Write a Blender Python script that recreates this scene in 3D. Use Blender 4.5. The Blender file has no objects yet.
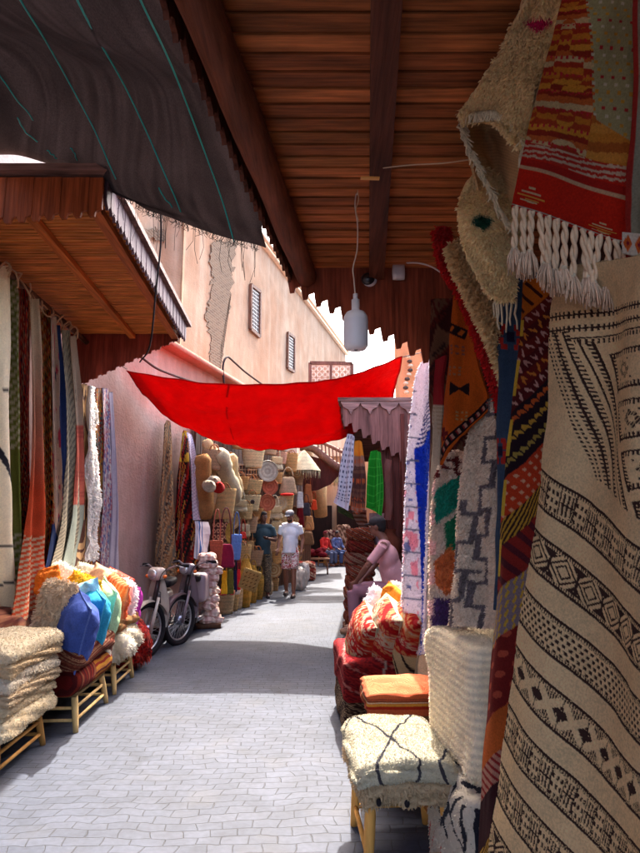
SKY_S=0.15; SUN_S=2.0; EXPO=2.98
import bpy, math, random
import numpy as np
from mathutils import Vector, Matrix
R = np.random.RandomState(7)
random.seed(7)
SC = bpy.context.scene
COL = SC.collection
PI = math.pi
# ---------------------------------------------------------------- camera model (used to survey where things stand)
F, PITCH, CH = 615.0, math.radians(9.1), 1.5
sp, cp = math.sin(PITCH), math.cos(PITCH)
def ray(u, v):
    cx = (u-320)/F; cz = (426.5-v)/F
    return np.array([cx, cp-cz*sp, sp+cz*cp])
def P(u, v, Y):
    d = ray(u, v); return np.array([0, 0, CH]) + d*(Y/d[1])
def G(u, v, z=0.0):
    d = ray(u, v); return np.array([0, 0, CH]) + d*((z-CH)/d[2])
def PL(u, v, a, b):                       # meets the upright plane x = a + b*Y
    d = ray(u, v); Y = a*d[1]/(d[0]-b*d[1]); return P(u, v, Y)
WA = (-2.55, -0.045)
WB = (-5.025, 0.25)
def PA(u, v, off=0.0): return PL(u, v, WA[0]+off, WA[1])
def PB(u, v, off=0.0): return PL(u, v, WB[0]+off, WB[1])

def lin(c):
    c = np.asarray(c, float)/255.0
    return np.where(c <= 0.04045, c/12.92, ((c+0.055)/1.055)**2.4)
def K(r, g, b): return lin((r, g, b))

# ---------------------------------------------------------------- mesh builder
class MB:
    def __init__(s): s.V = []; s.Fs = []; s.C = []; s.n = 0
    def add(s, V, Fl, C=(.5, .5, .5)):
        V = np.asarray(V, float).reshape(-1, 3)
        C = np.asarray(C, float)
        if C.ndim == 1: C = np.tile(C, (len(V), 1))
        s.V.append(V); s.C.append(C)
        if not isinstance(Fl, list): Fl = [Fl]
        if len(Fl) and isinstance(Fl[0], list): Fl = [np.array(Fl)]
        for f in Fl:
            f = np.asarray(f, int)
            if len(f): s.Fs.append(f+s.n)
        s.n += len(V); return s
    def data(s): return np.concatenate(s.V), s.Fs, np.concatenate(s.C)
    def xf(s, M):
        M = np.array(M)
        s.V = [v@M[:3, :3].T+M[:3, 3] for v in s.V]; return s
    def box(s, c, size, C=(.5, .5, .5), M=None, bev=0.0):
        hx, hy, hz = [q/2 for q in size]
        if bev > 0:
            V, Fq, N = rbox(size, bev, 2)
        else:
            V = np.array([[x, y, z] for x in (-hx, hx) for y in (-hy, hy) for z in (-hz, hz)])
            Fq = np.array([[0, 1, 3, 2], [4, 6, 7, 5], [0, 4, 5, 1], [2, 3, 7, 6], [0, 2, 6, 4], [1, 5, 7, 3]])
        if M is not None: V = V@np.array(M)[:3, :3].T
        return s.add(V+np.asarray(c, float), Fq, C)
    def beam(s, p, q, w, h, C, up=(0, 0, 1)):
        p = np.asarray(p, float); q = np.asarray(q, float)
        d = q-p; L = np.linalg.norm(d); d = d/L
        a = np.cross(d, up)
        if np.linalg.norm(a) < 1e-4: a = np.cross(d, (0, 1, 0))
        a /= np.linalg.norm(a); b = np.cross(a, d)
        V = []
        for e in (p, q):
            for sa, sb in ((-1, -1), (1, -1), (1, 1), (-1, 1)): V.append(e+a*sa*w/2+b*sb*h/2)
        return s.add(V, [[0, 1, 2, 3], [7, 6, 5, 4], [0, 4, 5, 1], [1, 5, 6, 2], [2, 6, 7, 3], [3, 7, 4, 0]], C)
    def tube(s, path, r, C=(.5, .5, .5), n=8, cap=True, closed=False):
        path = np.asarray(path, float); m = len(path)
        r = np.broadcast_to(np.asarray(r, float), (m,))
        T = np.gradient(path, axis=0) if not closed else np.roll(path, -1, 0)-np.roll(path, 1, 0)
        T /= np.linalg.norm(T, axis=1)[:, None]+1e-9
        ref = np.array([0, 0, 1.]) if abs(T[0][2]) < .9 else np.array([1., 0, 0])
        A = np.cross(T[0], ref); A /= np.linalg.norm(A)
        V = []
        for i in range(m):
            A = A-T[i]*A.dot(T[i]); A /= np.linalg.norm(A)+1e-9
            B = np.cross(T[i], A)
            th = np.arange(n)*2*PI/n
            V.append(path[i]+r[i]*(np.cos(th)[:, None]*A+np.sin(th)[:, None]*B))
        V = np.concatenate(V)
        k = np.arange(n); k2 = (k+1) % n; Fq = []
        for i in range(m if closed else m-1):
            j = (i+1) % m
            Fq.append(np.stack([i*n+k, i*n+k2, j*n+k2, j*n+k], 1))
        Fl = [np.concatenate(Fq)]
        C = np.asarray(C, float)
        if cap and not closed:
            Fl.append(np.array([list(range(n))[::-1]])); Fl.append(np.array([[(m-1)*n+i for i in range(n)]]))
        if C.ndim == 2: C = np.repeat(C, n, 0)
        return s.add(V, Fl, C)
    def lathe(s, prof, C, n=20, sx=1.0, sy=1.0, M=None, c=(0, 0, 0), wob=0):
        prof = np.asarray(prof, float); m = len(prof); th = np.arange(n)*2*PI/n
        V = np.zeros((m, n, 3))
        V[..., 0] = prof[:, 0, None]*np.cos(th)*sx; V[..., 1] = prof[:, 0, None]*np.sin(th)*sy; V[..., 2] = prof[:, 1, None]
        if wob: V += R.normal(0, wob, V.shape)
        V = V.reshape(-1, 3)
        if M is not None: V = V@np.array(M)[:3, :3].T
        k = np.arange(n); k2 = (k+1) % n
        Fq = np.concatenate([np.stack([i*n+k, i*n+k2, (i+1)*n+k2, (i+1)*n+k], 1) for i in range(m-1)])
        C = np.asarray(C, float)
        if C.ndim == 2: C = np.repeat(C, n, 0)
        return s.add(V+np.asarray(c, float), Fq, C)
    def ell(s, c, r, C=(.5, .5, .5), n=12, M=None):
        a = np.linspace(0.001, PI-.001, n)
        prof = np.stack([np.sin(a), -np.cos(a)], 1)
        m2 = MB().lathe(prof, C, n=n+4); V, Fl, Cc = m2.data()
        V = V*np.asarray(r, float)
        if M is not None: V = V@np.array(M)[:3, :3].T
        return s.add(V+np.asarray(c, float), Fl, Cc)
    def prism(s, poly, depthvec, C):
        poly = np.asarray(poly, float); n = len(poly)
        V = np.concatenate([poly, poly+np.asarray(depthvec, float)])
        k = np.arange(n); k2 = (k+1) % n
        return s.add(V, [np.array([list(range(n))]), np.array([[n+i for i in range(n)][::-1]]), np.stack([k, n+k, n+k2, k2], 1)], C)
    def build(s, name, mat, parent=None, smooth=True, label=None, cat=None, group=None, kind=None, base=None):
        V, Fl, C = s.data()
        if parent is not None: b = BASE[parent.name]
        elif base is not None: b = np.asarray(base, float)
        else: b = np.array([V[:, 0].mean(), V[:, 1].mean(), V[:, 2].min()])
        V = V-b
        me = bpy.data.meshes.new(name)
        me.vertices.add(len(V)); me.vertices.foreach_set('co', V.astype(np.float32).ravel())
        nl = sum(f.size for f in Fl); nf = sum(len(f) for f in Fl)
        me.loops.add(nl); me.polygons.add(nf)
        li = np.concatenate([f.ravel() for f in Fl])
        tot = np.concatenate([np.full(len(f), f.shape[1]) for f in Fl])
        st = np.concatenate([[0], np.cumsum(tot)[:-1]])
        me.loops.foreach_set('vertex_index', li.astype(np.int32))
        me.polygons.foreach_set('loop_start', st.astype(np.int32))
        try: me.polygons.foreach_set('loop_total', tot.astype(np.int32))
        except Exception: pass
        me.polygons.foreach_set('use_smooth', np.full(nf, bool(smooth)))
        me.update(calc_edges=True); me.validate()
        at = me.color_attributes.new('Col', 'FLOAT_COLOR', 'POINT')
        at.data.foreach_set('color', np.concatenate([C, np.ones((len(C), 1))], 1).astype(np.float32).ravel())
        me.materials.append(mat)
        o = bpy.data.objects.new(name, me); COL.objects.link(o)
        BASE[o.name] = b
        if parent is not None: o.parent = parent
        else: o.location = b
        tag(o, label, cat, group, kind)
        return o
BASE = {}
def tag(o, label=None, cat=None, group=None, kind=None):
    if label: o['label'] = label
    if cat: o['category'] = cat
    if group: o['group'] = group
    if kind: o['kind'] = kind
def thing(name, label, cat, base=(0, 0, 0), group=None):
    o = bpy.data.objects.new(name, None); COL.objects.link(o); o.empty_display_size = .1
    o.location = base; BASE[o.name] = np.asarray(base, float)
    tag(o, label, cat, group); return o
def dup(root, loc=None, rot=None, scale=None, label=None, group=None, parent=None):
    c = root.copy(); COL.objects.link(c)
    if parent is not None: c.parent = parent
    else:
        if loc is not None: c.location = loc
        if rot is not None: c.rotation_euler = rot
        if scale is not None: c.scale = scale
        if label: c['label'] = label
        if group: c['group'] = group
    for ch in root.children: dup(ch, parent=c)
    return c

# ---------------------------------------------------------------- surfaces
def rbox(size, r, n=6):
    """rounded box: vertices, quads, unit coords"""
    g = np.linspace(-1, 1, n*2+1 if n > 2 else 4)
    V = []; Fq = []; cnt = 0
    h = np.asarray(size, float)/2
    for ax in range(3):
        for sg in (-1, 1):
            A, B = np.meshgrid(g, g, indexing='ij')
            p = np.zeros(A.shape+(3,)); p[..., ax] = sg; p[..., (ax+1) % 3] = A; p[..., (ax+2) % 3] = B*sg
            m = len(g); idx = np.arange(m*m).reshape(m, m)+cnt
            V.append(p.reshape(-1, 3)); cnt += m*m
            Fq.append(np.stack([idx[:-1, :-1], idx[1:, :-1], idx[1:, 1:], idx[:-1, 1:]], -1).reshape(-1, 4))
    V = np.concatenate(V); Fq = np.concatenate(Fq)
    u, inv = np.unique(np.round(V, 6), axis=0, return_inverse=True)
    inv = inv.ravel(); Fq = inv[Fq]; V = u
    W = V*h; rr = min(r, h.min()*.98)
    inner = np.clip(W, -(h-rr), h-rr)
    # push grid lines into the rounded margin
    d = W-inner
    nn = np.linalg.norm(d, axis=1); nn[nn == 0] = 1
    W = inner+d/nn[:, None]*rr*(np.abs(d).max(axis=1)/rr)[:, None]
    return W, Fq, V
def crs(Pc, n, axis=0):
    Pc = np.moveaxis(np.asarray(Pc, float), axis, 0); m = len(Pc)
    if m == 2:
        t = np.linspace(0, 1, n).reshape((-1,)+(1,)*(Pc.ndim-1)); out = Pc[0]*(1-t)+Pc[1]*t
        return np.moveaxis(out, 0, axis)
    E = np.concatenate([[2*Pc[0]-Pc[1]], Pc, [2*Pc[-1]-Pc[-2]]])
    x = np.linspace(0, m-1, n); i = np.minimum(x.astype(int), m-2); t = (x-i).reshape((-1,)+(1,)*(Pc.ndim-1))
    p0, p1, p2, p3 = E[i], E[i+1], E[i+2], E[i+3]
    out = .5*((2*p1)+(-p0+p2)*t+(2*p0-5*p1+4*p2-p3)*t*t+(-p0+3*p1-3*p2+p3)*t**3)
    return np.moveaxis(out, 0, axis)
def gridf(nr, nc, off=0):
    idx = np.arange(nr*nc).reshape(nr, nc)+off
    return np.stack([idx[:-1, :-1], idx[1:, :-1], idx[1:, 1:], idx[:-1, 1:]], -1).reshape(-1, 4)
def gnormals(X):
    a = np.gradient(X, axis=1); b = np.gradient(X, axis=0)
    n = np.cross(b, a); n /= np.linalg.norm(n, axis=-1)[..., None]+1e-9
    return n
def tufts(mb, V, Fq, C, n, L, w=.004, droop=.5, spread=.38, cvar=.07, flip=False, mask=None):
    """short yarn ends standing on a surface; part of the same mesh"""
    Fq = np.asarray(Fq); a, b, c, d = [V[Fq[:, i]] for i in range(4)]
    nr = np.cross(c-a, d-b); ar = np.linalg.norm(nr, axis=1)+1e-12
    pr = ar.copy()
    if mask is not None: pr = pr*mask
    pr = pr/pr.sum()
    k = R.choice(len(Fq), n, p=pr)
    s = R.rand(n, 1); t = R.rand(n, 1)
    pos = (a[k]*(1-s)+b[k]*s)*(1-t)+(d[k]*(1-s)+c[k]*s)*t
    cc = (C[Fq[k, 0]]*(1-s)+C[Fq[k, 1]]*s)*(1-t)+(C[Fq[k, 3]]*(1-s)+C[Fq[k, 2]]*s)*t
    nn = nr[k]/ar[k][:, None]*(-1 if flip else 1)
    dirv = nn+R.normal(0, spread, (n, 3)); dirv[:, 2] -= droop
    dirv /= np.linalg.norm(dirv, axis=1)[:, None]
    Ls = L*(.6+.8*R.rand(n, 1))
    side = np.cross(dirv, R.normal(0, 1, (n, 3))); side /= np.linalg.norm(side, axis=1)[:, None]+1e-9
    base = pos-nn*L*.08
    mid = base+dirv*Ls*.6; tip = base+dirv*Ls; tip[:, 2] -= Ls[:, 0]*.2*droop
    W = w
    VV = np.stack([base-side*W, base+side*W, mid+side*W*.9, mid-side*W*.9, tip+side*W*.25, tip-side*W*.25], 1).reshape(-1, 3)
    q = np.arange(n)[:, None]*6
    F1 = q+np.array([[0, 1, 2, 3]]); F2 = q+np.array([[3, 2, 4, 5]])
    sh = 1+R.normal(0, cvar, (n, 1)); CC = np.repeat(np.clip(cc*sh, 0, .95), 6, 0)
    mb.add(VV, [F1, F2], CC)
def sheet(mb, X, C, thick=.012, back=None):
    nr, nc = X.shape[:2]
    N = gnormals(X)
    A = X.reshape(-1, 3); B = (X-N*thick).reshape(-1, 3)
    C = C.reshape(-1, 3); Cb = C if back is None else np.tile(back, (len(C), 1))
    f = gridf(nr, nc); m = nr*nc
    fb = gridf(nr, nc, m)[:, ::-1]
    i = np.arange(m).reshape(nr, nc)
    rim = []
    for line, fl in ((i[0], 0), (i[-1], 1), (i[:, 0], 1), (i[:, -1], 0)):
        p, q = line[:-1], line[1:]
        r_ = np.stack([p, p+m, q+m, q], 1)
        rim.append(r_ if fl == 0 else r_[:, ::-1])
    mb.add(np.concatenate([A, B]), [f, fb, np.concatenate(rim)], np.concatenate([C, Cb]))
    return A, f
def noise2(a, b, seed=0):
    """cheap smooth value noise, vectorised"""
    rs = np.random.RandomState(seed); T = rs.rand(64, 64)
    a = np.asarray(a, float); b = np.asarray(b, float)
    i = np.floor(a).astype(int); j = np.floor(b).astype(int); x = a-i; y = b-j
    x = x*x*(3-2*x); y = y*y*(3-2*y)
    g = lambda p, q: T[p % 64, q % 64]
    return (g(i, j)*(1-x)+g(i+1, j)*x)*(1-y)+(g(i, j+1)*(1-x)+g(i+1, j+1)*x)*y

# ---------------------------------------------------------------- materials: colour of the yarn / board comes from 'Col', nodes add weave, grain and wear
_M = {}
def vmat(name, rough=.9, ns=(30, 30, 30), na=.25, bs=(150, 150, 150), bd=.004, wave=None, sheen=0., transl=0., metal=0., spec=.12, ns2=None, na2=0., coat=0.):
    if name in _M: return _M[name]
    m = bpy.data.materials.new(name); m.use_nodes = True; nt = m.node_tree; N = nt.nodes; L = nt.links
    bs_ = N['Principled BSDF']; out = N['Material Output']
    at = N.new('ShaderNodeAttribute'); at.attribute_name = 'Col'
    tc = N.new('ShaderNodeTexCoord')
    def nz(sc, detail=4, rgh=.6):
        mp = N.new('ShaderNodeMapping'); mp.inputs['Scale'].default_value = sc; L.new(tc.outputs['Object'], mp.inputs['Vector'])
        t = N.new('ShaderNodeTexNoise'); t.inputs['Scale'].default_value = 1; t.inputs['Detail'].default_value = detail; t.inputs['Roughness'].default_value = rgh
        L.new(mp.outputs[0], t.inputs['Vector']); return t.outputs['Fac']
    def mult(colsock, fac, amt):
        mr = N.new('ShaderNodeMapRange'); mr.inputs[1].default_value = .25; mr.inputs[2].default_value = .75
        mr.inputs[3].default_value = 1-amt; mr.inputs[4].default_value = 1+amt*.8
        L.new(fac, mr.inputs[0])
        vm = N.new('ShaderNodeVectorMath'); vm.operation = 'SCALE'
        L.new(colsock, vm.inputs[0]); L.new(mr.outputs[0], vm.inputs['Scale']); return vm.outputs[0]
    c = at.outputs['Color']
    c = mult(c, nz(ns), na)
    if ns2 is not None: c = mult(c, nz(ns2, 3), na2)
    L.new(c, bs_.inputs['Base Color'])
    bs_.inputs['Roughness'].default_value = rough; bs_.inputs['Metallic'].default_value = metal
    bs_.inputs['Specular IOR Level'].default_value = spec
    if sheen: bs_.inputs['Sheen Weight'].default_value = sheen
    if coat: bs_.inputs['Coat Weight'].default_value = coat; bs_.inputs['Coat Roughness'].default_value = .25
    h = nz(bs, 3)
    if wave is not None:
        mp = N.new('ShaderNodeMapping'); mp.inputs['Scale'].default_value = wave; L.new(tc.outputs['Object'], mp.inputs['Vector'])
        w = N.new('ShaderNodeTexWave'); w.inputs['Scale'].default_value = 1; w.inputs['Distortion'].default_value = 1.5; w.bands_direction = 'DIAGONAL'
        L.new(mp.outputs[0], w.inputs['Vector'])
        ad = N.new('ShaderNodeMath'); ad.operation = 'ADD'; L.new(h, ad.inputs[0]); L.new(w.outputs['Fac'], ad.inputs[1]); h = ad.outputs[0]
    if bd:
        b = N.new('ShaderNodeBump'); b.inputs['Distance'].default_value = bd; b.inputs['Strength'].default_value = 1
        L.new(h, b.inputs['Height']); L.new(b.outputs[0], bs_.inputs['Normal'])
    if transl:
        tr = N.new('ShaderNodeBsdfTranslucent'); L.new(c, tr.inputs['Color'])
        mx = N.new('ShaderNodeMixShader'); mx.inputs[0].default_value = transl
        L.new(bs_.outputs[0], mx.inputs[1]); L.new(tr.outputs[0], mx.inputs[2]); L.new(mx.outputs[0], out.inputs['Surface'])
    _M[name] = m; return m
M_KILIM = vmat('kilim_weave', .95, (150, 150, 150), .26, (300, 300, 420), .004, wave=(0, 0, 330), sheen=0, ns2=(5, 5, 5), na2=.14, spec=.1)
M_PILE = vmat('wool_pile', .98, (70, 70, 70), .14, (180, 180, 180), .004, sheen=.08, ns2=(6, 6, 6), na2=.1, transl=.3)
M_CLOTH = vmat('thin_cloth', .85, (12, 12, 12), .1, (300, 300, 300), .001, sheen=0, transl=.25)
M_REDCLOTH = vmat('red_cloth', .8, (2, 2, 2), .06, (5, 5, 5), .05, ns2=(7, 3, 7), na2=.1, transl=.42)
M_COTTON = vmat('cotton', .95, (90, 90, 90), .26, (34, 34, 34), .006, sheen=0, ns2=(14, 14, 14), na2=.14, spec=.1)
M_NET = vmat('shade_net', .9, (240, 60, 240), .35, (500, 120, 500), .0015, ns2=(3, 1.5, 3), na2=.22, transl=.5)
M_WOODX = vmat('varnished_wood_x', .55, (2.6, 60, 60), .55, (4, 160, 160), .003, ns2=(2.5, 14, 14), na2=.5)
M_WOODY = vmat('varnished_wood_y', .5, (50, 2.2, 50), .5, (130, 3, 130), .003, ns2=(9, 1.6, 9), na2=.4)
M_WOODZ = vmat('varnished_wood_z', .55, (50, 50, 2.2), .5, (130, 130, 3), .003, ns2=(9, 9, 1.8), na2=.4)
M_RAWWOOD = vmat('raw_wood', .7, (30, 30, 4), .3, (120, 120, 10), .002, ns2=(6, 6, 2), na2=.2)
M_STRAW = vmat('straw_weave', .8, (60, 60, 60), .3, (90, 90, 200), .006, wave=(120, 120, 200), ns2=(9, 9, 9), na2=.2)
M_PLASTER = vmat('plaster', .95, (1.2, 1.2, 1.2), .16, (22, 22, 22), .012, ns2=(9, 9, 2.5), na2=.12, spec=.1)
M_PAINT = vmat('paint', .32, (8, 8, 8), .1, (60, 60, 60), .0006, coat=.4, spec=.5)
M_PLASTIC = vmat('plastic', .45, (6, 6, 6), .05, (60, 60, 60), 0, spec=.5)
M_RUBBER = vmat('rubber', .8, (30, 30, 30), .25, (120, 120, 120), .002)
M_METAL = vmat('metal', .3, (20, 20, 20), .2, (60, 60, 60), .0004, metal=.85)
M_SKIN = vmat('skin', .6, (14, 14, 14), .08, (90, 90, 90), .0008)
M_HAIR = vmat('hair', .8, (90, 90, 30), .3, (200, 200, 80), .003)
M_LEATHER = vmat('leather', .55, (20, 20, 20), .2, (120, 120, 120), .0015)
# ---------------------------------------------------------------- woven patterns (the yarn's own colours)
def fr(x): return x-np.floor(x)
def mixc(base, mask, col):
    base[mask] = col
def motif(kind, a, b):
    """a along the band (in cells), b across the band 0..1 -> mask of the figure colour"""
    x = fr(a)-.5; y = b-.5; i = np.floor(a).astype(int)
    if kind == 'diamond': d = np.abs(x)+np.abs(y); return (d < .42) & (d > .26) | (d < .12)
    if kind == 'fulldiamond': return np.abs(x)+np.abs(y) < .42
    if kind == 'zigzag': return np.abs(np.abs(x)*1.4-.35-y*.8) < .13
    if kind == 'dash': return (np.abs(y) < .18) & (np.abs(x) < .3)
    if kind == 'dots': return (np.abs(y) < .22) & (np.abs(x) < .22)
    if kind == 'comb': return (np.abs(x) < .2) & (y > -.3) | (y > .36)
    if kind == 'check': return ((fr(a*2) < .5) ^ (b < .5))
    if kind == 'x': return (np.abs(np.abs(x)-np.abs(y)) < .13) & (np.abs(x) < .42)
    if kind == 'tri': return y > np.abs(x)*2-.5
    if kind == 'leaf': return (np.abs(y-.5*np.abs(x)+.1) < .16) & (np.abs(x) < .4)
    if kind == 'bars': return np.abs(x) < .22
    return np.zeros(a.shape, bool)
KINDS_ = ['diamond', 'zigzag', 'dash', 'comb', 'check', 'x', 'tri', 'leaf', 'plain', 'plain', 'fulldiamond', 'dots']
def pat_bands(bands, per, cells=8, skew=0.0, jit=.004):
    """bands: (height, ground, kind, figure). repeats every `per` of t"""
    tot = sum(b[0] for b in bands)
    def f(S, T, U=None, V=None):
        n = noise2(S*23, T*40, 3)-.5
        t = fr((T+skew*(S-.5)+n*jit)/per)*tot
        out = np.zeros(S.shape+(3,)); y = 0
        for b in bands:
            m = (t >= y) & (t < y+b[0]+1e-9)
            out[m] = b[1]
            if b[2] != 'plain':
                k = motif(b[2], S*cells*(b[4] if len(b) > 4 else 1), np.clip((t-y)/b[0], 0, 1)) & m
                out[k] = b[3]
            y += b[0]
        return out
    return f
def pat_tribal(seed, pal, per=.25, cells=5, skew=0., nb=9):
    rs = np.random.RandomState(seed); bands = []
    for i in range(nb):
        g = pal[rs.randint(len(pal))]; fg = pal[rs.randint(len(pal))]
        while fg is g: fg = pal[rs.randint(len(pal))]
        k = KINDS_[rs.randint(len(KINDS_))]
        bands.append((rs.uniform(.5, 1.6) if k != 'plain' else rs.uniform(.15, .5), g, k, fg, rs.choice([1, 1, 2])))
    return pat_bands(bands, per, cells, skew)
def pat_stripes(c1, c2, n, duty=.5, vert=False, skew=0.):
    def f(S, T, U=None, V=None):
        x = (S if vert else T)+skew*(T if vert else S)+.004*noise2(S*9, T*9, 5)
        m = fr(x*n) < duty; out = np.zeros(S.shape+(3,)); out[:] = c1; out[m] = c2; return out
    return f
def pat_plain(c, var=.08):
    def f(S, T, U=None, V=None):
        out = np.zeros(S.shape+(3,)); out[:] = c
        return out*(1+var*(noise2(S*12, T*20, 8)-.5))[..., None]
    return f
def seg(U, V, p, q, w):
    p = np.array(p, float); q = np.array(q, float); d = q-p; L2 = d.dot(d)
    t = np.clip(((U-p[0])*d[0]+(V-p[1])*d[1])/L2, 0, 1)
    return np.hypot(U-p[0]-t*d[0], V-p[1]-t*d[1]) < w
def inpoly(U, V, poly):
    ins = np.zeros(U.shape, bool); n = len(poly)
    for i in range(n):
        x1, y1 = poly[i]; x2, y2 = poly[(i+1) % n]
        c = ((y1 > V) != (y2 > V)) & (U < (x2-x1)*(V-y1)/((y2-y1) if y2 != y1 else 1e-9)+x1)
        ins ^= c
    return ins

def rug(name, rows, pattern, label=None, cat='rug', nr=120, nc=24, folds=0, famp=.0, thick=.012, mat=None, group=None, parent=None,
        tuft=0, tl=.03, tw=.004, droop=.6, wob=.01, back=None, fringe=None, flip=False, parts=None, scallop=0, tcv=.07, phase=0., relief=0.):
    """rows: list of lists of (u, v, Y) or 3-vectors: a draped sheet hung at real distances. fringe=(n, length, colour, radius)"""
    X3 = []; UV = []
    for r_ in rows:
        a = []; b = []
        for q in r_:
            if len(q) == 3 and not isinstance(q, np.ndarray): a.append(P(*q)); b.append((q[0], q[1]))
            else: a.append(np.asarray(q[0]) if isinstance(q, tuple) else q); b.append(q[1] if isinstance(q, tuple) and len(q) == 2 else (0, 0))
        X3.append(a); UV.append(b)
    X = crs(crs(np.array(X3), nr, 0), nc, 1); W = crs(crs(np.array(UV, float), nr, 0), nc, 1)
    S, T = np.meshgrid(np.linspace(0, 1, nc), np.linspace(0, 1, nr))
    N = gnormals(X)
    if flip: N = -N
    d = 0
    if folds: d = d+famp*np.sin(2*PI*(folds*S+phase+.15*np.sin(T*5)))*(.35+.65*np.sin(np.clip(T*1.6+.1, 0, 1)*PI/2))
    if wob: d = d+wob*(noise2(S*4+2, T*7, len(name))-.5)*2+wob*.5*(noise2(S*11, T*18, 4)-.5)
    X = X+N*np.asarray(d)[..., None]*np.ones((1, 1, 3))
    if relief:
        lum = pattern(S, T, W[..., 0], W[..., 1]).sum(-1)/3; X = X+N*(relief*(np.clip(lum*2.5, 0, 1)-.5)*(1 if not flip else -1))[..., None]
        X = X+N*(relief*.5*(R.rand(*S.shape)-.5))[..., None]
    if scallop: X[-1, :, 2] += scallop*(R.rand(nc)-.5)
    C = pattern(S, T, W[..., 0], W[..., 1])
    mb = MB()
    # the visible side must be the front one
    if flip: X = X[:, ::-1]; C = C[:, ::-1]
    A, f = sheet(mb, X, C, thick, back)
    if tuft: tufts(mb, A, f, C.reshape(-1, 3), tuft, tl, tw, droop, cvar=tcv, flip=False)
    o = mb.build(name, mat or M_KILIM, parent, True, label, cat if parent is None else None, group)
    if fringe:
        n, Ln, fc, fr_ = fringe
        fb = MB(); row = X[-1]; xs = np.linspace(0, nc-1.001, n)
        for x in xs:
            i = int(x); t = x-i; p = row[i]*(1-t)+row[min(i+1, nc-1)]*t-N[-1, 0]*thick*.5*(0 if flip else 1)
            k = 5; L_ = Ln*(.8+.4*R.rand())
            path = np.array([p+np.array([R.normal(0, .004), R.normal(0, .004), -L_*j/(k-1)]) for j in range(k)])
            fb.tube(path, np.linspace(fr_, fr_*.6, k), np.asarray(fc)*(1+R.normal(0, .06)), n=5)
        fb.build('fringe', M_PILE, o)
    return o, X, N
# ================================================================= camera, light, air
cam = bpy.data.cameras.new('camera'); co = bpy.data.objects.new('camera', cam); COL.objects.link(co)
co.location = (0, 0, CH); co.rotation_euler = (PI/2+PITCH, 0, 0)
cam.sensor_fit = 'VERTICAL'; cam.sensor_height = 24; cam.lens = 24*F/853; cam.clip_end = 600; cam.clip_start = .05
SC.camera = co
SUNV = Vector((.07, .75, 1.0)).normalized()          # towards the sun
EL = math.asin(SUNV.z); AZ = math.atan2(SUNV.x, SUNV.y)
w = bpy.data.worlds.new('World'); SC.world = w; w.use_nodes = True; nt = w.node_tree
sk = nt.nodes.new('ShaderNodeTexSky'); sk.sky_type = 'NISHITA'; sk.sun_disc = False
sk.sun_elevation = EL; sk.sun_rotation = AZ; sk.air_density = .9; sk.dust_density = 6; sk.ozone_density = .0
nt.links.new(sk.outputs[0], nt.nodes['Background'].inputs[0]); nt.nodes['Background'].inputs[1].default_value = SKY_S
sl = bpy.data.lights.new('sun', 'SUN'); sl.energy = SUN_S; sl.angle = math.radians(.6); sl.color = (1, .95, .87)
so = bpy.data.objects.new('sun', sl); COL.objects.link(so); so.rotation_euler = SUNV.to_track_quat('Z', 'Y').to_euler(); so.location = (0, 0, 20)
SC.view_settings.view_transform = 'Standard'; SC.view_settings.look = 'None'; SC.view_settings.gamma = 1
SC.view_settings.use_curve_mapping = False; SC.view_settings.exposure = EXPO
SC.cycles.max_bounces = 8; SC.cycles.diffuse_bounces = 5; SC.cycles.use_denoising = True

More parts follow.
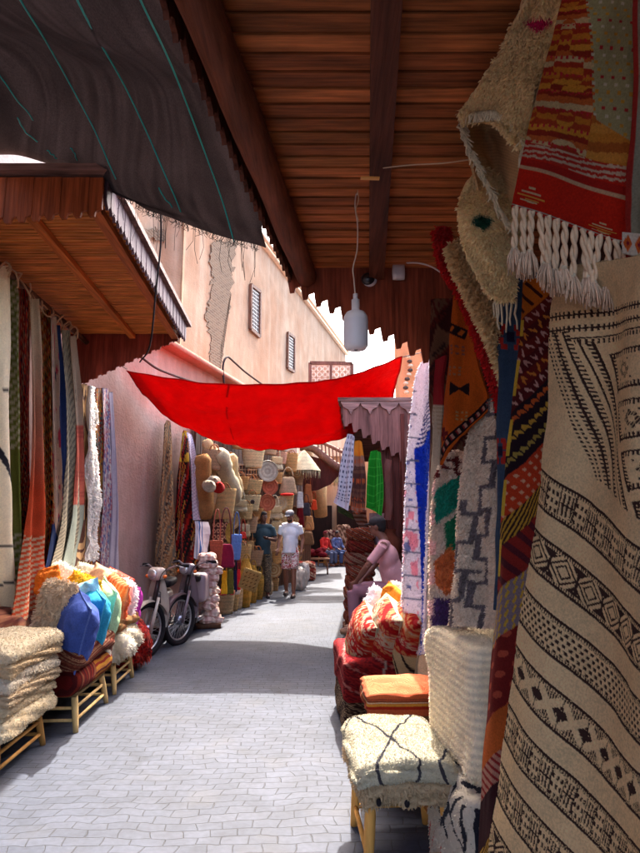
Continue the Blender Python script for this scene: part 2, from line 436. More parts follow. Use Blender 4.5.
# ================================================================= ground of laid stone
def ground_mat():
    m = bpy.data.materials.new('stone_paving'); m.use_nodes = True; nt = m.node_tree; N = nt.nodes; L = nt.links
    b = N['Principled BSDF']; tc = N.new('ShaderNodeTexCoord')
    def noise(sc, det=4, vec=None):
        t = N.new('ShaderNodeTexNoise'); t.inputs['Scale'].default_value = sc; t.inputs['Detail'].default_value = det
        L.new(vec or tc.outputs['Object'], t.inputs['Vector']); return t
    # uneven laying: rows wander
    n1 = noise(1.1, 3); n1b = noise(4.5, 2)
    mx = N.new('ShaderNodeVectorMath'); mx.operation = 'MULTIPLY_ADD'; mx.inputs[1].default_value = (.3, .22, 0); L.new(n1.outputs['Color'], mx.inputs[0]); L.new(tc.outputs['Object'], mx.inputs[2])
    mx2 = N.new('ShaderNodeVectorMath'); mx2.operation = 'MULTIPLY_ADD'; mx2.inputs[1].default_value = (.07, .09, 0); L.new(n1b.outputs['Color'], mx2.inputs[0]); L.new(mx.outputs[0], mx2.inputs[2])
    br = N.new('ShaderNodeTexBrick'); br.inputs['Scale'].default_value = 1; br.inputs['Brick Width'].default_value = .145; br.inputs['Row Height'].default_value = .078
    br.inputs['Mortar Size'].default_value = .0035; br.inputs['Mortar Smooth'].default_value = .6; br.offset = .5
    br.inputs['Color1'].default_value = (.036, .042, .062, 1); br.inputs['Color2'].default_value = (.046, .052, .074, 1); br.inputs['Mortar'].default_value = (.033, .034, .043, 1)
    L.new(mx2.outputs[0], br.inputs['Vector'])
    n2 = noise(30, 5); n3 = noise(.9, 4); n4 = noise(5, 3)
    def scale(c, src, lo, hi):
        mr = N.new('ShaderNodeMapRange'); mr.inputs[1].default_value = .3; mr.inputs[2].default_value = .7; mr.inputs[3].default_value = lo; mr.inputs[4].default_value = hi
        L.new(src.outputs['Fac'], mr.inputs[0]); v = N.new('ShaderNodeVectorMath'); v.operation = 'SCALE'; L.new(c, v.inputs[0]); L.new(mr.outputs[0], v.inputs['Scale']); return v.outputs[0]
    c = scale(br.outputs['Color'], n2, .86, 1.12); c = scale(c, n3, .8, 1.16); c = scale(c, n4, .84, 1.14)
    # sandy dust lying in hollows
    n6 = noise(3.1, 5); mr6 = N.new('ShaderNodeMapRange'); mr6.inputs[1].default_value = .58; mr6.inputs[2].default_value = .7; mr6.inputs[3].default_value = 1; mr6.inputs[4].default_value = .72
    L.new(n6.outputs['Fac'], mr6.inputs[0]); v6 = N.new('ShaderNodeVectorMath'); v6.operation = 'SCALE'; L.new(c, v6.inputs[0]); L.new(mr6.outputs[0], v6.inputs['Scale']); c = v6.outputs[0]
    mxc = N.new('ShaderNodeMix'); mxc.data_type = 'RGBA'; n5 = noise(2.2, 6); mr = N.new('ShaderNodeMapRange'); mr.inputs[1].default_value = .55; mr.inputs[2].default_value = .8; mr.inputs[4].default_value = .45
    L.new(n5.outputs['Fac'], mr.inputs[0]); L.new(mr.outputs[0], mxc.inputs[0]); L.new(c, mxc.inputs[6]); mxc.inputs[7].default_value = (.072, .068, .068, 1)
    L.new(mxc.outputs[2], b.inputs['Base Color']); b.inputs['Roughness'].default_value = .75; b.inputs['Specular IOR Level'].default_value = .3
    inv = N.new('ShaderNodeMath'); inv.operation = 'MULTIPLY_ADD'; inv.inputs[1].default_value = -1; inv.inputs[2].default_value = 1; L.new(br.outputs['Fac'], inv.inputs[0])
    a2 = N.new('ShaderNodeMath'); a2.operation = 'MULTIPLY_ADD'; a2.inputs[1].default_value = .25; L.new(n2.outputs['Fac'], a2.inputs[0]); L.new(inv.outputs[0], a2.inputs[2])
    a3 = N.new('ShaderNodeMath'); a3.operation = 'MULTIPLY_ADD'; a3.inputs[1].default_value = .7; L.new(n4.outputs['Fac'], a3.inputs[0]); L.new(a2.outputs[0], a3.inputs[2])
    bp = N.new('ShaderNodeBump'); bp.inputs['Distance'].default_value = .0045; bp.inputs['Strength'].default_value = 1; L.new(a3.outputs[0], bp.inputs['Height']); L.new(bp.outputs[0], b.inputs['Normal'])
    return m
g = MB(); xs = np.concatenate([[-200, -40], np.linspace(-6, 6, 60), [40, 200]]); ys = np.concatenate([[-200, -20], np.linspace(-2, 28, 120), [80, 400]])
GX, GY = np.meshgrid(xs, ys); GZ = np.where((abs(GX) < 5) & (GY < 27) & (GY > -1), .012*(noise2(GX*1.7+9, GY*1.7+9, 2)-.5), 0)
g.add(np.stack([GX, GY, GZ], -1).reshape(-1, 3), gridf(len(ys), len(xs))[:, ::-1], (.3, .3, .3))
g.build('ground', ground_mat(), kind='structure', base=(0, 0, 0))

# ================================================================= walls
def wall_sheet(mb, p, q, z0, z1, colf, dx=.12, thick=.3, amp=.015):
    p = np.array([*p, 0.]); q = np.array([*q, 0.]); d = q-p; L_ = np.linalg.norm(d); d /= L_
    n = np.array([d[1], -d[0], 0])               # to the right of travel: towards the street for a left-hand wall
    nc = max(3, int(L_/dx)); nr = max(3, int((z1-z0)/dx))
    a, z = np.meshgrid(np.linspace(0, L_, nc), np.linspace(z1, z0, nr))
    X = p+a[..., None]*d+z[..., None]*np.array([0, 0, 1.])+n*(amp*(noise2(a*1.3+5, z*1.3+5, 6)-.5)*2)[..., None]
    sheet(mb, X, colf(a, z), thick)
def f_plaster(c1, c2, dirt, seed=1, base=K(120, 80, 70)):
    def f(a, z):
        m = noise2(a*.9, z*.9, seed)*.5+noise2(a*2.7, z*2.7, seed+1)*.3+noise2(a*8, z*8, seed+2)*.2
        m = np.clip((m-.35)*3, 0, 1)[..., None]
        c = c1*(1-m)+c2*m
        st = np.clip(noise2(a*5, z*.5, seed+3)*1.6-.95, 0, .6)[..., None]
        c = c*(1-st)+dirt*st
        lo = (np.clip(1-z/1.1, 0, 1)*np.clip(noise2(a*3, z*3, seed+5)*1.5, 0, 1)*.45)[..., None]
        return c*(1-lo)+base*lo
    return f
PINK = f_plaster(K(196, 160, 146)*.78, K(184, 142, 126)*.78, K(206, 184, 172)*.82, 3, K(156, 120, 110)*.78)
wl = thing('pink_shop_building', 'low salmon pink plastered wall with a coping behind the mopeds and rugs on the left', 'building', (-3.1, 7.2, 0))
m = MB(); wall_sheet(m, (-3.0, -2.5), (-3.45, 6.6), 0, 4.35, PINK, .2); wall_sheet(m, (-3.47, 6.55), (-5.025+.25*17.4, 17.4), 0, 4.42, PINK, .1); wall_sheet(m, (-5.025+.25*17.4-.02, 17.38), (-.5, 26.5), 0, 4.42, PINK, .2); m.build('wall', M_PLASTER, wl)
m = MB(); p0 = np.array([-3.40+.02, 6.5, 4.44]); p1 = np.array([-5.025+.25*17.4+.03, 17.4, 4.44]); m.beam(p0, p1, .34, .09, K(170, 124, 104)); m.prism([(-3.5, 6.5, 4.36), (-.7, 17.4, 4.36), (-.5, 26.5, 4.36), (-5, 26.5, 4.36), (-7.5, 6.5, 4.36)], (0, 0, .05), K(200, 150, 120)); m.build('coping', M_PLASTER, wl)

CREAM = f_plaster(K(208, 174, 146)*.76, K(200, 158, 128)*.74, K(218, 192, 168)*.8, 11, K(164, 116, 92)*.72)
tb = thing('tall_plaster_building', 'tall cream and ochre plastered building with two lattice windows above the red cloth', 'building', (-2.1, 12, 0))
m = MB()
def WBp(y, off=0): return (-5.025+.25*y+off, y)
wall_sheet(m, WBp(13.6, -1.6), WBp(32, -1.6), 3.9, 10.5, CREAM, .14); wall_sheet(m, (WBp(13.6, -1.6)[0]-1.2, 13.58), (WBp(13.6, -1.6)[0]+.02, 13.6), 3.9, 10.5, CREAM, .14)
# set-back left half with patched plaster
def PATCH(a, z):
    c = CREAM(a, z)
    k = inpoly(a+.25*noise2(a*3, z*3, 2), z+.25*noise2(a*3+7, z*3, 4), [(2.2, 5.4), (6.5, 5.2), (6.6, 8.0), (2.6, 8.4)])
    c[k] = K(222, 208, 196)*.85
    k = (z > 9.0+.35*noise2(a*2, z, 9)) & (z < 9.45+.2*noise2(a*3, z, 8)); c[k] = K(150, 108, 74)*.8
    k = z > 9.5+.2*noise2(a*3, z, 8); c[k] = K(206, 146, 104)*.8
    return c
wall_sheet(m, WBp(5.5, -2.1), WBp(14.5, -2.1), 3.9, 11.2, PATCH, .08)
m.build('wall', M_PLASTER, tb)
m = MB()
for zz, oo in ((10.54, -1.54), (10.68, -1.48)):
    m.beam(np.array([*WBp(13.6, oo-.05), zz]), np.array([*WBp(32, oo-.05), zz]), .25, .1, K(232, 200, 168))
m.build('parapet', M_PLASTER, tb)
# exposed brick strip at the building's corner
def brick_mat():
    m = bpy.data.materials.new('old_brick'); m.use_nodes = True; nt = m.node_tree; N = nt.nodes; L = nt.links; b = N['Principled BSDF']; tc = N.new('ShaderNodeTexCoord')
    nz = N.new('ShaderNodeTexNoise'); nz.inputs['Scale'].default_value = 6; L.new(tc.outputs['Object'], nz.inputs[0])
    sep = N.new('ShaderNodeSeparateXYZ'); L.new(tc.outputs['Object'], sep.inputs[0]); cb = N.new('ShaderNodeCombineXYZ')
    L.new(sep.outputs['Y'], cb.inputs[0]); L.new(sep.outputs['Z'], cb.inputs[1])
    ma = N.new('ShaderNodeVectorMath'); ma.operation = 'MULTIPLY_ADD'; ma.inputs[1].default_value = (.05, .05, 0); L.new(nz.outputs['Color'], ma.inputs[0]); L.new(cb.outputs[0], ma.inputs[2])
    br = N.new('ShaderNodeTexBrick'); br.inputs['Scale'].default_value = 1; br.inputs['Brick Width'].default_value = .24; br.inputs['Row Height'].default_value = .07; br.inputs['Mortar Size'].default_value = .013
    br.inputs['Color1'].default_value = (.2, .12, .07, 1); br.inputs['Color2'].default_value = (.13, .075, .045, 1); br.inputs['Mortar'].default_value = (.25, .18, .12, 1); L.new(ma.outputs[0], br.inputs['Vector'])
    L.new(br.outputs['Color'], b.inputs['Base Color']); b.inputs['Roughness'].default_value = .95
    bp = N.new('ShaderNodeBump'); bp.inputs['Distance'].default_value = .03; bp.invert = True; L.new(br.outputs['Fac'], bp.inputs['Height']); L.new(bp.outputs[0], b.inputs['Normal']); return m
MBR = brick_mat()
def patch_poly(name, uvs, off, mat, parent, thick=.05, C=K(160, 100, 60), jag=0.0):
    pts = []
    n = len(uvs)
    for i in range(n):
        a = np.array(uvs[i], float); b = np.array(uvs[(i+1) % n], float)
        k = max(1, int(np.linalg.norm(b-a)/2.5)) if jag else 1
        for j in range(k):
            q = a+(b-a)*j/k+R.normal(0, jag, 2); pts.append(PB(q[0], q[1], off))
    m = MB(); m.prism(pts, (-thick*.4, thick*.1, 0), C); return m.build(name, mat, parent, False)
patch_poly('exposed_brick', [(213, 242), (236, 242), (233, 275), (231, 300), (226, 322), (222, 345), (221, 372), (211, 366), (212, 340), (206, 318), (210, 300), (214, 275), (210, 260)], -1.57, MBR, tb, jag=1.3)
patch_poly('exposed_brick', [(178, 318), (207, 318), (212, 345), (212, 366), (196, 354), (180, 345)], -2.02, MBR, tb, jag=1.4)
patch_poly('exposed_brick', [(133, 228), (176, 231), (212, 243), (210, 250), (170, 241), (135, 240)], -2.02, MBR, tb, jag=1.4)
# lattice windows
for (uv, nv) in (([(250, 285), (259, 292), (258.5, 337), (249.5, 329)], 5), ([(287, 333), (293.5, 338), (293.2, 372), (286.6, 368)], 4)):
    c = [PB(a, b, -1.58) for a, b in uv]
    m = MB(); m.prism([q for q in c], (-.05, .01, 0), K(70, 62, 66)); wdw = m.build('window', M_PAINT, tb, False)
    m = MB(); e = [q+np.array([.03, -.008, 0]) for q in c]
    for i in range(4): m.beam(e[i], e[(i+1) % 4], .09, .1, K(120, 86, 70))
    m.build('frame', M_WOODZ, wdw, False)
    m = MB()
    for i in range(1, 7):
        t = i/7; m.beam(e[0]*(1-t)+e[1]*t, e[3]*(1-t)+e[2]*t, .02, .02, K(96, 84, 84))
    for i in range(1, 12):
        t = i/12; m.beam(e[0]*(1-t)+e[3]*t, e[1]*(1-t)+e[2]*t, .02, .02, K(96, 84, 84))
    m.build('lattice', M_PAINT, wdw, False)
# cables along the wall
def cable(name, pts, r, c, label, mat=M_RUBBER, parent=None, cat='cable'):
    pts = crs(np.array(pts), max(16, 5*len(pts)), 0)
    m = MB(); m.tube(pts, r, c, 6)
    return m.build(name, mat, parent, True, label if parent is None else None, cat if parent is None else None)
cable('wall_cable', [PB(224, 384, .2), PB(223, 366, .18), PB(227, 357, .18), (PB(234, 362, .16)), PB(244, 371, .15), PB(256, 380, .15), PB(266, 387, .15)], .022, K(50, 38, 40), 'looped black cable fixed to the cream wall above the red cloth')
cable('wall_cable', [PB(141, 357, .2), PB(156, 368, .2), PB(170, 374, .2), PB(184, 379, .2), PB(200, 384, .2)], .018, K(60, 46, 44), 'thin dark cable running along the pink wall top')
cable('wall_cable', [PA(160, 200, 1.45), PA(161, 240, 1.42), PA(156, 290, 1.38), PA(150, 345, 1.3), PA(140, 362, 1.0)], .008, K(40, 30, 30), 'thin black wire hanging past the edge of the left canopy')

# far buildings -------------------------------------------------------------
OCH = f_plaster(K(222, 164, 120), K(206, 142, 100), K(232, 190, 150), 21)
fb = thing('far_market_building', 'ochre market building closing the end of the street, with dark blocks painted as the shade in its shop openings', 'building', (2, 26, 0))
m = MB(); wall_sheet(m, (-1.2, 26.5), (6.0, 25.0), 0, 4.4, OCH, .2)
m.build('wall', M_PLASTER, fb)
m = MB()
for x0 in (-.45, .65, 2.2): m.box((x0+.5, 26.0-.15*x0, 1.15), (.9, .5, 2.3), K(44, 26, 20))
m.build('opening_shade_block', M_WOODZ, fb, False)  # solid blocks; their dark colour paints the shade inside the openings
# ochre house with a lattice balcony on the right beyond the canopies
hb = thing('ochre_house', 'narrow ochre house with a pale lattice balcony right of the red cloth', 'building', (1.8, 11.5, 0))
m = MB(); wall_sheet(m, (3.2, 11.2), (1.42, 11.35), 0, 5.35, OCH, .1); wall_sheet(m, (2.2, 26), (1.9, 11.36), 0, 3.2, OCH, .3)
m.build('wall', M_PLASTER, hb)
m = MB()
L0 = P(396, 366, 11.1); L1 = P(411, 364, 11.1); L2 = P(411, 404, 11.1); L3 = P(396, 402, 11.1)
for i in range(6):
    t = i/5; m.beam(L0*(1-t)+L1*t, L3*(1-t)+L2*t, .02, .02, K(214, 190, 150))
for i in range(9):
    t = i/8; m.beam(L0*(1-t)+L3*t, L1*(1-t)+L2*t, .02, .025, K(220, 196, 156))
m.build('balcony_lattice', M_RAWWOOD, hb, False)
m = MB(); 
for i in range(9): 
    a = i*.7; m.ell(P(408+2.5*math.sin(a), 357+i*4.4, 10.9), (.05, .05, .035), K(60, 46, 40) if i % 2 else K(206, 190, 160), 7)
m.build('bead_string', M_PLASTIC, hb)
# carved wooden oriel above the cloth
ms = thing('lattice_oriel', 'brown carved wooden lattice screen above the red cloth under the white sky', 'lattice screen', P(332, 380, 17))
q0 = P(310, 363, 17); q1 = P(352, 363.5, 17); q2 = P(352, 400, 17); q3 = P(310, 400, 17)
m = MB()
m.beam(q0, q1, .09, .09, K(128, 88, 76)); m.beam(q0, q3, .09, .09, K(128, 88, 76)); m.beam(q1, q2, .09, .09, K(128, 88, 76)); m.beam(q0+(0, .5, 0), q1+(0, .5, 0), .09, .09, K(110, 74, 64)); m.beam((q0+q1)/2, (q3+q2)/2, .07, .07, K(128, 88, 76))
m.build('frame', M_WOODZ, ms, False)
m = MB(); m.box((q0+q1+q2+q3)/4+np.array([0, .3, 0]), (1.2, .06, 1.1), K(206, 176, 158)); m.build('backing', M_PLASTER, ms, False)
m = MB(); W_ = np.linalg.norm(q1-q0)
for i in range(7):
    for j in range(3):
        c = q0+(q1-q0)*(i+.6)/7.3+np.array([0, -.02, -.17-.17*j])
        th = np.linspace(0, 2*PI, 9)[:-1]
        m.tube(np.stack([c[0]+.065*np.cos(th), c[1]+0*th, c[2]+.065*np.sin(th)], 1), .013, K(240, 226, 214), 5, closed=True)
        m.beam(c-(.1, 0, .1), c+(.1, 0, .1), .015, .015, K(196, 160, 140)); m.beam(c-(.1, 0, -.1), c+(.1, 0, -.1), .015, .015, K(196, 160, 140))
m.build('lattice', M_WOODZ, ms, False)

# ================================================================= canopies
def board_shape(w, depth, d2, style='ogee'):
    """outline of one hanging board, bottom end cut to a point with shoulders: list of (x, z)"""
    if style == 'ogee':
        return [(0, 0), (w, 0), (w, -d2+.35*w), (w*.86, -d2+.1*w), (w*.62, -d2-.02*w), (w*.5, -d2-.28*w), (w*.38, -depth-.02*w), (w*.14, -depth+.1*w), (0, -depth+.35*w)]
    return [(0, 0), (w, 0), (w, -d2+.03), (w*.6, -d2+.015), (w*.5, -d2-.02), (w*.15, -d2-.025), (0, -depth+.01)]
def hanging_boards(name, p, q, dp, dq, w, col, parent, mat=M_WOODZ, thick=.022, cvar=.1, style='ogee', label=None):
    p = np.asarray(p, float); q = np.asarray(q, float); d = q-p; L_ = np.linalg.norm(d); d /= L_
    n = max(1, int(round(L_/w))); w = L_/n; nrm = np.cross(d, (0, 0, 1)); nrm /= np.linalg.norm(nrm)
    m = MB()
    for i in range(n):
        t0 = (i+.02)/n; t1 = (i+.98)/n; D0 = dp+(dq-dp)*t0; D1 = dp+(dq-dp)*t1
        o = p+d*L_*t0+nrm*(.004*(i % 2)+R.uniform(-.001, .001))
        pts = [o+d*x+np.array([0, 0, z]) for x, z in board_shape(w*1.03, D0, D1, style)]
        m.prism(pts, nrm*thick, np.asarray(col)*(1+R.normal(0, cvar)))
    return m.build(name, mat, parent, False, label)
def soffit(parent, A, B, C_, D, n, col, mat, thick=.018, cvar=.16, tilt=.012, gap=.05):
    m = MB(); A, B, C_, D = [np.asarray(x, float) for x in (A, B, C_, D)]
    for i in range(n):
        t0 = (i+.0)/n; t1 = (i+1-gap)/n
        a0, b0 = A+(D-A)*t0, B+(C_-B)*t0; a1, b1 = A+(D-A)*t1, B+(C_-B)*t1
        up = np.array([0, 0, tilt]); c = np.asarray(col)*(1+R.normal(0, cvar))*np.array([1, 1+R.normal(0, .04), 1])
        V = [a0, b0, b1+up, a1+up]; m.prism(V, (0, 0, thick), c)
    return m.build('soffit_planks', mat, parent, False)

# -- near right canopy
Z1 = 3.3
rc = thing('wooden_canopy', 'dark brown plank canopy overhead with a log beam and a pendant lamp', 'canopy', (.3, 4.1, Z1))
def LE(y): return -.19-(4.15-y)*.135            # soffit's street edge
A_, B_, C2, D_ = (1.75, .2, Z1), (LE(.2), .2, Z1), (LE(4.15), 4.15, Z1), (1.85, 4.15, Z1)
soffit(rc, A_, B_, C2, D_, 41, K(168, 96, 52), M_WOODX, cvar=.2, tilt=.007, gap=.07)
m = MB(); b0 = np.array([LE(.2)+.1, .2, Z1-.07]); b1 = np.array([LE(4.12)+.1, 4.12, Z1-.07])
m.tube(crs(np.array([b0, (b0+b1)/2+(0.005, 0, -.01), b1]), 20), .075+.004*np.sin(np.arange(20)*1.3), K(112, 62, 42), 14); m.build('log_beam', M_WOODY, rc)
m = MB(); m.beam((.1, .2, Z1-.05), (.40, 4.13, Z1-.05), .105, .075, K(92, 50, 36), (0, 0, 1)); m.build('flat_beam', M_WOODY, rc, False)
m = MB(); tgp = P(370, 178, 2.72); m.beam(tgp-(.045, 0, 0), tgp+(.045, .004, 0), .02, .008, K(226, 160, 80)); m.build('paper_tag', M_PLASTIC, rc, False)
hanging_boards('side_fascia', (LE(.3)-.03, .3, Z1+.1), (LE(4.15)-.03, 4.15, Z1+.1), .19, .19, .1, K(92, 50, 34), rc, M_WOODZ)
hanging_boards('end_boards', (LE(4.15)-.04, 4.17, Z1+.1), (1.45, 4.17, Z1+.1), .2, 1.12, .093, K(140, 70, 48), rc, M_WOODZ, style='step')
m = MB(); m.prism([(1.9, .0, Z1+.1), (LE(.0)-.1, .0, Z1+.1), (LE(4.25)-.1, 4.25, Z1+.1), (1.9, 4.25, Z1+.1)], (0, 0, .05), K(90, 60, 45)); m.build('roof_deck', M_WOODX, rc, False)
# lath bits at the top where rugs are tied
m = MB(); m.tube([(.95, .3, Z1-.12), (1.02, 4.1, Z1-.14)], .022, K(90, 66, 50), 8); m.build('hanging_pole', M_WOODY, rc)
# shop wall on the right, behind the rugs
sw = thing('right_shop_wall', 'dark timber shop wall behind the rugs on the right', 'wall', (1.5, 3, 0))
m = MB()
for i in range(30):
    y = -1+i*.36; m.box((1.52+.02*(y-3), y, 1.7), (.04, .35, 3.4), K(60, 34, 26)*(1+R.normal(0, .15)))
m.build('planks', M_WOODZ, sw, False)
m = MB(); m.box((2.3, 4.6, 3.42), (1.5, 13.5, .1), K(180, 140, 120)); m.box((2.4, 11.1, 1.7), (1.2, .1, 3.4), K(180, 140, 120)); m.box((2.9, 4.6, 1.7), (.1, 13, 3.4), K(180, 140, 120)); m.build('roof', M_PLASTER, sw, False)

# -- left canopy
Z2 = 3.75
lc = thing('wooden_canopy', 'orange brown plank canopy on the left with a purple grey scalloped fascia', 'canopy', (-2, 5, Z2))
def LE2(y): return -1.36-.045*y+.0
def LW2(y): return -2.55-.045*y-.03
y0 = P(97, 178, 3.9)[1]; yn, yf = 3.93, 7.08
cA, cB, cC, cD = (LW2(yn), yn, Z2), (LE2(yn)+.02, yn, Z2), (LE2(yf), yf, Z2), (LW2(yf), yf, Z2)
soffit(lc, (LW2(yn)-.7, yn, Z2), cB, cC, (LW2(yf)-.7, yf, Z2), 60, K(200, 120, 60), M_WOODX, cvar=.07, tilt=.004)
for t in (.42,):
    m = MB(); a = np.array([LE2(yn)*t+LW2(yn)*(1-t)+.15, yn, Z2-.03]); b = np.array([LE2(yf)*t+LW2(yf)*(1-t)+.15, yf, Z2-.03]); m.beam(a, b, .07, .05, K(190, 104, 48)); m.build('beam', M_WOODY, lc, False)
m = MB(); m.beam((LE2(yn)-.05, yn, Z2-.03), (LE2(yf)-.05, yf, Z2-.03), .08, .06, K(176, 96, 52)); m.build('edge_beam', M_WOODY, lc, False)
m = MB(); m.tube([(LW2(yn)+.12, yn-.3, Z2-.1), (LW2(yf)+.12, yf, Z2-.1)], .03, K(96, 60, 44), 8); m.build('hanging_pole', M_WOODY, lc)
hanging_boards('side_fascia', (LE2(yn)+.05, yn, Z2+.13), (LE2(yf)+.05, yf+.02, Z2+.13), .2, .2, .088, K(108, 84, 90), lc, M_WOODZ, cvar=.05)
hanging_boards('end_boards', (LW2(yf)-.1, yf+.02, Z2+.06), (LE2(yf)+.03, yf+.02, Z2+.06), .78, .12, .1, K(124, 54, 40), lc, M_WOODZ, style='step')
hanging_boards('near_boards', (LW2(yn)-.9, yn-.02, Z2+.1), (LE2(yn)+.05, yn-.02, Z2+.1), .46, .26, .095, K(150, 76, 40), lc, M_WOODZ, style='step')
m = MB(); m.prism([(LW2(yn)-.8, yn-.1, Z2+.12), (LE2(yn)+.12, yn-.1, Z2+.12), (LE2(yf)+.12, yf+.1, Z2+.12), (LW2(yf)-.8, yf+.1, Z2+.12)], (0, 0, .05), K(130, 100, 90)); m.build('roof_deck', M_WOODX, lc, False)

# -- far right canopy
Z3 = 3.27
fc = thing('wooden_canopy', 'small weathered mauve brown canopy beyond the red cloth with stepped end boards', 'canopy', (.9, 9, Z3))
ya, yb = 8.9, 16.5
def LE3(y): return .36+.08*(y-8.9)
soffit(fc, (1.75, ya, Z3-.1), (LE3(ya), ya, Z3-.1), (LE3(yb), yb, Z3-.1), (2.4, yb, Z3-.1), 60, K(120, 70, 56), M_WOODX)
hanging_boards('top_trim', (LE3(ya)-.06, ya-.06, Z3+.03), (1.7, ya-.06, Z3+.03), .13, .13, .3, K(178, 132, 122), fc, M_WOODX, cvar=.04)
hanging_boards('end_boards', (LE3(ya)-.03, ya-.02, Z3-.02), (1.55, ya-.02, Z3-.02), .22, 1.0, .13, K(158, 104, 94), fc, M_WOODZ, style='step', cvar=.06)
hanging_boards('side_fascia', (LE3(ya)-.05, ya, Z3), (LE3(yb)-.05, yb, Z3), .2, .2, .14, K(120, 76, 66), fc, M_WOODZ)
m = MB(); m.prism([(1.8, ya-.1, Z3+.02), (LE3(ya)-.1, ya-.1, Z3+.02), (LE3(yb)-.1, yb, Z3+.02), (2.4, yb, Z3+.02)], (0, 0, .05), K(150, 110, 100)); m.build('roof_deck', M_WOODX, fc, False)
# timber shopfront under it
sf = thing('timber_shopfront', 'dark red brown timber shopfront under the far right canopy', 'shopfront', (1.1, 9.5, 0))
m = MB()
for i in range(26):
    y = 8.95+i*.3; m.box((1.2+.06*(y-9), y, 1.55), (.05, .27, 3.1), K(120, 62, 52)*(1+R.normal(0, .12)))
for i in range(6): m.box((1.2-i*.09+.0, 9.0+.01*i, 1.55), (.085, .05, 3.1), K(112, 58, 50)*(1+R.normal(0, .1))) if i < 4 else None
m.build('planks', M_WOODZ, sf, False)

# arched brown frame at the far left of the street end
ar = thing('carved_arch', 'brown carved wooden arch over a far stall beneath the cloth edge', 'arch', P(328, 560, 19))
m = MB()
pts = [P(300, 447, 17), P(312, 448, 17), P(322, 455, 17), P(333, 464, 17), P(343, 468, 17), P(352, 462, 17)]
m.tube(crs(np.array(pts), 24), .11, K(120, 80, 66), 8)
pts = [P(316, 440, 17), P(330, 446, 17), P(343, 452, 17), P(352, 450, 17)]
m.tube(crs(np.array(pts), 24), .05, K(150, 104, 86), 8)
for i in range(9):
    a = P(318+i*3.6, 444+i*.6, 17); m.beam(a, a+np.array([.03, 0, -.34-.03*i]), .04, .04, K(150, 104, 86))
m.build('arch_frame', M_WOODZ, ar)
m = MB(); m.prism([P(303, 454, 17.2), P(322, 459, 17.2), P(343, 471, 17.2), P(331, 484, 17.2), P(318, 490, 17.2), P(303, 492, 17.2)], (0, .1, 0), K(84, 36, 30)); m.build('inner_panel', M_WOODZ, ar, False)

# ================================================================= red cloth over the street
rows = [[P(127, 369, 8.55), P(200, 381, 8.5), P(290, 384, 8.45), P(350, 373, 8.45), P(403, 357, 8.4)],
        [P(143, 393, 8.95), P(205, 410, 9.1), P(268, 414, 9.2), P(330, 402, 9.15), P(396, 382, 9.0)],
        [P(172, 420, 9.6), P(218, 436, 9.9), P(262, 440, 10.0), P(318, 432, 9.9), P(388, 409, 9.3)],
        [P(198, 433, 10.2), P(228, 444, 10.5), P(262, 449, 10.5), P(310, 445, 10.4), P(352, 436, 10.0)]]
def redp(S, T, U, V):
    c = np.zeros(S.shape+(3,)); c[:] = K(186, 5, 10)*(1+.12*(noise2(S*9, T*6, 2)-.5))[..., None]; c[(T < .02) | (T > .98) | (S < .006) | (S > .994)] = K(150, 5, 10); c[(np.abs(S-.33-.02*T) < .0016)] = K(130, 5, 10); return c
rug('red_awning_cloth', rows, redp, 'bright red cloth stretched across the street between the shops', 'awning', nr=90, nc=200, wob=.035, folds=9, famp=.011, thick=.004, mat=M_REDCLOTH)
m_ = MB(); m_.tube([PB(118, 364, .1), P(127, 369, 8.55)], .008, K(120, 100, 90), 5); m_.tube([P(403, 357, 8.4), P(432, 350, 8.5)], .008, K(120, 100, 90), 5)
m_.build('tie_cords', M_RUBBER, bpy.data.objects['red_awning_cloth'])

# ================================================================= black shade net
rows = [[np.array([-3.6, .7, 4.35]), np.array([-2.2, .7, 3.95]), np.array([-1.3, .7, 3.75]), np.array([-.74, .7, 3.5])],
        [np.array([-3.5, 2.1, 4.15]), np.array([-2.1, 2.1, 3.78]), np.array([-1.2, 2.1, 3.6]), P(160, 0, 2.08)],
        [P(-70, 108, 3.2), P(35, 60, 3.1), P(126, 75, 3.0), P(224, 118, 3.0)],
        [P(-60, 140, 4.0), P(50, 160, 3.95), P(130, 188, 3.92), P(258, 205, 3.62)],
        [P(-55, 146, 4.3), P(62, 170, 4.15), P(158, 212, 4.0), P(264, 250, 3.9)]]
def netp(S, T, U, V):
    c = np.zeros(S.shape+(3,)); c[:] = K(82, 74, 74); c *= (1+.5*(noise2(S*90, T*9, 4)-.5))[..., None]; return c
no, NX, NN = rug('shade_net', rows, netp, 'black woven shade net with teal threads slung above the street', 'shade net', nr=90, nc=110, wob=.035, folds=4, famp=.008, thick=.004, mat=M_NET)
def netline(s0, t0, s1, t1, n=24):
    o = []
    for k in range(n):
        q = k/(n-1); s = s0+(s1-s0)*q; t = t0+(t1-t0)*q; i = min(int(t*89), 88); j = min(int(s*109), 108)
        o.append(NX[i, j]+NN[i, j]*.012*np.sign(-NN[i, j][2]+1e-9)+np.array([R.normal(0, .002), 0, -.008]))
    return np.array(o)
def to_px(X):
    x, y, z = X[..., 0], X[..., 1], X[..., 2]-CH; fy = y*cp+z*sp; fz = -y*sp+z*cp
    return 320+F*x/fy, 426.5-F*fz/fy
NU, NVv = to_px(NX)
def on_net(u, v):
    d = (NU-u)**2+(NVv-v)**2; i, j = np.unravel_index(d.argmin(), d.shape); return NX[i, j]-NN[i, j]*.0+np.array([0, 0, -.012])
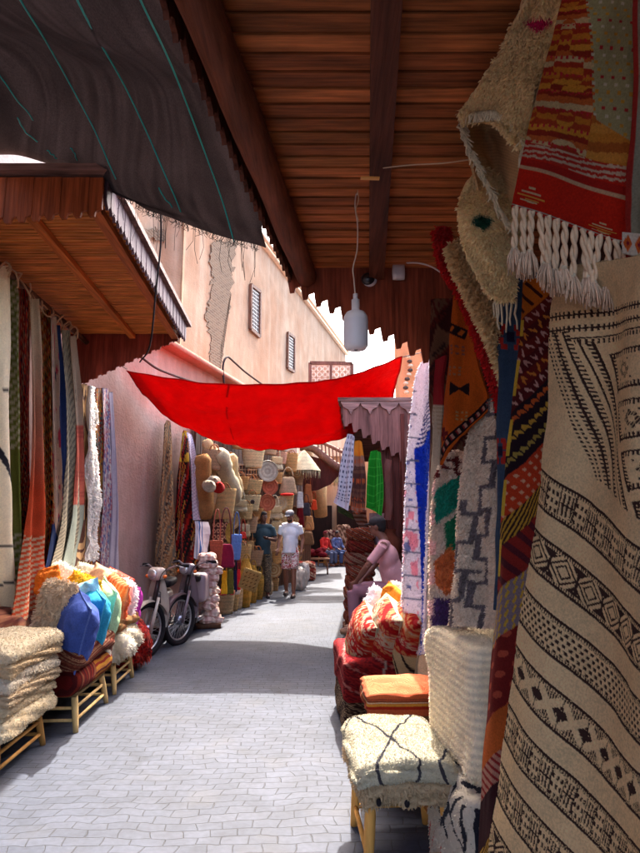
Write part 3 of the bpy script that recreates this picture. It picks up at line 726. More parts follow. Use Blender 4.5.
for (u0, v0, u1, v1, bow) in ((12, -20, 115, 176, 5), (66, -20, 181, 210, 7), (132, -22, 236, 240, 6), (-4, 62, 34, 120, -2), (18, 117, 38, 141, -2), (47, 148, 58, 158, 0), (70, 145, 78, 158, 0), (158, 186, 172, 206, 0)):
    n_ = 14; q = np.linspace(0, 1, n_); pts = np.array([on_net(u0+(u1-u0)*t+bow*math.sin(PI*t)+R.normal(0, .8), v0+(v1-v0)*t) for t in q])
    for _ in range(2): pts[1:-1] = (pts[:-2]+2*pts[1:-1]+pts[2:])/4
    m = MB(); m.tube(crs(pts, 40), .0048, K(10, 165, 160), 5); m.build('teal_thread', M_PLASTIC, no)
m = MB(); E = NX[-1]
for k in range(260):
    x = R.uniform(.35, .99); i = int(x*108); p = E[i]*(1-(x*108-i))+E[i+1]*(x*108-i); L_ = R.uniform(.02, .06) if R.rand() < .85 else R.uniform(.1, .28)
    m.tube(np.array([p, p+(R.normal(0, .01), 0, -L_*.6), p+(R.normal(0, .02), 0, -L_)]), .0015, K(60, 52, 50), 4, cap=False)
m.build('frayed_edge', M_NET, no)
# ================================================================= palettes
CRM = K(240, 220, 184); CRM2 = K(224, 202, 166); WHT = K(236, 228, 218); RED = K(196, 34, 24); DRED = K(108, 22, 24); ORG = K(222, 96, 34); RUST = K(178, 72, 38)
BLK = K(30, 22, 24); NAVY = K(34, 50, 96); YEL = K(226, 164, 34); PNK = K(222, 120, 130); MAG = K(196, 40, 96); TEAL = K(30, 140, 120); GRN = K(60, 110, 56); BRN = K(96, 58, 40); GREY = K(150, 140, 140)
OLV = K(136, 138, 58); SAL = K(226, 120, 92); LIL = K(206, 196, 212)

def prow(v, us, off):          # a row of a rug hung on the left side: several u at one height, offset from plane A
    return [PA(u, v + dv, o) for u, dv, o in us]
def lrug(name, label, top, mid, bot, pattern, group=None, **kw):
    """top/mid/bot = list of (v, u0, u1, off0, off1)"""
    rows = []
    for (v, u0, u1, o0, o1) in [top]+mid+[bot]:
        slope = (u1-u0)*.9*max(-1.0, min(1.0, (v-525)/-235.))      # tops rise towards the eye
        rows.append([(PA(u0, v-slope*.0, o0), (u0, v)), (PA((u0+u1)/2, v, (o0+o1)/2), ((u0+u1)/2, v)), (PA(u1, v, o1), (u1, v))])
    return rug(name, rows, pattern, label, group=group, **kw)
GL = None
T = lambda u: 262+(u*.91)      # pole line in the photograph
def L3(u0, u1, du_mid=0, du_bot=0, vb=600, w=None, offs=(.12, .16), bulge=0.):
    t = (T((u0+u1)/2)+6, u0, u1, offs[0], offs[1])
    m1 = (430, u0+du_mid*.6, u1+du_mid*.6+1, offs[0]+.02+bulge*.3, offs[1]+.03+bulge*.3)
    m2 = (520, u0+du_mid, u1+du_mid+1, offs[0]+.05+bulge*.7, offs[1]+.05+bulge*.7)
    b = (vb, u0+du_bot, u1+du_bot, offs[0]+.08+bulge, offs[1]+.08+bulge)
    return t, [m1, m2], b
def lines_pat(ground, lines, col, w=1.1):
    def f(S, T_, U, V):
        c = np.zeros(S.shape+(3,)); c[:] = ground*1.0
        c *= (1+.06*(noise2(S*10, T_*40, 7)-.5))[..., None]
        for a, b in lines: c[seg(U, V, a, b, w)] = col
        return c
    return f
# 1 cream with thin black lines (nearest)
t, m_, b = L3(-16, 11, 0, 3, 640); lrug('hanging_rug', 'plain cream rug with thin black lines, nearest of the rugs hanging on the left', t, m_, b, lines_pat(CRM, [((-20, 380), (20, 520)), ((-20, 540), (14, 548)), ((-20, 380), (16, 395)), ((0, 455), (14, 500)), ((-14, 592), (14, 580))], K(40, 36, 40)), folds=1.5, famp=.03, nr=150, nc=40, mat=M_PILE)
def greenp(S, T_, U, V):
    c = np.zeros(S.shape+(3,)); c[:] = OLV; k = (fr((V+U*1.1)/9) < .45) & (V < 450) | ((fr((V+U*.6)/8) < .45) & (V > 535)); c[k] = K(214, 200, 160); return c
t, m_, b = L3(9, 17, 2, 3, 640, offs=(.13, .2)); lrug('hanging_rug', 'olive green rug edge with cream slanting stripes beside the cream rug', t, m_, b, greenp, nr=130, nc=14, famp=.015, folds=1)
PR = [K(206, 40, 28), K(120, 22, 26), K(190, 50, 34), RUST, K(44, 22, 40), K(226, 160, 120)]
t, m_, b = L3(16, 30, 0, -2, 640, offs=(.12, .2)); lrug('hanging_rug', 'dark red tribal rug with burgundy lozenges, third from the near left edge', t, m_, b, pat_tribal(5, PR, .22, 3, 1.0, 8), folds=1.6, famp=.03, nr=200, nc=40)
def coral(S, T_, U, V):
    c = np.zeros(S.shape+(3,)); g = np.clip((V-330)/160, 0, 1)[..., None]; c[:] = K(236, 200, 160)*(1-g)+K(232, 84, 44)*g
    k = (V > 535) & (fr((V+U*.5)/5.2) < .42); c[k] = K(226, 190, 150); c[V > 628] = K(206, 170, 130); return c
t, m_, b = L3(29, 39, 4, -3, 640, offs=(.2, .24), bulge=.12); b = (640, 12, 44, .38, .42); m_[1] = (540, 24, 42, .3, .34)
lrug('hanging_rug', 'coral orange rug ending in thin cream stripes and a cream hem', t, m_, b, coral, folds=1.3, famp=.03, nr=220, nc=36)
PB_ = [BLK, K(60, 20, 24), YEL, ORG, BLK, RED, K(200, 160, 110)]
t, m_, b = L3(41, 51, 2, -3, 610, offs=(.12, .2)); lrug('hanging_rug', 'black, red and yellow tribal rug between the coral rug and a pink flecked one', t, m_, b, pat_tribal(12, PB_, .2, 3, 1.2, 8), folds=1.5, famp=.03, nr=200, nc=36)
def pinkf(S, T_, U, V):
    c = np.zeros(S.shape+(3,)); c[:] = K(214, 176, 150); n = noise2(S*7, T_*26, 9); c[n > .78] = K(206, 60, 80); c[(noise2(S*9, T_*30, 2) > .84)] = K(70, 60, 90); return c
t, m_, b = L3(50, 57, 3, -5, 600, offs=(.2, .24)); lrug('hanging_rug', 'beige rug flecked with pink beside the navy blue rug', t, m_, b, pinkf, nr=150, nc=24, folds=1, famp=.02)
t, m_, b = (325, 53, 61, .16, .2), [(430, 56, 66, .18, .22), (520, 52, 64, .24, .28), (570, 46, 56, .32, .36)], (600, 40, 48, .4, .44)
lrug('hanging_rug', 'smooth navy blue rug sweeping down to a point on the left row', t, m_, b, pat_plain(NAVY, .2), nr=120, nc=24, folds=1, famp=.02)
t, m_, b = (330, 61, 70, .18, .22), [(430, 65, 76, .2, .24), (510, 62, 77, .28, .32), (560, 54, 72, .36, .4)], (600, 40, 64, .46, .5)
lrug('hanging_rug', 'beige and grey rug with fine stripes beside the navy blue rug', t, m_, b, pat_stripes(K(196, 178, 148), K(122, 112, 100), 46, .4, skew=.12), nr=240, nc=24, folds=1.2, famp=.025)
def salm(S, T_, U, V):
    c = np.zeros(S.shape+(3,)); c[:] = K(206, 176, 150); c[(V > 425) & (V < 505)] = K(216, 108, 88); c[V >= 505] = K(170, 176, 160); c[(V > 425) & (V < 505) & (fr(V/4) < .25)] = K(196, 90, 76); return c
t, m_, b = (336, 69, 77, .22, .25), [(430, 75, 83, .24, .28), (505, 73, 83, .32, .34), (555, 66, 78, .4, .42)], (598, 54, 68, .5, .52)
lrug('hanging_rug', 'narrow rug that changes from salmon pink to pale green halfway down', t, m_, b, salm, nr=160, nc=20, folds=1, famp=.02)
def wavy(c1, c2, n, amp, seed):
    def f(S, T_, U, V):
        x = fr(T_*n+amp*np.sin(S*5+seed)+1.4*noise2(S*3, T_*8, seed)); c = np.zeros(S.shape+(3,)); c[:] = c1; c[x < .38] = c2; return c
    return f
t, m_, b = (384, 79, 88, .1, .12), [(450, 80, 90, .14, .16), (520, 80, 92, .2, .22), (560, 76, 90, .3, .3)], (592, 66, 84, .42, .42)
lrug('hanging_rug', 'tan rug with dark brown wavy patches next to the shaggy white one', t, m_, b, wavy(K(198, 154, 106), K(88, 50, 36), 7, .4, 4), nr=160, nc=24, folds=1, famp=.02)
t, m_, b = (386, 86, 94, .18, .2), [(450, 87, 96, .2, .22), (520, 89, 97, .24, .26)], (560, 86, 93, .3, .3)
lrug('hanging_rug', 'shaggy white rug with ruffled tufts in the left hand row', t, m_, b, pat_plain(K(240, 234, 228), .05), nr=120, nc=16, mat=M_PILE, tuft=5000, tl=.03, tw=.008, wob=.05)
PM = [RED, K(206, 146, 60), K(60, 90, 80), K(180, 120, 90), DRED, K(140, 120, 130), K(120, 60, 50)]
t, m_, b = (388, 94, 103, .12, .14), [(450, 95, 104, .14, .16), (530, 94, 104, .18, .2)], (592, 84, 98, .34, .34)
lrug('hanging_rug', 'multicoloured striped tribal rug between the shaggy white rug and the lilac ones', t, m_, b, pat_tribal(31, PM, .33, 2, .6, 10), nr=180, nc=24, folds=1, famp=.02)
t, m_, b = (388, 102, 109, .14, .16), [(450, 103, 110, .16, .18), (530, 102, 111, .2, .22)], (598, 96, 108, .3, .3)
lrug('hanging_rug', 'pale rug speckled with pink and blue figures, second from the pink wall', t, m_, b, pat_tribal(61, [K(236, 222, 224), K(240, 230, 226), K(206, 120, 130), K(226, 206, 206), K(120, 120, 170)], .4, 3, .6, 9), nr=160, nc=20, folds=1, famp=.02)
t, m_, b = (392, 108, 113, .12, .1), [(450, 110, 116, .14, .1), (530, 111, 118, .16, .12)], (604, 106, 117, .24, .18)
lrug('hanging_rug', 'thin grey lilac rug hanging last in the row against the pink wall', t, m_, b, pat_stripes(K(226, 214, 228), K(180, 164, 188), 3, .25, vert=True), nr=120, nc=24, folds=1.5, famp=.02)
# loops of cord tying the rugs to the pole
lp = thing('tie_cord', 'knotted pale cords tying the left row of rugs to the pole', 'cord', PA(30, 290, .15))
for k, u in enumerate((3, 12, 24, 37, 48, 57, 66, 73)):
    c = PA(u, T(u)+3, .17); m = MB(); th = np.linspace(0, 2*PI*1.2, 14)
    m.tube(np.stack([c[0]+.05*np.cos(th)+R.normal(0, .006, 14), c[1]+.07*np.sin(th), c[2]-.03+.07*np.sin(th*1.3+k)], 1), .009, K(196, 156, 120), 5)
    m.build('knot', M_PILE, lp)

# ================================================================= stools
def stool(name, label, c, w, d, h, yaw, col=K(176, 128, 70), group=None, rungs=2, splay=.06):
    base = np.array([c[0], c[1], 0.]); t = thing(name, label, 'stool', base, group); Mx = np.array(Matrix.Rotation(yaw, 3, 'Z'))
    def W(p): return base+Mx@np.asarray(p, float)
    cs = [(-w/2, -d/2), (w/2, -d/2), (w/2, d/2), (-w/2, d/2)]
    for i, (x, y) in enumerate(cs):
        m = MB(); a = W((x*(1+splay), y*(1+splay), 0)); b_ = W((x*.9, y*.9, h))
        m.tube(np.array([a+(b_-a)*q for q in np.linspace(0, 1, 6)]), np.array([.019, .022, .024, .026, .026, .024])*.95, col*(1+R.normal(0, .05)), 9); m.build('leg', M_RAWWOOD, t)
    for r_ in range(rungs):
        z = h*(.3+.32*r_)
        for i in range(4):
            x0, y0 = cs[i]; x1, y1 = cs[(i+1) % 4]; k = 1.02-.1*z/h
            m = MB(); m.tube([W((x0*k, y0*k, z)), W((x1*k, y1*k, z))], .012, col*(1+R.normal(0, .06)), 7); m.build('rung', M_RAWWOOD, t)
    m = MB(); m.box(base+(0, 0, h-.01), (w, d, .03), K(170, 140, 96), Matrix.Rotation(yaw, 3, 'Z'), bev=.01); m.build('seat', M_STRAW, t)
    return t
def fold_slab(mb, c, size, yaw, colf, r=None, lumps=.012, n=9, tuft=0, tl=.02, tw=.004, droop=.4, seed=0, sag=.0, tilt=0):
    """one folded textile: a rounded slab with uneven faces; colf(local pos (N,3) in metres)->colour"""
    r = r or size[2]*.48
    V, Fq, U = rbox(size, r, n)
    nn = U/np.linalg.norm(U, axis=1)[:, None]
    V = V+nn*(lumps*2*(noise2(U[:, 0]*3+seed, U[:, 1]*3+U[:, 2]*2+seed*1.7, seed)-.5))[:, None]
    V[:, 2] += -sag*np.clip(np.abs(U[:, 0])**3, 0, 1)-sag*.8*np.clip(np.abs(U[:, 1])**3, 0, 1)
    C = colf(V, U)
    Mx = np.array(Matrix.Rotation(yaw, 3, 'Z')@Matrix.Rotation(tilt, 3, 'X'))
    V = V@Mx.T+np.asarray(c, float)
    mb.add(V, Fq, C)
    if tuft: tufts(mb, V, Fq, C, tuft, tl, tw, droop)
def c_plain(c, var=.1):
    def f(V, U): 
        o = np.tile(c, (len(V), 1)); return o*(1+var*(noise2(V[:, 0]*20+3, V[:, 1]*20+V[:, 2]*30, 3)-.5))[:, None]
    return f
def c_stripes(cols, per=.05, ax=0, jit=.01, seed=0):
    def f(V, U):
        x = V[:, ax]+jit*noise2(V[:, 0]*15, V[:, 1]*15+V[:, 2]*15, seed)+3; i = np.floor(x/per).astype(int) % len(cols); return np.array(cols)[i]
    return f
def c_tribal(seed, pal, sx=1.2, sy=1.2, cells=6, per=.25):
    p = pat_tribal(seed, pal, per, cells)
    def f(V, U):
        a = (V[:, 0]*.9+V[:, 1])*sx+.5; b = (V[:, 2]+(V[:, 0]-V[:, 1]*.2)*.5)*sy+.5
        return p(a[None], b[None])[0]
    return f
YL = .05
# -- nearest left stack: fluffy beige rugs
s1 = G(22, 752); 
c1 = np.array([-2.16, 4.2, 0])
stool('wooden_stool', 'low ladder sided wooden stool under the fluffy beige rug pile', c1+(.0, -.02, 0), .5, .66, .26, YL)
z = .26; zs = [(.13, CRM*.9, .018), (.08, K(206, 184, 150), .016), (.07, K(196, 172, 140), .016), (.09, K(220, 206, 184), .024), (.07, K(196, 170, 134), .016), (.08, K(216, 200, 172), .022)]
labs = ['thick beige rug at the very bottom of the fluffy pile by the near left edge', 'folded wheat coloured rug second from the bottom of the fluffy pile', 'folded tan rug third from the bottom of the fluffy pile', 'pale shaggy rug with a long fringe in the middle of the fluffy pile', 'sandy rug just under the top one of the fluffy pile', 'pale fluffy rug topping the pile on the ladder sided stool']
for i, (h, col, tl_) in enumerate(zs):
    m = MB(); jj = R.uniform(-.02, .02)
    fold_slab(m, c1+(jj+.02, R.uniform(-.02, .02), z+h/2), (.60, .86, h*1.12), YL, c_stripes([col, col*.9, col*1.02], .03, 1), n=9, lumps=.018, tuft=11000 if i in (0, 3, 5) else 9000, tl=tl_*.42, tw=.0042, droop=.8, seed=i+3, sag=.02)
    m.build('folded_rug', M_PILE, None, True, labs[i], 'rug', base=c1+(0, 0, z)); z += h
# orange edge bottom-left
m = MB(); fold_slab(m, (-2.30, 3.42, .50), (.42, .46, .42), 0, c_stripes([K(226, 150, 100), K(236, 176, 130), K(214, 120, 70)], .05, 2), lumps=.02, n=7, tuft=1500, tl=.012); m.build('folded_rug', M_PILE, None, True, 'pale orange folded rug cut off by the near left edge of the picture', 'rug')
stool('wooden_stool', 'low wooden stool cut off at the near left edge', (-2.32, 3.42, 0), .36, .4, .29, 0)
# -- second stack: kilims
c2 = np.array([-2.10, 5.16, 0])
stool('wooden_stool', 'low wooden stool with pale carved legs under the red and brown kilim pile', c2, .56, .72, .26, YL, col=K(212, 176, 118))
def kil1(V, U):
    o = c_stripes([K(130, 26, 24), K(96, 24, 26), K(150, 44, 30), K(110, 26, 24), K(160, 90, 60)], .028, 1, .01, 1)(V, U)
    y = (V[:, 1] > -.05); o[y] = c_stripes([K(200, 120, 40), K(216, 150, 50), K(160, 50, 36), K(206, 128, 44), K(120, 40, 36)], .02, 2, .01, 4)(V, U)[y]; return o
m = MB(); fold_slab(m, c2+(0, 0, .26+.09), (.64, .94, .2), YL, kil1, lumps=.010, n=44, seed=8); m.build('folded_kilim', M_KILIM, None, True, 'red and yellow striped kilim at the bottom of the pile under the cushions', 'kilim')
m = MB(); fold_slab(m, c2+(.01, 0, .44+.08), (.66, .97, .18), YL, c_tribal(44, [K(140, 66, 48), K(120, 50, 40), K(166, 90, 66), K(110, 46, 40), K(196, 140, 104)], .8, 3, 26, .35), lumps=.010, n=44, seed=9); m.build('folded_kilim', M_KILIM, None, True, 'rust brown tribal kilim lying directly under the blue cushion', 'kilim')
# -- third stack
c3 = np.array([-2.12, 6.12, 0])
stool('wooden_stool', 'low wooden stool with a pale leg under the white rolled rug', c3, .5, .6, .26, YL, col=K(206, 170, 112))
m = MB(); fold_slab(m, c3+(.02, .02, .26+.14), (.64, .8, .3), YL, c_stripes([K(226, 214, 192), K(238, 230, 214), K(206, 192, 166)], .05, 0, .03), r=.14, lumps=.03, n=9, tuft=2600, tl=.025, seed=4); m.build('folded_rug', M_PILE, None, True, 'rounded white rug bundle between the kilim pile and the moped', 'rug')
m = MB(); fold_slab(m, c3+(.0, .0, .54+.05), (.6, .8, .11), YL, c_stripes([K(196, 150, 96), K(170, 110, 70)], .03, 1), lumps=.015, n=8, seed=6); m.build('folded_kilim', M_KILIM, None, True, 'tan striped kilim lying on the rounded white bundle', 'kilim')
c4 = np.array([-2.10, 6.85, 0])
m = MB(); fold_slab(m, c4+(.02, 0, .26), (.55, .5, .52), YL, c_tribal(9, [RED, K(190, 50, 40), DRED, K(200, 90, 60)], 1, 3, 8, .3), lumps=.02, n=10, tuft=900, tl=.04, tw=.006, droop=1.5, seed=2); m.build('folded_rug', M_PILE, None, True, 'bright red fringed rug bundle on the ground just before the first moped', 'rug')

# ================================================================= cushions
def cushion(label, c, w, h, d, yaw, tilt, col, colf=None, tuft=0, tl=.015, roll=0., mat=None, name='cushion', piping=None, cat='cushion', n=40, corners=.06, parent=None, group=None, wrinkle=.013):
    g = np.linspace(-1, 1, n); A, B = np.meshgrid(g, g)
    env = np.clip((1-np.abs(A)**2.6)*(1-np.abs(B)**2.6), 0, 1)**.5
    rr = 1-corners*(1-B**2)*(A**2)*1.0; rq = 1-corners*(1-A**2)*(B**2)
    X = A*rr*w/2*np.sqrt(1-.10*B**2); Z = B*rq*h/2*np.sqrt(1-.10*A**2)
    wr = wrinkle*(noise2(A*4+5, B*4+len(label), 3)-.5)*2+wrinkle*.8*(noise2(A*9+B*5, B*3, 5)-.5)+wrinkle*.6*np.cos((np.abs(A)+np.abs(B))*9)*np.clip(np.abs(A*B)*1.5, 0, 1)
    mb = MB(); Mx = np.array(Matrix.Rotation(yaw, 3, 'Z')@Matrix.Rotation(tilt, 3, 'X')@Matrix.Rotation(roll, 3, 'Y'))
    idx = gridf(n, n)
    for sg in (-1, 1):
        Y = sg*(d/2*env+wr*(env > .05)); Vv = np.stack([X, Y, Z], -1).reshape(-1, 3)
        C = colf((A+1)/2, (B+1)/2, sg) if colf else np.tile(col, (n*n, 1))
        C = np.asarray(C).reshape(-1, 3)*(1+.05*(noise2(A*6, B*6, 1)-.5)).reshape(-1, 1)
        Wv = Vv@Mx.T+np.asarray(c, float)
        f = idx if sg > 0 else idx[:, ::-1]
        mb.add(Wv, f, C)
        if tuft: tufts(mb, Wv, f, C, tuft//2, tl, .0045, .5)
    o = mb.build(name, mat or M_COTTON, parent, True, label, cat, group)
    pc = piping if piping is not None else None
    if pc is not None:
        e = [(A[0, i], B[0, i]) for i in range(n)]+[(A[i, -1], B[i, -1]) for i in range(1, n)]+[(A[-1, i], B[-1, i]) for i in range(n-2, -1, -1)]+[(A[i, 0], B[i, 0]) for i in range(n-2, 0, -1)]
        pts = np.array([(a*(1-corners*(1-b**2)*a*a)*w/2, 0, b*(1-corners*(1-a**2)*b*b)*h/2) for a, b in e])@Mx.T+np.asarray(c, float)
        m2 = MB(); m2.tube(pts, .007, pc, 6, closed=True); m2.build('piping', M_COTTON, o)
    return o
def cp_(u, v, Y): return P(u, v, Y)
yw = -1.0     # cushion faces turned towards the street
cushion('large beige shaggy cushion leaning at the near end of the left cushion row', cp_(54, 617, 4.97), .3, .58, .2, -.3, -.1, K(214, 190, 160), tuft=4200, tl=.03, mat=M_PILE, roll=.12)
cushion('periwinkle blue cushion standing on the rust brown kilim', cp_(76, 630, 4.90), .48, .52, .27, -.95, -.12, K(60, 78, 142), piping=K(84, 102, 164), roll=.28)
cushion('turquoise cushion behind the periwinkle blue one', cp_(91, 620, 5.3), .5, .52, .24, -.95, -.1, K(46, 142, 178), piping=K(80, 170, 198), roll=.25)
cushion('pale blue cushion peeping out above the turquoise one', cp_(82, 607, 5.35), .42, .42, .16, -.4, -.1, K(140, 196, 216), roll=-.3)
cushion('mint green cushion between the turquoise and the orange cushions', cp_(104, 616, 5.75), .52, .58, .22, -1.0, -.1, K(172, 204, 158), piping=K(190, 216, 176), roll=.2)
cushion('small mustard yellow tufted cushion on top of the pale blue one', cp_(82, 591, 5.55), .34, .3, .16, -.3, -.1, K(222, 168, 30), tuft=900, tl=.02, mat=M_PILE, roll=.3)
def stripe_or(a, b, sg): c = np.zeros(a.shape+(3,)); c[:] = K(226, 96, 52); c[(fr(a*9) < .3)] = K(236, 140, 100); return c
cushion('orange red ribbed cushion in front of the white fringed one', cp_(112, 608, 6.1), .58, .62, .2, -.9, -.12, K(226, 96, 52), stripe_or, roll=.22, tuft=500, tl=.02)
cushion('white fringed cushion between the orange and magenta cushions', cp_(121, 610, 6.45), .56, .66, .18, -1.0, -.12, K(236, 224, 228), roll=.16, tuft=1600, tl=.03, mat=M_PILE)
cushion('magenta cushion last in the left cushion row before the moped', cp_(128, 612, 6.75), .52, .6, .2, -1.0, -.12, K(190, 60, 160), roll=.1, piping=K(206, 90, 180))
cushion('peach cushion half hidden behind the orange ribbed cushion', cp_(103, 592, 6.25), .5, .46, .18, -.5, -.1, K(238, 178, 138), roll=.35)
cushion('salmon red cushion wedged at the back of the left cushion row', cp_(116, 590, 6.6), .42, .4, .16, -.5, -.1, K(222, 92, 74), roll=.3)
cushion('white fluffy cushion behind the yellow tufted one', cp_(66, 590, 5.7), .46, .42, .18, -.2, -.1, K(240, 230, 210), roll=.4, tuft=1200, tl=.025, mat=M_PILE)
cushion('small orange cushion tucked behind the beige shaggy cushion', cp_(45, 583, 5.5), .3, .26, .14, 0, -.1, K(216, 112, 34), roll=-.3, tuft=300)
cushion('cream fluffy cushion at the back beneath the hanging rugs', cp_(92, 586, 6.4), .5, .42, .18, -.2, -.1, K(244, 232, 206), roll=.2, tuft=1200, tl=.025, mat=M_PILE)
cushion('cream and brown flecked cushion on the tan kilim under the mint one', cp_(100, 645, 5.65), .4, .3, .16, -.9, -.1, K(214, 196, 170), lambda a, b, sg: np.where((noise2(a*14, b*14, 5) > .7)[..., None], K(96, 60, 50), K(220, 204, 180)))
# stack filler behind cushions
m = MB(); fold_slab(m, (-2.62, 5.6, .42), (.5, 3.0, .84), YL, c_tribal(70, [K(120, 60, 50), K(90, 40, 36), K(170, 110, 80), K(60, 34, 40)], .8, 2, 20, .3), lumps=.02, n=12); m.build('rug_pile', M_KILIM, None, True, 'long dark pile of folded kilims behind the left cushions', 'rug pile')

# ================================================================= mopeds
def moped(label, loc, yaw, steer, body, dark, group='mopeds parked by the pink wall', fender=None, basket=True):
    loc = np.array([loc[0], loc[1], 0.]); t = thing('moped', label, 'moped', loc, group)
    Mb = np.array(Matrix.Rotation(yaw, 3, 'Z'))
    hp = np.array([0, -.42, .0])      # steering axis foot, bike faces -Y
    Ms = np.array(Matrix.Rotation(steer, 3, 'Z'))
    def B(p): return loc+Mb@np.asarray(p, float)
    def S_(p): p = np.asarray(p, float); return loc+Mb@(hp+Ms@(p-hp))
    def BA(pts): return np.array([B(p) for p in pts])
    def SA(pts): return np.array([S_(p) for p in pts])
    def wheel(center, fn, rad=.285):
        wt = MB(); th = np.linspace(0, 2*PI, 37)[:-1]
        wt.tube(np.array([fn(center+np.array([0, rad*np.cos(a), rad*np.sin(a)])) for a in th]), .036, K(38, 34, 36), 9, closed=True); tyre = None
        m = wt.build('wheel', M_RUBBER, t)
        r_ = MB(); r_.tube(np.array([fn(center+np.array([0, (rad-.042)*np.cos(a), (rad-.042)*np.sin(a)])) for a in th]), .014, K(196, 190, 188), 7, closed=True); r_.build('rim', M_METAL, m)
        s_ = MB()
        for k in range(28):
            a = k*2*PI/28; b2 = a+(.5 if k % 2 else -.5); sd = .03*(1 if k % 4 < 2 else -1)
            s_.tube([fn(center+np.array([sd, .045*np.cos(b2), .045*np.sin(b2)])), fn(center+np.array([0, (rad-.045)*np.cos(a), (rad-.045)*np.sin(a)]))], .0025, K(190, 186, 186), 4, cap=False)
        s_.build('spokes', M_METAL, m)
        h_ = MB(); h_.tube([fn(center+np.array([-.045, 0, 0])), fn(center+np.array([.045, 0, 0]))], .06, K(150, 148, 158), 16); h_.build('hub', M_METAL, m)
    fw = np.array([0, -.56, .305]); rw = np.array([0, .62, .305])
    wheel(fw, S_); wheel(rw, B)
    for sx in (-.055, .055):
        m = MB(); m.tube(SA([(sx, -.565, .27), (sx, -.52, .42), (sx, -.44, .66)]), [.02, .024, .02], body*.95 if sx > 0 else body, 9); m.build('fork', M_PAINT, t)
    m = MB(); m.tube(SA([(0, -.44, .62), (0, -.36, .94)]), .03, dark, 10); m.build('steering_column', M_PAINT, t)
    # front fender: arc over the wheel
    th = np.linspace(.25*PI*.4, PI*.86, 14); X = []
    for a in th: X.append([S_(fw+np.array([sx, -.335*np.cos(a)*-1*-1, .335*np.sin(a)])+np.array([0, 0, -.02*abs(sx)/.06])) for sx in (-.06, -.03, 0, .03, .06)])
    m = MB(); sheet(m, np.array(X), np.tile(fender if fender is not None else body, (14, 5, 1)), .006); m.build('front_fender', M_PAINT, t)
    # leg shield
    X = []
    for q in np.linspace(0, 1, 10):
        y = -.34+.10*q; z_ = .86-.58*q; wd = .07+.07*math.sin(q*PI*.8)
        X.append([B((wd*s, y+.05*s*s, z_)) for s in np.linspace(-1, 1, 9)])
    m = MB(); sheet(m, np.array(X), np.tile(body, (10, 9, 1)), .012); m.build('leg_shield', M_PAINT, t)
    # frame and floor
    m = MB(); m.tube(BA([(0, -.34, .7), (0, -.2, .36), (0, .05, .3), (0, .35, .42), (0, .5, .62)]), .045, dark, 10); m.build('frame', M_PAINT, t)
    m = MB(); m.box(B((0, .12, .26)), (.2, .34, .2), dark*1.3, Matrix.Rotation(yaw, 3, 'Z'), bev=.04); m.tube(BA([(.09, .1, .22), (.11, .4, .2), (.11, .78, .25)]), .035, K(150, 146, 146), 10); m.build('engine', M_METAL, t)
    m = MB(); V, Fq, U = rbox((.2, .5, .26), .08, 6); V[:, 0] *= 1-.3*np.abs(U[:, 1]); m.add((V@Mb.T)+B((0, .5, .53)), Fq, body); m.build('rear_body', M_PAINT, t)
    th = np.linspace(.1*PI, .8*PI, 12); X = [[B(rw+np.array([sx, .34*np.cos(a), .34*np.sin(a)])) for sx in (-.06, 0, .06)] for a in th]
    m = MB(); sheet(m, np.array(X), np.tile(body, (12, 3, 1)), .006); m.build('rear_fender', M_PAINT, t)
    m = MB(); V, Fq, U = rbox((.26, .6, .1), .045, 6); V[:, 0] *= 1-.25*np.clip(-U[:, 1], 0, 1); m.add((V@Mb.T)+B((0, .42, .76)), Fq, K(34, 28, 30)); m.build('seat', M_LEATHER, t)
    # handlebar, headlight, mirrors
    m = MB(); m.tube(SA([(-.31, -.27, 1.02), (-.2, -.33, 1.02), (-.06, -.37, .96), (.06, -.37, .96), (.2, -.33, 1.02), (.31, -.27, 1.02)]), .013, K(170, 160, 160), 8); hb_ = m.build('handlebar', M_METAL, t)
    for sx in (-1, 1):
        m = MB(); m.tube(SA([(sx*.22, -.32, 1.02), (sx*.34, -.255, 1.02)]), .02, K(28, 24, 26), 9); m.build('grip', M_RUBBER, hb_)
        m = MB(); m.tube(SA([(sx*.19, -.34, 1.03), (sx*.33, -.33, 1.0)]), .006, K(150, 146, 150), 5); m.build('brake_lever', M_METAL, hb_)
    V, Fq, U = rbox((.19, .17, .15), .06, 6)
    m = MB(); m.add(((V@Ms.T)@Mb.T)+S_((0, -.42, .93)), Fq, body if fender is None else K(120, 108, 112)); hl = m.build('headlight', M_PAINT, t)
    m = MB(); Ml = Mb@Ms; m.ell(S_((0, -.505, .93)), (.065, .02, .055), K(220, 222, 226), 10, Ml); m.build('lens', M_METAL, hl)
    for sx in (-1, 1):
        m = MB(); m.ell(S_((sx*.13, -.43, .9)), (.022, .03, .022), K(236, 110, 20), 7, Ml); m.build('indicator', M_PLASTIC, t)
    m = MB(); m.tube(crs(SA([(.1, -.34, 1.0), (.12, -.5, .9), (.06, -.5, .6), (.03, -.55, .33)]), 16), .005, K(30, 26, 28), 5); m.build('brake_cable', M_RUBBER, t)
    m = MB(); m.tube(BA([(-.1, .1, .2), (-.22, .14, .02)]), .01, K(60, 58, 60), 6); m.build('kick_stand', M_METAL, t)
    return t
b1 = G(149, 657); b2 = G(181, 644)
moped('old cream moped with a grey hubbed front wheel, nearest to the cushions', b1+np.array([-.02, .50, 0]), .12, -.55, K(186, 170, 154), K(52, 38, 40))
moped('dark moped with a brownish grey leg shield parked behind the cream one', b2+np.array([.0, .50, 0]), .08, -.5, K(120, 98, 102), K(40, 32, 34), fender=K(92, 72, 74))
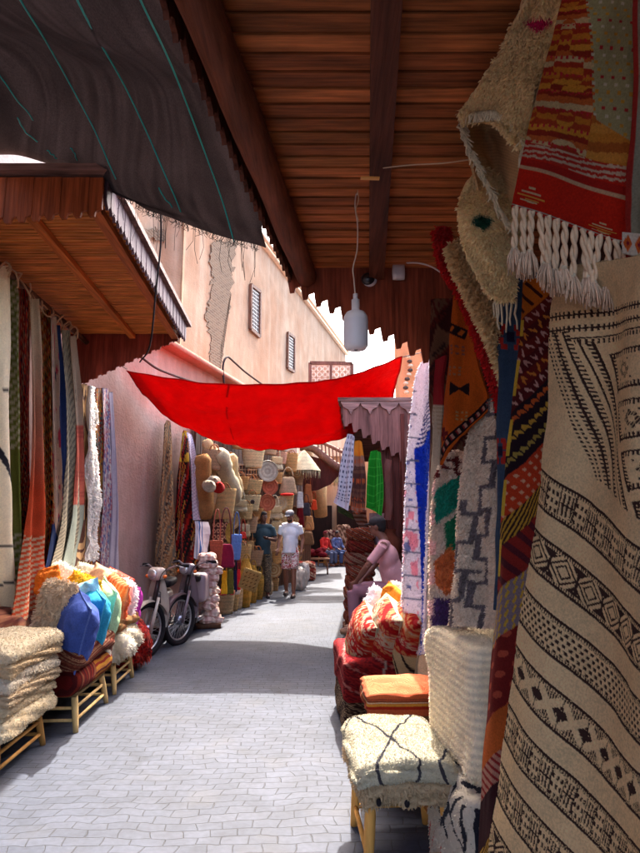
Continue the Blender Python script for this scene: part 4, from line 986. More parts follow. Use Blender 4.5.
m = MB(); V, Fq, U = rbox((.26, .4, .4), .06, 6); m.add(V+np.array([b2[0]+.02, b2[1]+.95, .62]), Fq, K(150, 128, 132)); m.build('delivery_box', M_PLASTIC, None, True, 'dusty pink grey box on the rear of the dark moped', 'box')
# ================================================================= straw goods on the left hand wall
STR = K(246, 200, 136); STR2 = K(252, 216, 160); STR3 = K(222, 162, 100); STRP = K(252, 228, 186); STRY = K(240, 182, 84)
def weave(c, n, amp=.12):
    c = np.asarray(c); return np.array([c*(1+amp*((i % 2)*2-1)+R.normal(0, .04)) for i in range(n)])
def tote(name, label, w, h, d, col, handle=True, emblem=None, fill=None, base=(0, 0, 0), group=None):
    """open basket, wider at the rim; origin at its bottom centre"""
    t = thing(name, label, 'basket', base, group); b = np.asarray(base, float)
    q = np.linspace(0, 1, 14); prof = np.stack([.36+.14*q**.8, q*h], 1); prof = np.concatenate([[[0.01, 0.0]], prof, [[.47, h*.97], [.36, h*.12], [.02, h*.1]]])
    m = MB(); m.lathe(prof, weave(col, len(prof)), 26, w, d, c=b, wob=.002)
    if emblem is not None:
        pass
    m.build('body', M_STRAW, t)
    if emblem is not None:
        e = MB(); yf_ = -.445*d
        for k in range(8):
            a = k*PI/4; e.tube([b+(0, yf_-.02, h*.55), b+(.11*w*math.cos(a), yf_-.025, h*.55+.11*w*math.sin(a))], .012, emblem, 5)
        e.build('emblem', M_LEATHER, t)
    if handle:
        for s_ in (-1, 1):
            th = np.linspace(0, PI, 12); hd = MB(); hd.tube(np.stack([b[0]+.2*w*np.cos(th), b[1]+s_*.42*d+0*th, b[2]+h*.93+.28*w*np.sin(th)], 1), .011, K(150, 90, 50), 6); hd.build('handle', M_LEATHER, t)
    if fill is not None:
        f = MB()
        for k in range(9): f.ell(b+np.array([R.uniform(-.25, .25)*w, R.uniform(-.2, .2)*d, h*.92]), (.09, .09, .07), np.asarray(fill)*(1+R.normal(0, .15)), 7)
        f.build('filling', M_COTTON, t)
    return t
def tray(name, label, r, col, col2, base=(0, 0, 0), group=None, cat='tray', star=False):
    """shallow woven bowl hung on a wall, face towards -Y; origin at its centre"""
    b = np.asarray(base, float); m = MB(); n = 12; q = np.linspace(0, 1, n)
    prof = np.stack([q*r+.001, -(.12*r)*(1-q**3)], 1); prof = np.concatenate([prof, [[r*1.03, .02*r], [r, .08*r]]])
    C = [col if (i//2) % 2 == 0 else col2 for i in range(len(prof))]
    Mx = np.array([[1, 0, 0], [0, 0, 1], [0, -1, 0.]])*1.0
    Mx = np.array([[1, 0, 0], [0, 0, -1], [0, 1, 0.]])
    m.lathe(prof, np.array(C), 28, M=Mx, c=b, wob=.0015)
    return m.build(name, M_STRAW, None, True, label, cat, group, base=b)
def conehat(name, label, r, h, col, base=(0, 0, 0), fr_=0, group=None, cat='hat', band=None):
    b = np.asarray(base, float); m = MB(); q = np.linspace(0, 1, 12)
    prof = np.stack([.02+r*q**.9, h*(1-q)], 1); m.lathe(prof, weave(col, 12, .07), 24, c=b, wob=.003)
    prof = np.stack([.02+r*.97*q**.9, h*(1-q)-.012], 1); m.lathe(prof, col*.7, 24, c=b)
    if fr_:
        for k in range(90):
            a = R.uniform(0, 2*PI); p = b+np.array([r*math.cos(a), r*math.sin(a), 0.01]); m.tube([p, p+(R.normal(0, .01), R.normal(0, .01), -fr_*R.uniform(.6, 1))], .005, col*(1+R.normal(0, .1)), 4)
    return m.build(name, M_STRAW, None, True, label, cat, group, base=b)
def pouch(name, label, w, h, d, col, strap=.25, base=(0, 0, 0), mat=None, group=None, cat='bag', flap=None, shape='bag'):
    """soft bag hung by its straps; origin bottom centre"""
    t = thing(name, label, cat, base, group); b = np.asarray(base, float)
    V, Fq, U = rbox((w, d, h), min(d, w)*.45, 7)
    tt = (U[:, 2]+1)/2
    k = (1.12-.4*tt) if shape == 'bag' else ((.82+.3*tt) if shape == 'tote' else np.ones(len(tt)))
    V[:, 0] *= k; V[:, 1] *= (1.1-.5*tt); V += (U/np.linalg.norm(U, axis=1)[:, None])*(.012*(noise2(U[:, 0]*4+3, U[:, 2]*4+len(label), 2)-.5))[:, None]
    m = MB(); m.add(V+b+(0, 0, h/2), Fq, np.tile(col, (len(V), 1))*(1+.08*np.sin(V[:, 2]*120))[:, None]); m.build('body', mat or M_STRAW, t)
    if strap:
        th = np.linspace(0, PI, 12); s_ = MB(); s_.tube(np.stack([b[0]+w*.3*np.cos(th), b[1]+0*th-.0, b[2]+h*.96+strap*np.sin(th)**.8], 1), .009, np.asarray(col)*.7, 6); s_.build('strap', M_LEATHER, t)
    if flap is not None:
        f = MB(); V, Fq, U = rbox((w*.86, .02, h*.5), .009, 4); f.add(V+b+(0, -d*.55, h*.68), Fq, flap); f.build('flap', M_STRAW, t)
    return t
ANG = math.atan(.25)      # the wall turns its face by this much
def put(o, u, v, off, scale=None, yaw=None, tilt=(0, 0), dz=0):
    p = PB(u, v, off); o.location = tuple(p+np.array([0, 0, dz])); o.rotation_euler = (tilt[0], tilt[1], ((-PI/2-ANG)+PI/2 if yaw is None else yaw)+0.9*0+YAWB)
    if scale: o.scale = (scale,)*3 if not isinstance(scale, tuple) else scale
    return o
YAWB = .62                # goods are turned out towards people coming up the street
# backing: dark-coloured boards stand in for the shaded interior of the open shop
bw = thing('shop_shade_boards', 'dark brown boards in place of the shaded shop interior behind the straw baskets', 'display wall', PB(255, 600, .04))
m = MB()
for i in range(39):
    y = 11.0+i*.2; m.box((-5.025+.25*y+.06, y, 1.72), (.04, .185, 3.44), K(70, 44, 32)*(1+R.normal(0, .18)), Matrix.Rotation(-ANG, 3, 'Z'))
m.build('boards', M_WOODZ, bw, False)
m = MB()
for z_ in (1.15, 2.0, 2.75): m.beam((-5.025+.25*11+.13, 11, z_), (-5.025+.25*18.5+.13, 18.5, z_), .1, .03, K(120, 80, 50))
m.build('shelf', M_WOODY, bw, False)
# unrepeated pieces, surveyed from the photograph --------------------------
def at_b(u, v, off): return PB(u, v, off)
def sz(px, u, v, off): return px*PB(u, v, off)[1]/F*1.0
def T_(u, vt, vb, wpx, off, label, col, **k):
    p = at_b(u, vb, off); W = sz(wpx, u, vb, off); H = sz(vb-vt, u, vb, off)
    o = tote('straw_tote', label, W, H, W*.5, col, **k); o.location = tuple(p); o.rotation_euler = (0, 0, YAWB*.6); return o
T_(253, 449, 468, 24, .45, 'large pale straw tote hanging in the top row under the cloth', STR2, handle=True)
T_(252, 480, 494, 22, .45, 'wide straw tote hanging in the middle row above the one with a black star', STR)
T_(251, 495, 511, 20, .47, 'straw tote with a black star emblem on its front', STR2, emblem=K(60, 44, 40))
T_(291, 453, 472, 15, .4, 'brown straw tote in the top row left of the fringed cone lamp', STR3)
T_(287, 495, 513, 14, .45, 'straw tote hanging just above the cap of the man in white', STR)
T_(223, 489, 519, 26, .55, 'big tan straw basket tipped forward at the left of the display', STR)
bpy.data.objects[-1] if False else None
T_(264, 511, 524, 14, .35, 'small straw tote over the shoulder of the man in the dark shirt', STR3)
T_(281, 452, 464, 13, .35, 'pinkish straw tote at the top right of the white round tray', K(220, 160, 130))
def D_(u, v, rpx, off, label, c1, c2):
    p = at_b(u, v, off); r = sz(rpx, u, v, off); o = tray('woven_tray', label, r, c1, c2); o.location = tuple(p); o.rotation_euler = (0, 0, YAWB*.7); return o
D_(268, 471, 10.5, .5, 'round white tray with dots of pattern hanging in the straw display', K(232, 222, 204), K(206, 190, 170))
D_(270, 486.5, 8.2, .5, 'upper of the two round pink woven trays', K(222, 126, 96), K(206, 104, 80))
D_(267.5, 502.5, 8.2, .52, 'lower of the two round pink woven trays', K(224, 130, 96), K(208, 104, 76))
D_(281, 503, 7, .35, 'pale round tray half behind the lower pink one', STRP, STR2)
D_(230, 533, 5, .75, 'yellow straw fan with a long narrow shape on the left of the display', K(222, 190, 96), K(206, 170, 80)).scale = (.9, 1, 2)
# long slanting bundles
def roll(label, a, b_, r, col, off=.5, name='straw_mat_roll'):
    p = PB(*a, off); q = PB(*b_, off); m = MB(); n = 12; m.tube(np.array([p+(q-p)*k/(n-1)+np.array([.02*math.sin(k), 0, 0]) for k in range(n)]), r*np.array([.75]+[1+.06*(-1)**k for k in range(n-2)]+[.8]), weave(col, n, .06), 12)
    return m.build(name, M_STRAW, None, True, label, 'roll')
roll('long pale straw roll slanting down beside the red hat', (218, 452), (236, 500), .16, STRP)
roll('thin straw roll slanting to the right of the long pale one', (231, 455), (240, 497), .09, STR2)
roll('upright tan straw roll hanging at the far left of the display', (201, 455), (206, 518), .15, STR3, .35)
roll('pinkish straw roll behind the pale one at the top left', (211, 446), (214, 500), .11, K(214, 160, 120), .3)
roll('straw coloured roll standing at the top left behind the lilac strip', (206, 440), (212, 482), .1, STR2, .28)
def H_(u, v, rpx, hpx, off, label, col, **k):
    p = at_b(u, v, off); o = conehat('straw_hat', label, sz(rpx, u, v, off), sz(hpx, u, v, off), col, **k); o.location = tuple(p); return o
o = H_(218, 487, 6, 7, .68, 'small bright red hat among the straw goods', K(214, 40, 36)); o.rotation_euler = (1.1, 0, .5)
o = H_(209, 486, 6, 7, .62, 'cream hat hanging left of the red hat', K(232, 214, 184)); o.rotation_euler = (1.1, 0, .5)
o = H_(214, 482, 6, 7, .6, 'ivory hat between the cream hat and the red one', K(240, 226, 200)); o.rotation_euler = (1.2, 0, .3)
# cone lamp and fringed skirt
p = PB(304, 471, .55); o = conehat('cone_lampshade', 'pale cone shaped straw lampshade with a shaggy fringe', .42, .55, K(232, 212, 170), fr_=.22, cat='lampshade'); o.location = tuple(p); 
p = PB(322, 478, .25); o = conehat('fringed_parasol', 'pale straw parasol with a fringe hanging to the right of the cone lampshade', .5, .26, K(228, 200, 146), fr_=.3, cat='parasol'); o.location = tuple(p)
m = MB(); a = PB(318, 478, .3); b_ = PB(321, 516, .3)
m.tube(np.array([a, (a+b_)/2, b_]), [.28, .22, .2], STR, 16); m.build('straw_skirt', M_STRAW, None, True, 'tall fringed straw column hanging under the pale parasol', 'straw hanging')
m = MB(); m.tube(np.array([PB(308, 446, .3), PB(312, 470, .3)]), .12, STR2, 12); m.build('straw_mat_roll', M_STRAW, None, True, 'short straw roll upright between the cone lampshade and the parasol', 'roll')
# leather and cloth bags
def S_(u, vt, vb, wpx, off, label, col, **k):
    p = at_b(u, vb, off); W = sz(wpx, u, vb, off); H = sz(vb-vt, u, vb, off); o = pouch(k.pop('name', 'hanging_bag'), label, W, H, min(W*.4, .16), col, **k); o.location = tuple(p); o.rotation_euler = (0, 0, YAWB*.6); return o
S_(288, 477, 495, 17, .5, 'pale string bag with a red rim in the middle of the display', K(222, 186, 146))
m = MB(); m.ell(PB(287, 494.5, .62), (.17, .06, .035), K(206, 44, 36), 10); m.build('red_pouch', M_COTTON, None, True, 'thin red pouch lying along the bottom of the pale string bag', 'pouch')
S_(308, 484, 503, 9, .4, 'tall brown leather bag under the cone lampshade', K(168, 96, 56), mat=M_LEATHER)
S_(306, 503, 516, 9, .4, 'dark grey bag hanging under the brown leather one', K(64, 56, 60), mat=M_LEATHER)
S_(309, 516, 530, 10, .4, 'tan leather bag low on the wall right of the man in white', K(196, 136, 84), mat=M_LEATHER)
S_(300, 492, 508, 7, .4, 'white cloth bag hanging left of the brown leather bag', K(224, 216, 210), mat=M_COTTON)
S_(314, 500, 510, 6, .4, 'small orange red bag below the straw column', K(206, 72, 40), mat=M_COTTON)
S_(300, 508, 528, 8, .35, 'dark red cloth bag right of the white cap', K(110, 24, 30), mat=M_COTTON)
S_(308, 532, 545, 12, .5, 'tan shoulder bag above the maroon heap on the bench', K(166, 120, 84))
S_(216, 541, 566, 12, .95, 'salmon pink straw bag with long straps left of the maroon one', K(214, 112, 88), strap=.5, shape='tote')
S_(225, 545, 568, 18, .98, 'maroon cloth bag hanging above the row of floor baskets', K(116, 28, 56), mat=M_COTTON, strap=.6)
S_(236, 535, 560, 10, .85, 'light blue cloth bag behind the maroon one', K(96, 132, 190), mat=M_COTTON, strap=.4, shape='tote')
S_(224, 572, 594, 6, .85, 'mustard yellow cloth bag low behind the floor baskets', K(220, 168, 40), mat=M_COTTON)
S_(230, 571, 594, 7, .8, 'olive green cloth bag beside the mustard one', K(96, 96, 44), mat=M_COTTON)
S_(235, 571, 592, 4, .78, 'navy blue cloth bag beside the olive one', K(36, 34, 66), mat=M_COTTON)
S_(238.5, 570, 590, 4, .78, 'red cloth bag between the navy one and the tall yellow basket', K(196, 40, 50), mat=M_COTTON)
S_(241, 541, 557, 10, .4, 'small straw shoulder bag left of the man in the dark shirt', STR, flap=STRP)
S_(250, 541, 556, 8, .4, 'tan straw bag close behind the man in the dark shirt', STR3, flap=STR)
S_(244, 524, 537, 12, .4, 'straw clutch bag with a pale flap above the blue cloth bag', STR2, flap=STRP)
S_(243, 532, 539, 7, .45, 'small red purse above the small straw shoulder bag', K(190, 50, 40), mat=M_LEATHER)
# floor baskets
def FB(u, vb, hpx, wpx, label, col, jug=False, fill=None):
    p = G(u, vb); p[2] = .0; W = wpx*p[1]/F; H = hpx*p[1]/F
    if jug:
        t = thing('tall_basket', label, 'basket', (0, 0, 0)); q = np.linspace(0, 1, 18); prof = np.stack([W*.5*(.72+.3*np.sin(q*PI*.85)-.38*np.clip(q-.72, 0, 1)/.28), q*H], 1)
        prof = np.concatenate([[[.01, 0]], prof, [[prof[-1, 0]*.85, H*.97], [.02, H*.8]]]); m = MB(); m.lathe(prof, weave(col, len(prof), .1), 22, wob=.003); m.build('body', M_STRAW, t)
        m = MB(); th = np.linspace(0, PI, 10); m.tube(np.stack([W*.25*np.cos(th), 0*th-.05, H*.93+.14*np.sin(th)], 1), .012, col*.8, 6); m.build('handle', M_STRAW, t)
    else: t = tote('floor_basket', label, W, H, W*.62, col, fill=fill)
    t.location = tuple(p); t.rotation_euler = (0, 0, YAWB*.5); return t
FB(226, 614, 22, 17, 'straw basket with pink filling, left of the floor baskets', STR2, fill=K(214, 90, 84))
FB(232.5, 611, 20, 13, 'straw basket with a white filling next to the pink one on the ground', STR, fill=K(222, 206, 196))
FB(238.5, 608.5, 24, 9, 'narrow pale straw basket third along the ground', STRP, fill=K(230, 216, 200))
FB(245, 607, 46, 13, 'tallest yellow straw basket standing on the ground left of the men', STRY, True)
FB(252.5, 603, 36, 9.5, 'second tall yellow straw basket, right of the tallest one', STRY*.95, True)
FB(259, 599.5, 27, 9, 'third tall yellow straw basket by the dark shirted man', STRY, True)
FB(264.5, 596.5, 17, 8, 'short yellow straw basket in front of the dark shirted man', STR2, True)
FB(269, 594.5, 14, 8, 'pale round straw basket between the two men', STRP, True)
FB(275, 591, 12, 8, 'small straw basket beside the feet of the man in white', STR)
FB(246, 572, 14, 8, 'straw basket standing behind the tall yellow ones', STR2, True).location.z = .62
# board leaning on the tall baskets: pale wood with rows of marks
p = PB(250, 580, .98); sg = thing('straw_plaque', 'square straw plaque with brown marks leaning on the tall yellow baskets', 'plaque', p)
m = MB(); V, Fq, U = rbox((.34, .03, .36), .012, 4); Mx = np.array(Matrix.Rotation(.35, 3, 'Z')@Matrix.Rotation(.35, 3, 'Y')); m.add(V@Mx.T+p, Fq, K(222, 180, 110)); m.build('board', M_STRAW, sg)
m = MB()
for i in range(4):
    for j in range(4):
        q = np.array([(i-1.5)*.07, -.022, (j-1.5)*.07]); m.beam(q@Mx.T+p-np.array([.018, 0, .006]), q@Mx.T+p+np.array([.018, 0, .008]), .008, .012, K(130, 72, 36))
m.build('marks', M_RAWWOOD, sg)
# stack of pale folded bags by the mopeds
bs = PB(207, 606, .95)
stk = []
for k in range(10):
    z_ = .08+.1*k; m = MB(); c = np.array([bs[0]+R.uniform(-.04, .04), bs[1]+R.uniform(-.04, .04), z_+.04])
    fold_slab(m, c, (.34-.008*k, .36, .115), R.uniform(-.3, .6), c_stripes([K(222, 190, 176), K(206, 172, 160), K(232, 208, 190), K(190, 140, 130)], .035, 0, .05, k), lumps=.02, n=7, seed=k)
    m.build('folded_bag', M_COTTON, None, True, ['lowest','second lowest','third from the bottom','fourth from the bottom','fifth from the bottom','fifth from the top','fourth from the top','third from the top','second from the top','topmost'][k]+' folded pale pink bag in the crooked stack by the dark moped', 'bag', 'folded bags stacked by the mopeds')
m = MB(); m.box((bs[0], bs[1], .04), (.42, .42, .08), K(90, 60, 44), Matrix.Rotation(.2, 3, 'Z'), bev=.01); m.build('low_platform', M_RAWWOOD, None, True, 'low dark board under the crooked stack of pale bags', 'platform')
# textiles on the pink wall and at the display's left edge
def brug(name, label, rows, pat, **k):
    rr = [[(PB(u, v, o), (u, v)) for (u, v, o) in r_] for r_ in rows]
    return rug(name, rr, pat, label, **k)
brug('hanging_rug', 'narrow tan and brown patterned rug hanging on the pink wall behind the mopeds',
     [[(164, 424, .08), (168, 420, .08), (171, 424, .08)], [(161, 470, .12), (167, 470, .16), (174, 470, .12)], [(157, 530, .14), (165, 530, .2), (175, 530, .14)], [(155, 575, .16), (164, 578, .22), (176, 575, .16)]],
     pat_tribal(81, [K(150, 100, 66), K(206, 164, 120), K(86, 56, 46), K(120, 110, 96), K(176, 130, 90)], .3, 4, .8, 9), nr=160, nc=30, folds=1.5, famp=.03)
brug('hanging_rug', 'red and black patterned rug with a yellow top on the pink wall',
     [[(183, 434, .1), (185, 430, .12), (188, 434, .1)], [(177, 470, .12), (184, 470, .18), (191, 472, .14)], [(175, 520, .14), (184, 520, .22), (196, 520, .16)], [(172, 572, .16), (184, 574, .24), (197, 568, .16)]],
     (lambda base: (lambda S, T_, U, V: np.where(((V < 462) & (noise2(S*4, T_*14, 2) > .32))[..., None], K(226, 176, 50), base(S, T_, U, V))))(pat_tribal(23, [K(196, 30, 26), BLK, K(206, 40, 30), DRED, K(226, 150, 60), BLK, K(196, 170, 140)], .33, 3, .9, 8)), nr=180, nc=36, folds=1.5, famp=.04)
brug('hanging_cloth', 'long pale lilac strip of cloth at the left edge of the straw display',
     [[(187, 432, .2), (192, 434, .22)], [(191, 470, .25), (197, 470, .3)], [(194, 520, .3), (202, 520, .32)]],
     pat_stripes(K(222, 212, 222), K(180, 160, 180), 60, .35, skew=.4), cat='cloth', nr=90, nc=14, mat=M_CLOTH, folds=1, famp=.02)
brug('striped_towel', 'white towel with a broad blue stripe hanging below the lilac strip',
     [[(195, 521, .55), (200, 521, .6), (209, 522, .62)], [(195, 540, .57), (201, 540, .64), (209, 540, .64)], [(194, 558, .58), (200, 560, .66), (208, 558, .66)]],
     lambda S, T_, U, V: np.where(((np.abs(S-.45) < .09) | (np.abs(S-.66) < .03) | (np.abs(S-.22) < .02))[..., None], K(70, 110, 176), np.tile(K(232, 230, 232), S.shape+(1,))), cat='towel', nr=50, nc=60, mat=M_CLOTH, folds=1, famp=.02)
brug('openwork_hanging', 'dark red panel with rows of pale rings behind the yellow straw fan', [[(212, 522, .38), (228, 522, .42)], [(212, 540, .38), (228, 540, .42)]], lambda S, T_, U, V: np.where(((np.abs(np.hypot(fr(S*4)-.5, fr(T_*3)-.5)-.3) < .1))[..., None], K(206, 140, 110), np.tile(K(80, 28, 28), S.shape+(1,))), cat='hanging', nr=50, nc=60)
m = MB(); a, b_, c, d_ = PB(235, 465, .3), PB(258, 465, .3), PB(258, 479, .3), PB(235, 479, .3); m.prism([a, b_, c, d_], (-.02, 0, 0), K(64, 40, 34))
for i in range(9):
    t_ = i/8; m.beam(a*(1-t_)+b_*t_+(.02, 0, 0), d_*(1-t_)+c*t_+(.02, 0, 0), .02, .02, K(150, 110, 80))
for i in range(4):
    t_ = i/3; m.beam(a*(1-t_)+d_*t_+(.02, 0, 0), b_*(1-t_)+c*t_+(.02, 0, 0), .02, .02, K(150, 110, 80))
m.build('wooden_grille', M_WOODZ, None, False, 'dark wooden grille behind the wide straw tote', 'grille')
# ---- the repeated totes, trays and bags that fill the gaps ---------------
protoA = tote('straw_tote', 'x', .36, .32, .2, STR); protoB = tote('straw_tote', 'x', .34, .26, .2, STR3); protoC = pouch('straw_bag', 'x', .3, .3, .1, STRP, flap=STR2); protoD = tray('woven_tray', 'x', .15, STR2, STR3)
protoE = tote('straw_tote', 'x', .34, .3, .2, K(216, 170, 130))
G_ = {'A': 'plain straw totes filling the wall display', 'B': 'plain straw totes filling the wall display', 'C': 'flap bags filling the wall display', 'D': 'round straw trays filling the wall display', 'E': 'plain straw totes filling the wall display'}
NM = {'A': 'light brown straw tote', 'B': 'dark brown straw tote', 'C': 'pale straw bag with a flap', 'D': 'round brown ringed straw tray', 'E': 'pinkish straw tote'}
PR_ = {'A': protoA, 'B': protoB, 'C': protoC, 'D': protoD, 'E': protoE}
fill = [(238, 449, 'B', .2, 'at the top left, touching the edge of the red cloth'), (244, 447, 'E', .15, 'right under the cloth and left of the large pale tote'), (270, 455, 'E', .2, 'directly above the white round tray'), (276, 470, 'C', .2, 'between the white round tray and the top brown tote'),
        (245, 520, 'A', .3, 'below the tote with the star, left side'), (256, 519, 'B', .28, 'below the tote with the star, right side'), (276, 484, 'B', .25, 'just right of the upper pink tray'), (240, 512, 'C', .3, 'wedged left of the star tote'),
        (276, 519, 'C', .3, 'between the two men at head height'), (281, 527, 'A', .25, 'beside the shoulder of the man in white, upper one'), (277, 536, 'C', .3, 'between the men at chest height'), (280, 548, 'A', .3, 'between the men at waist height'),
        (275, 552, 'E', .45, 'just right of the camouflage trousers, upper one'), (279, 563, 'A', .5, 'between the men at knee height'), (274, 570, 'D', .6, 'low between the two men'), (297, 472, 'D', .3, 'left of the cone lampshade'), (298, 485, 'E', .25, 'under the left side of the cone lampshade'),
        (225, 486, 'A', .2, 'hidden behind the long pale roll'), (208, 505, 'E', .3, 'left of the big tipped basket'), (240, 490, 'B', .25, 'left of the wide middle tote'), (258, 532, 'B', .2, 'behind the head of the dark shirted man'), (249, 533, 'E', .28, 'below the straw clutch with the pale flap'),
        (297, 540, 'A', .2, 'behind the man in white at elbow height'), (296, 560, 'B', .25, 'behind the knees of the man in white'), (290, 570, 'E', .3, 'between the legs of the man in white'), (243, 562, 'A', .4, 'behind the tall yellow baskets'), (255, 566, 'E', .4, 'over the third tall yellow basket'),
        (266, 540, 'A', .15, 'behind the dark shirt'), (232, 520, 'D', .3, 'below the big tipped basket'), (293, 520, 'D', .2, 'behind the white cap'), (212, 470, 'E', .3, 'behind the cream hat'), (229, 471, 'B', .2, 'behind the slanting rolls')]
used = set()
for (u, v, k, off, where) in fill:
    pr = PR_[k]; o = pr if k not in used else dup(pr); used.add(k)
    o.location = tuple(PB(u, v, off+.1)); o.rotation_euler = (0, R.uniform(-.1, .1), YAWB*.6+R.uniform(-.2, .2)); s_ = R.uniform(.85, 1.15); o.scale = (s_, s_, s_*R.uniform(.9, 1.1)); o['label'] = NM[k]+' '+where; o['group'] = G_[k]
# bench with maroon heap, at the far end of the display
bt = G(316, 574); tb_ = thing('market_bench', 'small wooden market bench right of the man in white', 'bench', bt)
m = MB(); m.box(bt+(0, 0, .46), (.85, .5, .05), K(150, 110, 84), bev=.01); m.build('top', M_RAWWOOD, tb_)
for x in (-.36, .36):
    for y in (-.2, .2): m = MB(); m.tube([bt+(x, y, 0), bt+(x*.95, y, .45)], .025, K(130, 96, 74), 7); m.build('leg', M_RAWWOOD, tb_)
m = MB()
for k in range(16): m.ell(bt+(R.uniform(-.35, .35), R.uniform(-.15, .15), .55+R.uniform(0, .18)), (.11, .1, .08), K(110, 26, 36)*(1+R.normal(0, .2)), 8)
m.build('textile_heap', M_COTTON, None, True, 'heap of maroon textiles on the small market bench', 'textiles')
for (u, v, w_, c, lab) in ((300, 590, .3, K(216, 204, 190), 'white cloth sack standing right behind the man in white'), (304, 583, .3, K(206, 196, 190), 'pale grey sack between the white sack and the market bench'), (298, 600, .01, 0, '')):
    if not lab: continue
    p = G(u, v); m = MB(); fold_slab(m, p+(0, 0, .26), (w_, w_, .5), .3, c_plain(c), lumps=.04, n=6, r=.12, seed=u); m.build('cloth_sack', M_COTTON, None, True, lab, 'sack')
# ================================================================= people
def remesh(o, vox, it=6):
    r_ = o.modifiers.new('remesh', 'REMESH'); r_.mode = 'VOXEL'; r_.voxel_size = vox; r_.use_smooth_shade = True
    s_ = o.modifiers.new('smooth', 'SMOOTH'); s_.factor = .5; s_.iterations = it
    return o
def one_col(o, c, rough=.8, mat_like=None, spots=None):
    """remeshing drops the yarn colours, so bodies and garments carry a plain procedural material"""
    key = 'tone_%d_%d_%d' % tuple(int(x*999) for x in c)+('p' if spots is not None else '')
    if key not in _M:
        m = bpy.data.materials.new(key); m.use_nodes = True; nt = m.node_tree; b = nt.nodes['Principled BSDF']; tc = nt.nodes.new('ShaderNodeTexCoord'); nz = nt.nodes.new('ShaderNodeTexNoise')
        nz.inputs['Scale'].default_value = 14 if spots is not None else 9; nz.inputs['Detail'].default_value = 3; nt.links.new(tc.outputs['Object'], nz.inputs['Vector'])
        cr = nt.nodes.new('ShaderNodeValToRGB')
        if spots is None:
            cr.color_ramp.elements[0].color = (*(np.array(c)*.85), 1); cr.color_ramp.elements[1].color = (*np.minimum(np.array(c)*1.12, .95), 1)
        else:
            cr.color_ramp.interpolation = 'CONSTANT'; cr.color_ramp.elements[0].color = (*c, 1); cr.color_ramp.elements[1].color = (*spots[0], 1); cr.color_ramp.elements[1].position = .46
            for i, sc_ in enumerate(spots[1:]): e = cr.color_ramp.elements.new(.54+.07*i); e.color = (*sc_, 1)
        nt.links.new(nz.outputs['Fac'], cr.inputs[0]); nt.links.new(cr.outputs[0], b.inputs['Base Color']); b.inputs['Roughness'].default_value = rough
        bp = nt.nodes.new('ShaderNodeBump'); bp.inputs['Distance'].default_value = .006; n2 = nt.nodes.new('ShaderNodeTexNoise'); n2.inputs['Scale'].default_value = 26; nt.links.new(tc.outputs['Object'], n2.inputs['Vector']); nt.links.new(n2.outputs['Fac'], bp.inputs['Height']); nt.links.new(bp.outputs[0], b.inputs['Normal'])
        _M[key] = m
    o.data.materials.clear(); o.data.materials.append(_M[key]); return o
def ip(a, b_, n): a = np.asarray(a, float); b_ = np.asarray(b_, float); return np.array([a+(b_-a)*k/(n-1) for k in range(n)])
def hand(m, w, f, up, side, s=1.0, curl=.5):
    """palm and five bent fingers; w wrist, f forward, side = towards the thumb"""
    w, f, up, side = [np.asarray(x, float) for x in (w, f, up, side)]
    f /= np.linalg.norm(f); side = side-f*side.dot(f); side /= np.linalg.norm(side); nrm = np.cross(f, side)
    m.tube(np.array([w-f*.02, w+f*.04*s, w+f*.085*s]), np.array([.026, .032, .03])*s, n=9)
    for k in (-1, 1): m.tube(np.array([w+side*k*.018, w+f*.085*s+side*k*.022*s]), .02*s, n=8)
    for k, L_ in enumerate((.07, .08, .074, .056)):
        b0 = w+f*.08*s+side*(.033-.021*k)*s; d1 = f+nrm*curl*.4; d1 /= np.linalg.norm(d1); d2 = f+nrm*curl*1.3; d2 /= np.linalg.norm(d2)
        p1 = b0+d1*L_*.5*s; p2 = p1+d2*L_*.5*s; m.tube(np.array([b0, p1, p2]), np.array([.0105, .0095, .008])*s, n=7)
    b0 = w+f*.025*s+side*.025*s; p1 = b0+(f*.6+side*.7+nrm*.2)*.04*s; p2 = p1+(f*.9+side*.15+nrm*.3)*.035*s; m.tube(np.array([b0, p1, p2]), np.array([.013, .011, .009])*s, n=7)
